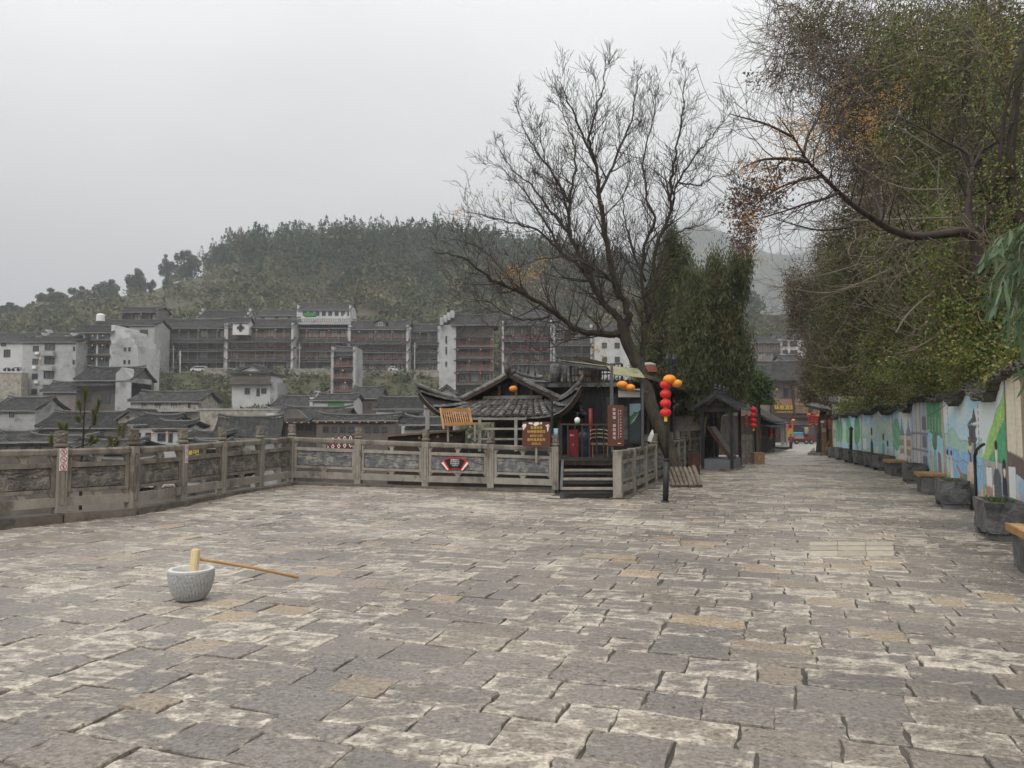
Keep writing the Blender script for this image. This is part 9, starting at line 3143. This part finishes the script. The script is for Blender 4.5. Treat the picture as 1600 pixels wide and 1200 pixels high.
 kind(np_build('ivy', V, F, ['leaf_green', 'leaf_olive', 'leaf_bright'], mi=rg.choice(3, len(F), p=[0.5, 0.38, 0.12])), 'stuff', 'ivy spilling over the tiled top of the mural wall')
 # willow-leaved branches at the right edge, every leaf a part
 wt = thing('willow_branches', 'drooping branches with long narrow grey-green leaves at the right edge', 'tree', (7.2, 7.6, 0.0))
 MB().tube(catmull([Vector((7.2, 7.6, 0)), Vector((7.0, 7.6, 2.2)), Vector((6.5, 7.6, 3.8)), at(1640, 340, 7.6)], 4), [0.09] * 6 + [0.07] * 4 + [0.05] * 3, 8).build('trunk', 'bark_dark', wt, world=True)
 lm = []
 for v in range(3):
  g = MB()
  L = 0.2
  N_ = 6
  for i in range(N_ + 1):
   t = i / N_
   w = 0.0135 * math.sin(PI * min(1, t * 0.95 + 0.05)) ** 0.7
   x = 0.03 * math.sin(t * 2 + v)
   g.v.append((x - w, 0.012 * t * t * (v - 1), -L * t)); g.v.append((x, 0.004, -L * t)); g.v.append((x + w, 0.012 * t * t * (v - 1), -L * t))
  for i in range(N_):
   for j in range(2):
    k = i * 3 + j
    g.f.append((k, k + 1, k + 4, k + 3)); g.m.append(0)
  lm.append(shared('leaf_blade_%d' % v, g, 'leaf_willow'))
 stems = [[(1640, 340), (1600, 352), (1560, 372), (1545, 400)], [(1640, 350), (1605, 390), (1575, 420), (1560, 455)], [(1650, 400), (1610, 430), (1590, 460), (1580, 500)], [(1640, 330), (1612, 350), (1595, 380), (1592, 410)], [(1650, 440), (1615, 480), (1600, 520)], [(1650, 380), (1590, 400), (1555, 430), (1545, 470)], [(1655, 540), (1620, 565), (1600, 580)]]
 inv = ROOTM[wt].inverted()
 cnt = 0
 for si, s_ in enumerate(stems):
  pts = catmull([at(x, y, 7.4 + 0.12 * si - 0.3 * (k == 3)) for k, (x, y) in enumerate(s_)], 6)
  tb = MB().tube(pts, 0.006, 5)
  so = tb.build('twig', 'twig_brown', wt, world=True)
  for i in range(2, len(pts)):
   for _ in range(3):
    p = pts[i] + Vector((rn.gauss(0, 0.03), rn.gauss(0, 0.06), rn.gauss(0, 0.03)))
    o = bpy.data.objects.new('leaf', lm[cnt % 3])
    COL.objects.link(o)
    o.parent = so
    o.location = inv @ p
    sc = rn.uniform(0.9, 1.5)
    o.scale = (sc, sc, sc)
    o.rotation_euler = (rn.gauss(0, 0.35), rn.gauss(0.12, 0.45), rn.uniform(-1.2, 1.2))
    cnt += 1
right_trees()
# ------------------------------------------------------------------ hill vegetation
def tree_cards(base, h, w, n, shape, rng):
 """ragged crown of triangular sprays round one stem; returns (n*3, 3)"""
 t = rng.random(n)
 if shape == 'cone':
  rad = (1 - t) ** 0.8 * (0.55 + 0.45 * rng.random(n))
  z = 0.08 + 0.92 * t
 else:
  a = np.arccos(1 - 2 * t)
  vf = rng.random(n) ** 0.4
  rad = np.sin(a) * vf
  z = 0.6 - 0.4 * np.cos(a) * vf
 ph = rng.random(n) * 2 * PI
 r = rad * w / 2
 c = np.stack([base[0] + r * np.cos(ph), base[1] + r * np.sin(ph), base[2] + z * h], 1)
 s = (0.085 if shape == 'cone' else 0.1) * max(w, h * 0.35) * (0.6 + 0.8 * rng.random(n))
 out = np.stack([np.cos(ph), np.sin(ph), (-0.35 if shape == 'cone' else 0.15) + 0.5 * rng.normal(size=n)], 1)
 sd = rng.normal(size=(n, 3))
 a_ = c + out * s[:, None] * 0.8
 b_ = c - out * s[:, None] * 0.2 + sd * s[:, None] * 0.5
 d_ = c - out * s[:, None] * 0.2 - sd * s[:, None] * 0.5 + np.array([0, 0, 0.25]) * s[:, None]
 return np.stack([a_, b_, d_], 1).reshape(-1, 3)
def hill_trees():
 rng = np.random.default_rng(5)
 con, bro, scr = [], [], []
 def px_of(x, y):
  return 800 + FPX * x / y
 # pine wood on the hill
 tries = 0
 cnt = 0
 while cnt < 1700 and tries < 60000:
  tries += 1
  y = rng.uniform(240, 440)
  px = rng.uniform(255, 1180)
  x = (px - 800) * y / FPX
  f = (y - 240) / 200
  edge = np.interp(px, [255, 290, 320, 350, 385, 430, 1180], [1.3, 1.02, 0.88, 0.74, 0.56, 0.40, 0.38])
  if f < edge + 0.12 * rng.normal():
   continue
  z = terr(x, y)
  h = rng.uniform(8, 21)
  if rng.random() < 0.72:
   con.append(tree_cards((x, y, z - 0.5), h, h * rng.uniform(0.28, 0.44), 140, 'cone', rng))
  else:
   bro.append(tree_cards((x, y, z - 1), h * 0.85, h * rng.uniform(0.6, 0.8), 120, 'round', rng))
  cnt += 1
 # mixed broadleaf and scrub lower down
 for _ in range(2900):
  y = rng.uniform(203, 345)
  px = rng.uniform(-420, 1250)
  x = (px - 800) * y / FPX
  z = terr(x, y)
  if 190 < px < 320 and y > 225:
   if rng.random() < 0.55:
    continue
  h = rng.uniform(2.0, 8.0)
  (bro if rng.random() < 0.4 else scr).append(tree_cards((x, y, z - 0.8), h, h * rng.uniform(0.9, 1.5), 80, 'round', rng))
 # bushes on the terrace slope
 for _ in range(2600):
  y = rng.uniform(108, 181)
  px = rng.uniform(-420, 1300)
  x = (px - 800) * y / FPX
  if y < 135 and x > left_bound(y) - 6:
   continue
  h = rng.uniform(0.6, 2.8)
  z = terr(x, y)
  (bro if rng.random() < 0.5 else scr).append(tree_cards((x, y, z - 0.3), h, h * rng.uniform(1.2, 2.2), 70, 'round', rng))
 # far mountain
 for _ in range(4500):
  y = rng.uniform(760, 1450)
  px = rng.uniform(850, 1500)
  x = (px - 800) * y / FPX
  z = terr(x, y)
  if mn.noise((x * 0.006, y * 0.006, 3)) < -0.12:
   continue
  h = rng.uniform(9, 17)
  (con if rng.random() < 0.6 else bro).append(tree_cards((x, y, z - 1), h, h * rng.uniform(0.6, 1.0), 18, 'round', rng))
 for nm, arr, m, lab in (('pine_wood', con, 'far_conifer', 'dark pine wood covering the hill above the town'), ('broadleaf_wood', bro, 'far_broadleaf', 'mixed bushy trees on the slopes round the town'), ('scrub', scr, 'far_scrub', 'dry yellowish scrub on the hillside above the town')):
  V = np.concatenate(arr)
  F = np.arange(len(V)).reshape(-1, 3)
  kind(np_build(nm, V, F, m), 'stuff', lab)
 # single trees standing out against the sky
 sk = [(12, 474, 535, 46, 'broad hazy tree at the far left of the skyline'), (47, 471, 505, 24, 'small thin-crowned tree next to the far left one on the skyline'), (79, 451, 525, 46, 'large rounded tree third from the left on the skyline'), (124, 447, 515, 38, 'two-lobed tree left of the middle of the left skyline'), (164, 435, 505, 42, 'bushy tree below the lone round tree on the skyline'), (208, 417, 462, 32, 'lone round-topped tree standing free on the skyline'), (254, 397, 455, 25, 'left one of two tall dark trees side by side on the skyline'), (287, 388, 458, 36, 'right and taller one of two dark trees side by side on the skyline'), (232, 436, 454, 15, 'small pointed conifer between the lone tree and the dark pair'), (345, 382, 440, 40, 'leftmost big tree at the edge of the pine wood'), (388, 366, 430, 46, 'highest rounded tree at the left end of the pine wood')]
 for px, yt, yb, w, lab in sk:
  y = 395.0
  x = (px - 800) * y / FPX
  z = terr(x, y)
  zt = at(px, yt, y).z
  root = thing('skyline_tree', lab, 'tree', (x, y, z), 0, 'single trees on the skyline')
  MB().tube([(0, 0, -1), (0.3, 0, (zt - z) * 0.5), (0, 0, (zt - z) * 0.85)], [0.5, 0.35, 0.1], 6).build('trunk', 'bark_dark', root)
  H, Wd = zt - z, w * y / FPX
  rng2 = np.random.default_rng(int(px))
  parts = []
  lobes = [(rng2.normal() * 0.1, 0.82, 0.42), (rng2.normal() * 0.06, 0.97, 0.26)] + [(rng2.uniform(-0.3, 0.3), q_, rng2.uniform(0.42, 0.7)) for q_ in (0.12, 0.2, 0.3, 0.36, 0.45, 0.5, 0.6, 0.66, 0.72)]
  for dx, zz, k in lobes:
   hh = min(H, Wd * 1.3) * k
   zc = min(z + H * zz - hh * 0.55, zt - hh * (1.02 if k < 0.3 else 1.08 + 0.55 * rng2.random()))
   parts.append(tree_cards((x + dx * Wd, y + rng2.normal() * Wd * 0.15, zc), hh, Wd * k * 0.9, 520, 'round', rng2))
  V = np.concatenate(parts)
  F = np.arange(len(V)).reshape(-1, 3)
  kind(np_build('crown', V, F, 'far_broadleaf' if px < 200 else 'far_conifer', root), 'stuff')
hill_trees()
# ------------------------------------------------------------------ damp haze in the valley
def build_haze():
 m = bpy.data.materials.new('haze_air')
 m.use_nodes = True
 N, L = m.node_tree.nodes, m.node_tree.links
 N.remove(N['Principled BSDF'])
 v = N.new('ShaderNodeVolumePrincipled')
 v.inputs['Color'].default_value = (0.92, 0.955, 0.99, 1)
 v.inputs['Density'].default_value = 0.00058
 L.new(v.outputs[0], N['Material Output'].inputs['Volume'])
 MATS['haze'] = m
 t = bpy.data.objects['terrain']
 co = np.empty(len(t.data.vertices) * 3, np.float32)
 t.data.vertices.foreach_get('co', co)
 co = co.reshape(-1, 3)
 lo, hi = co.min(0), co.max(0)
 b = MB().box(((lo[0] + hi[0]) / 2, (lo[1] + hi[1]) / 2, (lo[2] - 1.5 + hi[2] + 22) / 2), (hi[0] - lo[0] + 20, hi[1] - lo[1] + 20, hi[2] + 22 - lo[2] + 1.5))
 kind(b.build('haze', 'haze'), 'stuff', 'thin grey haze in the valley air')
build_haze()
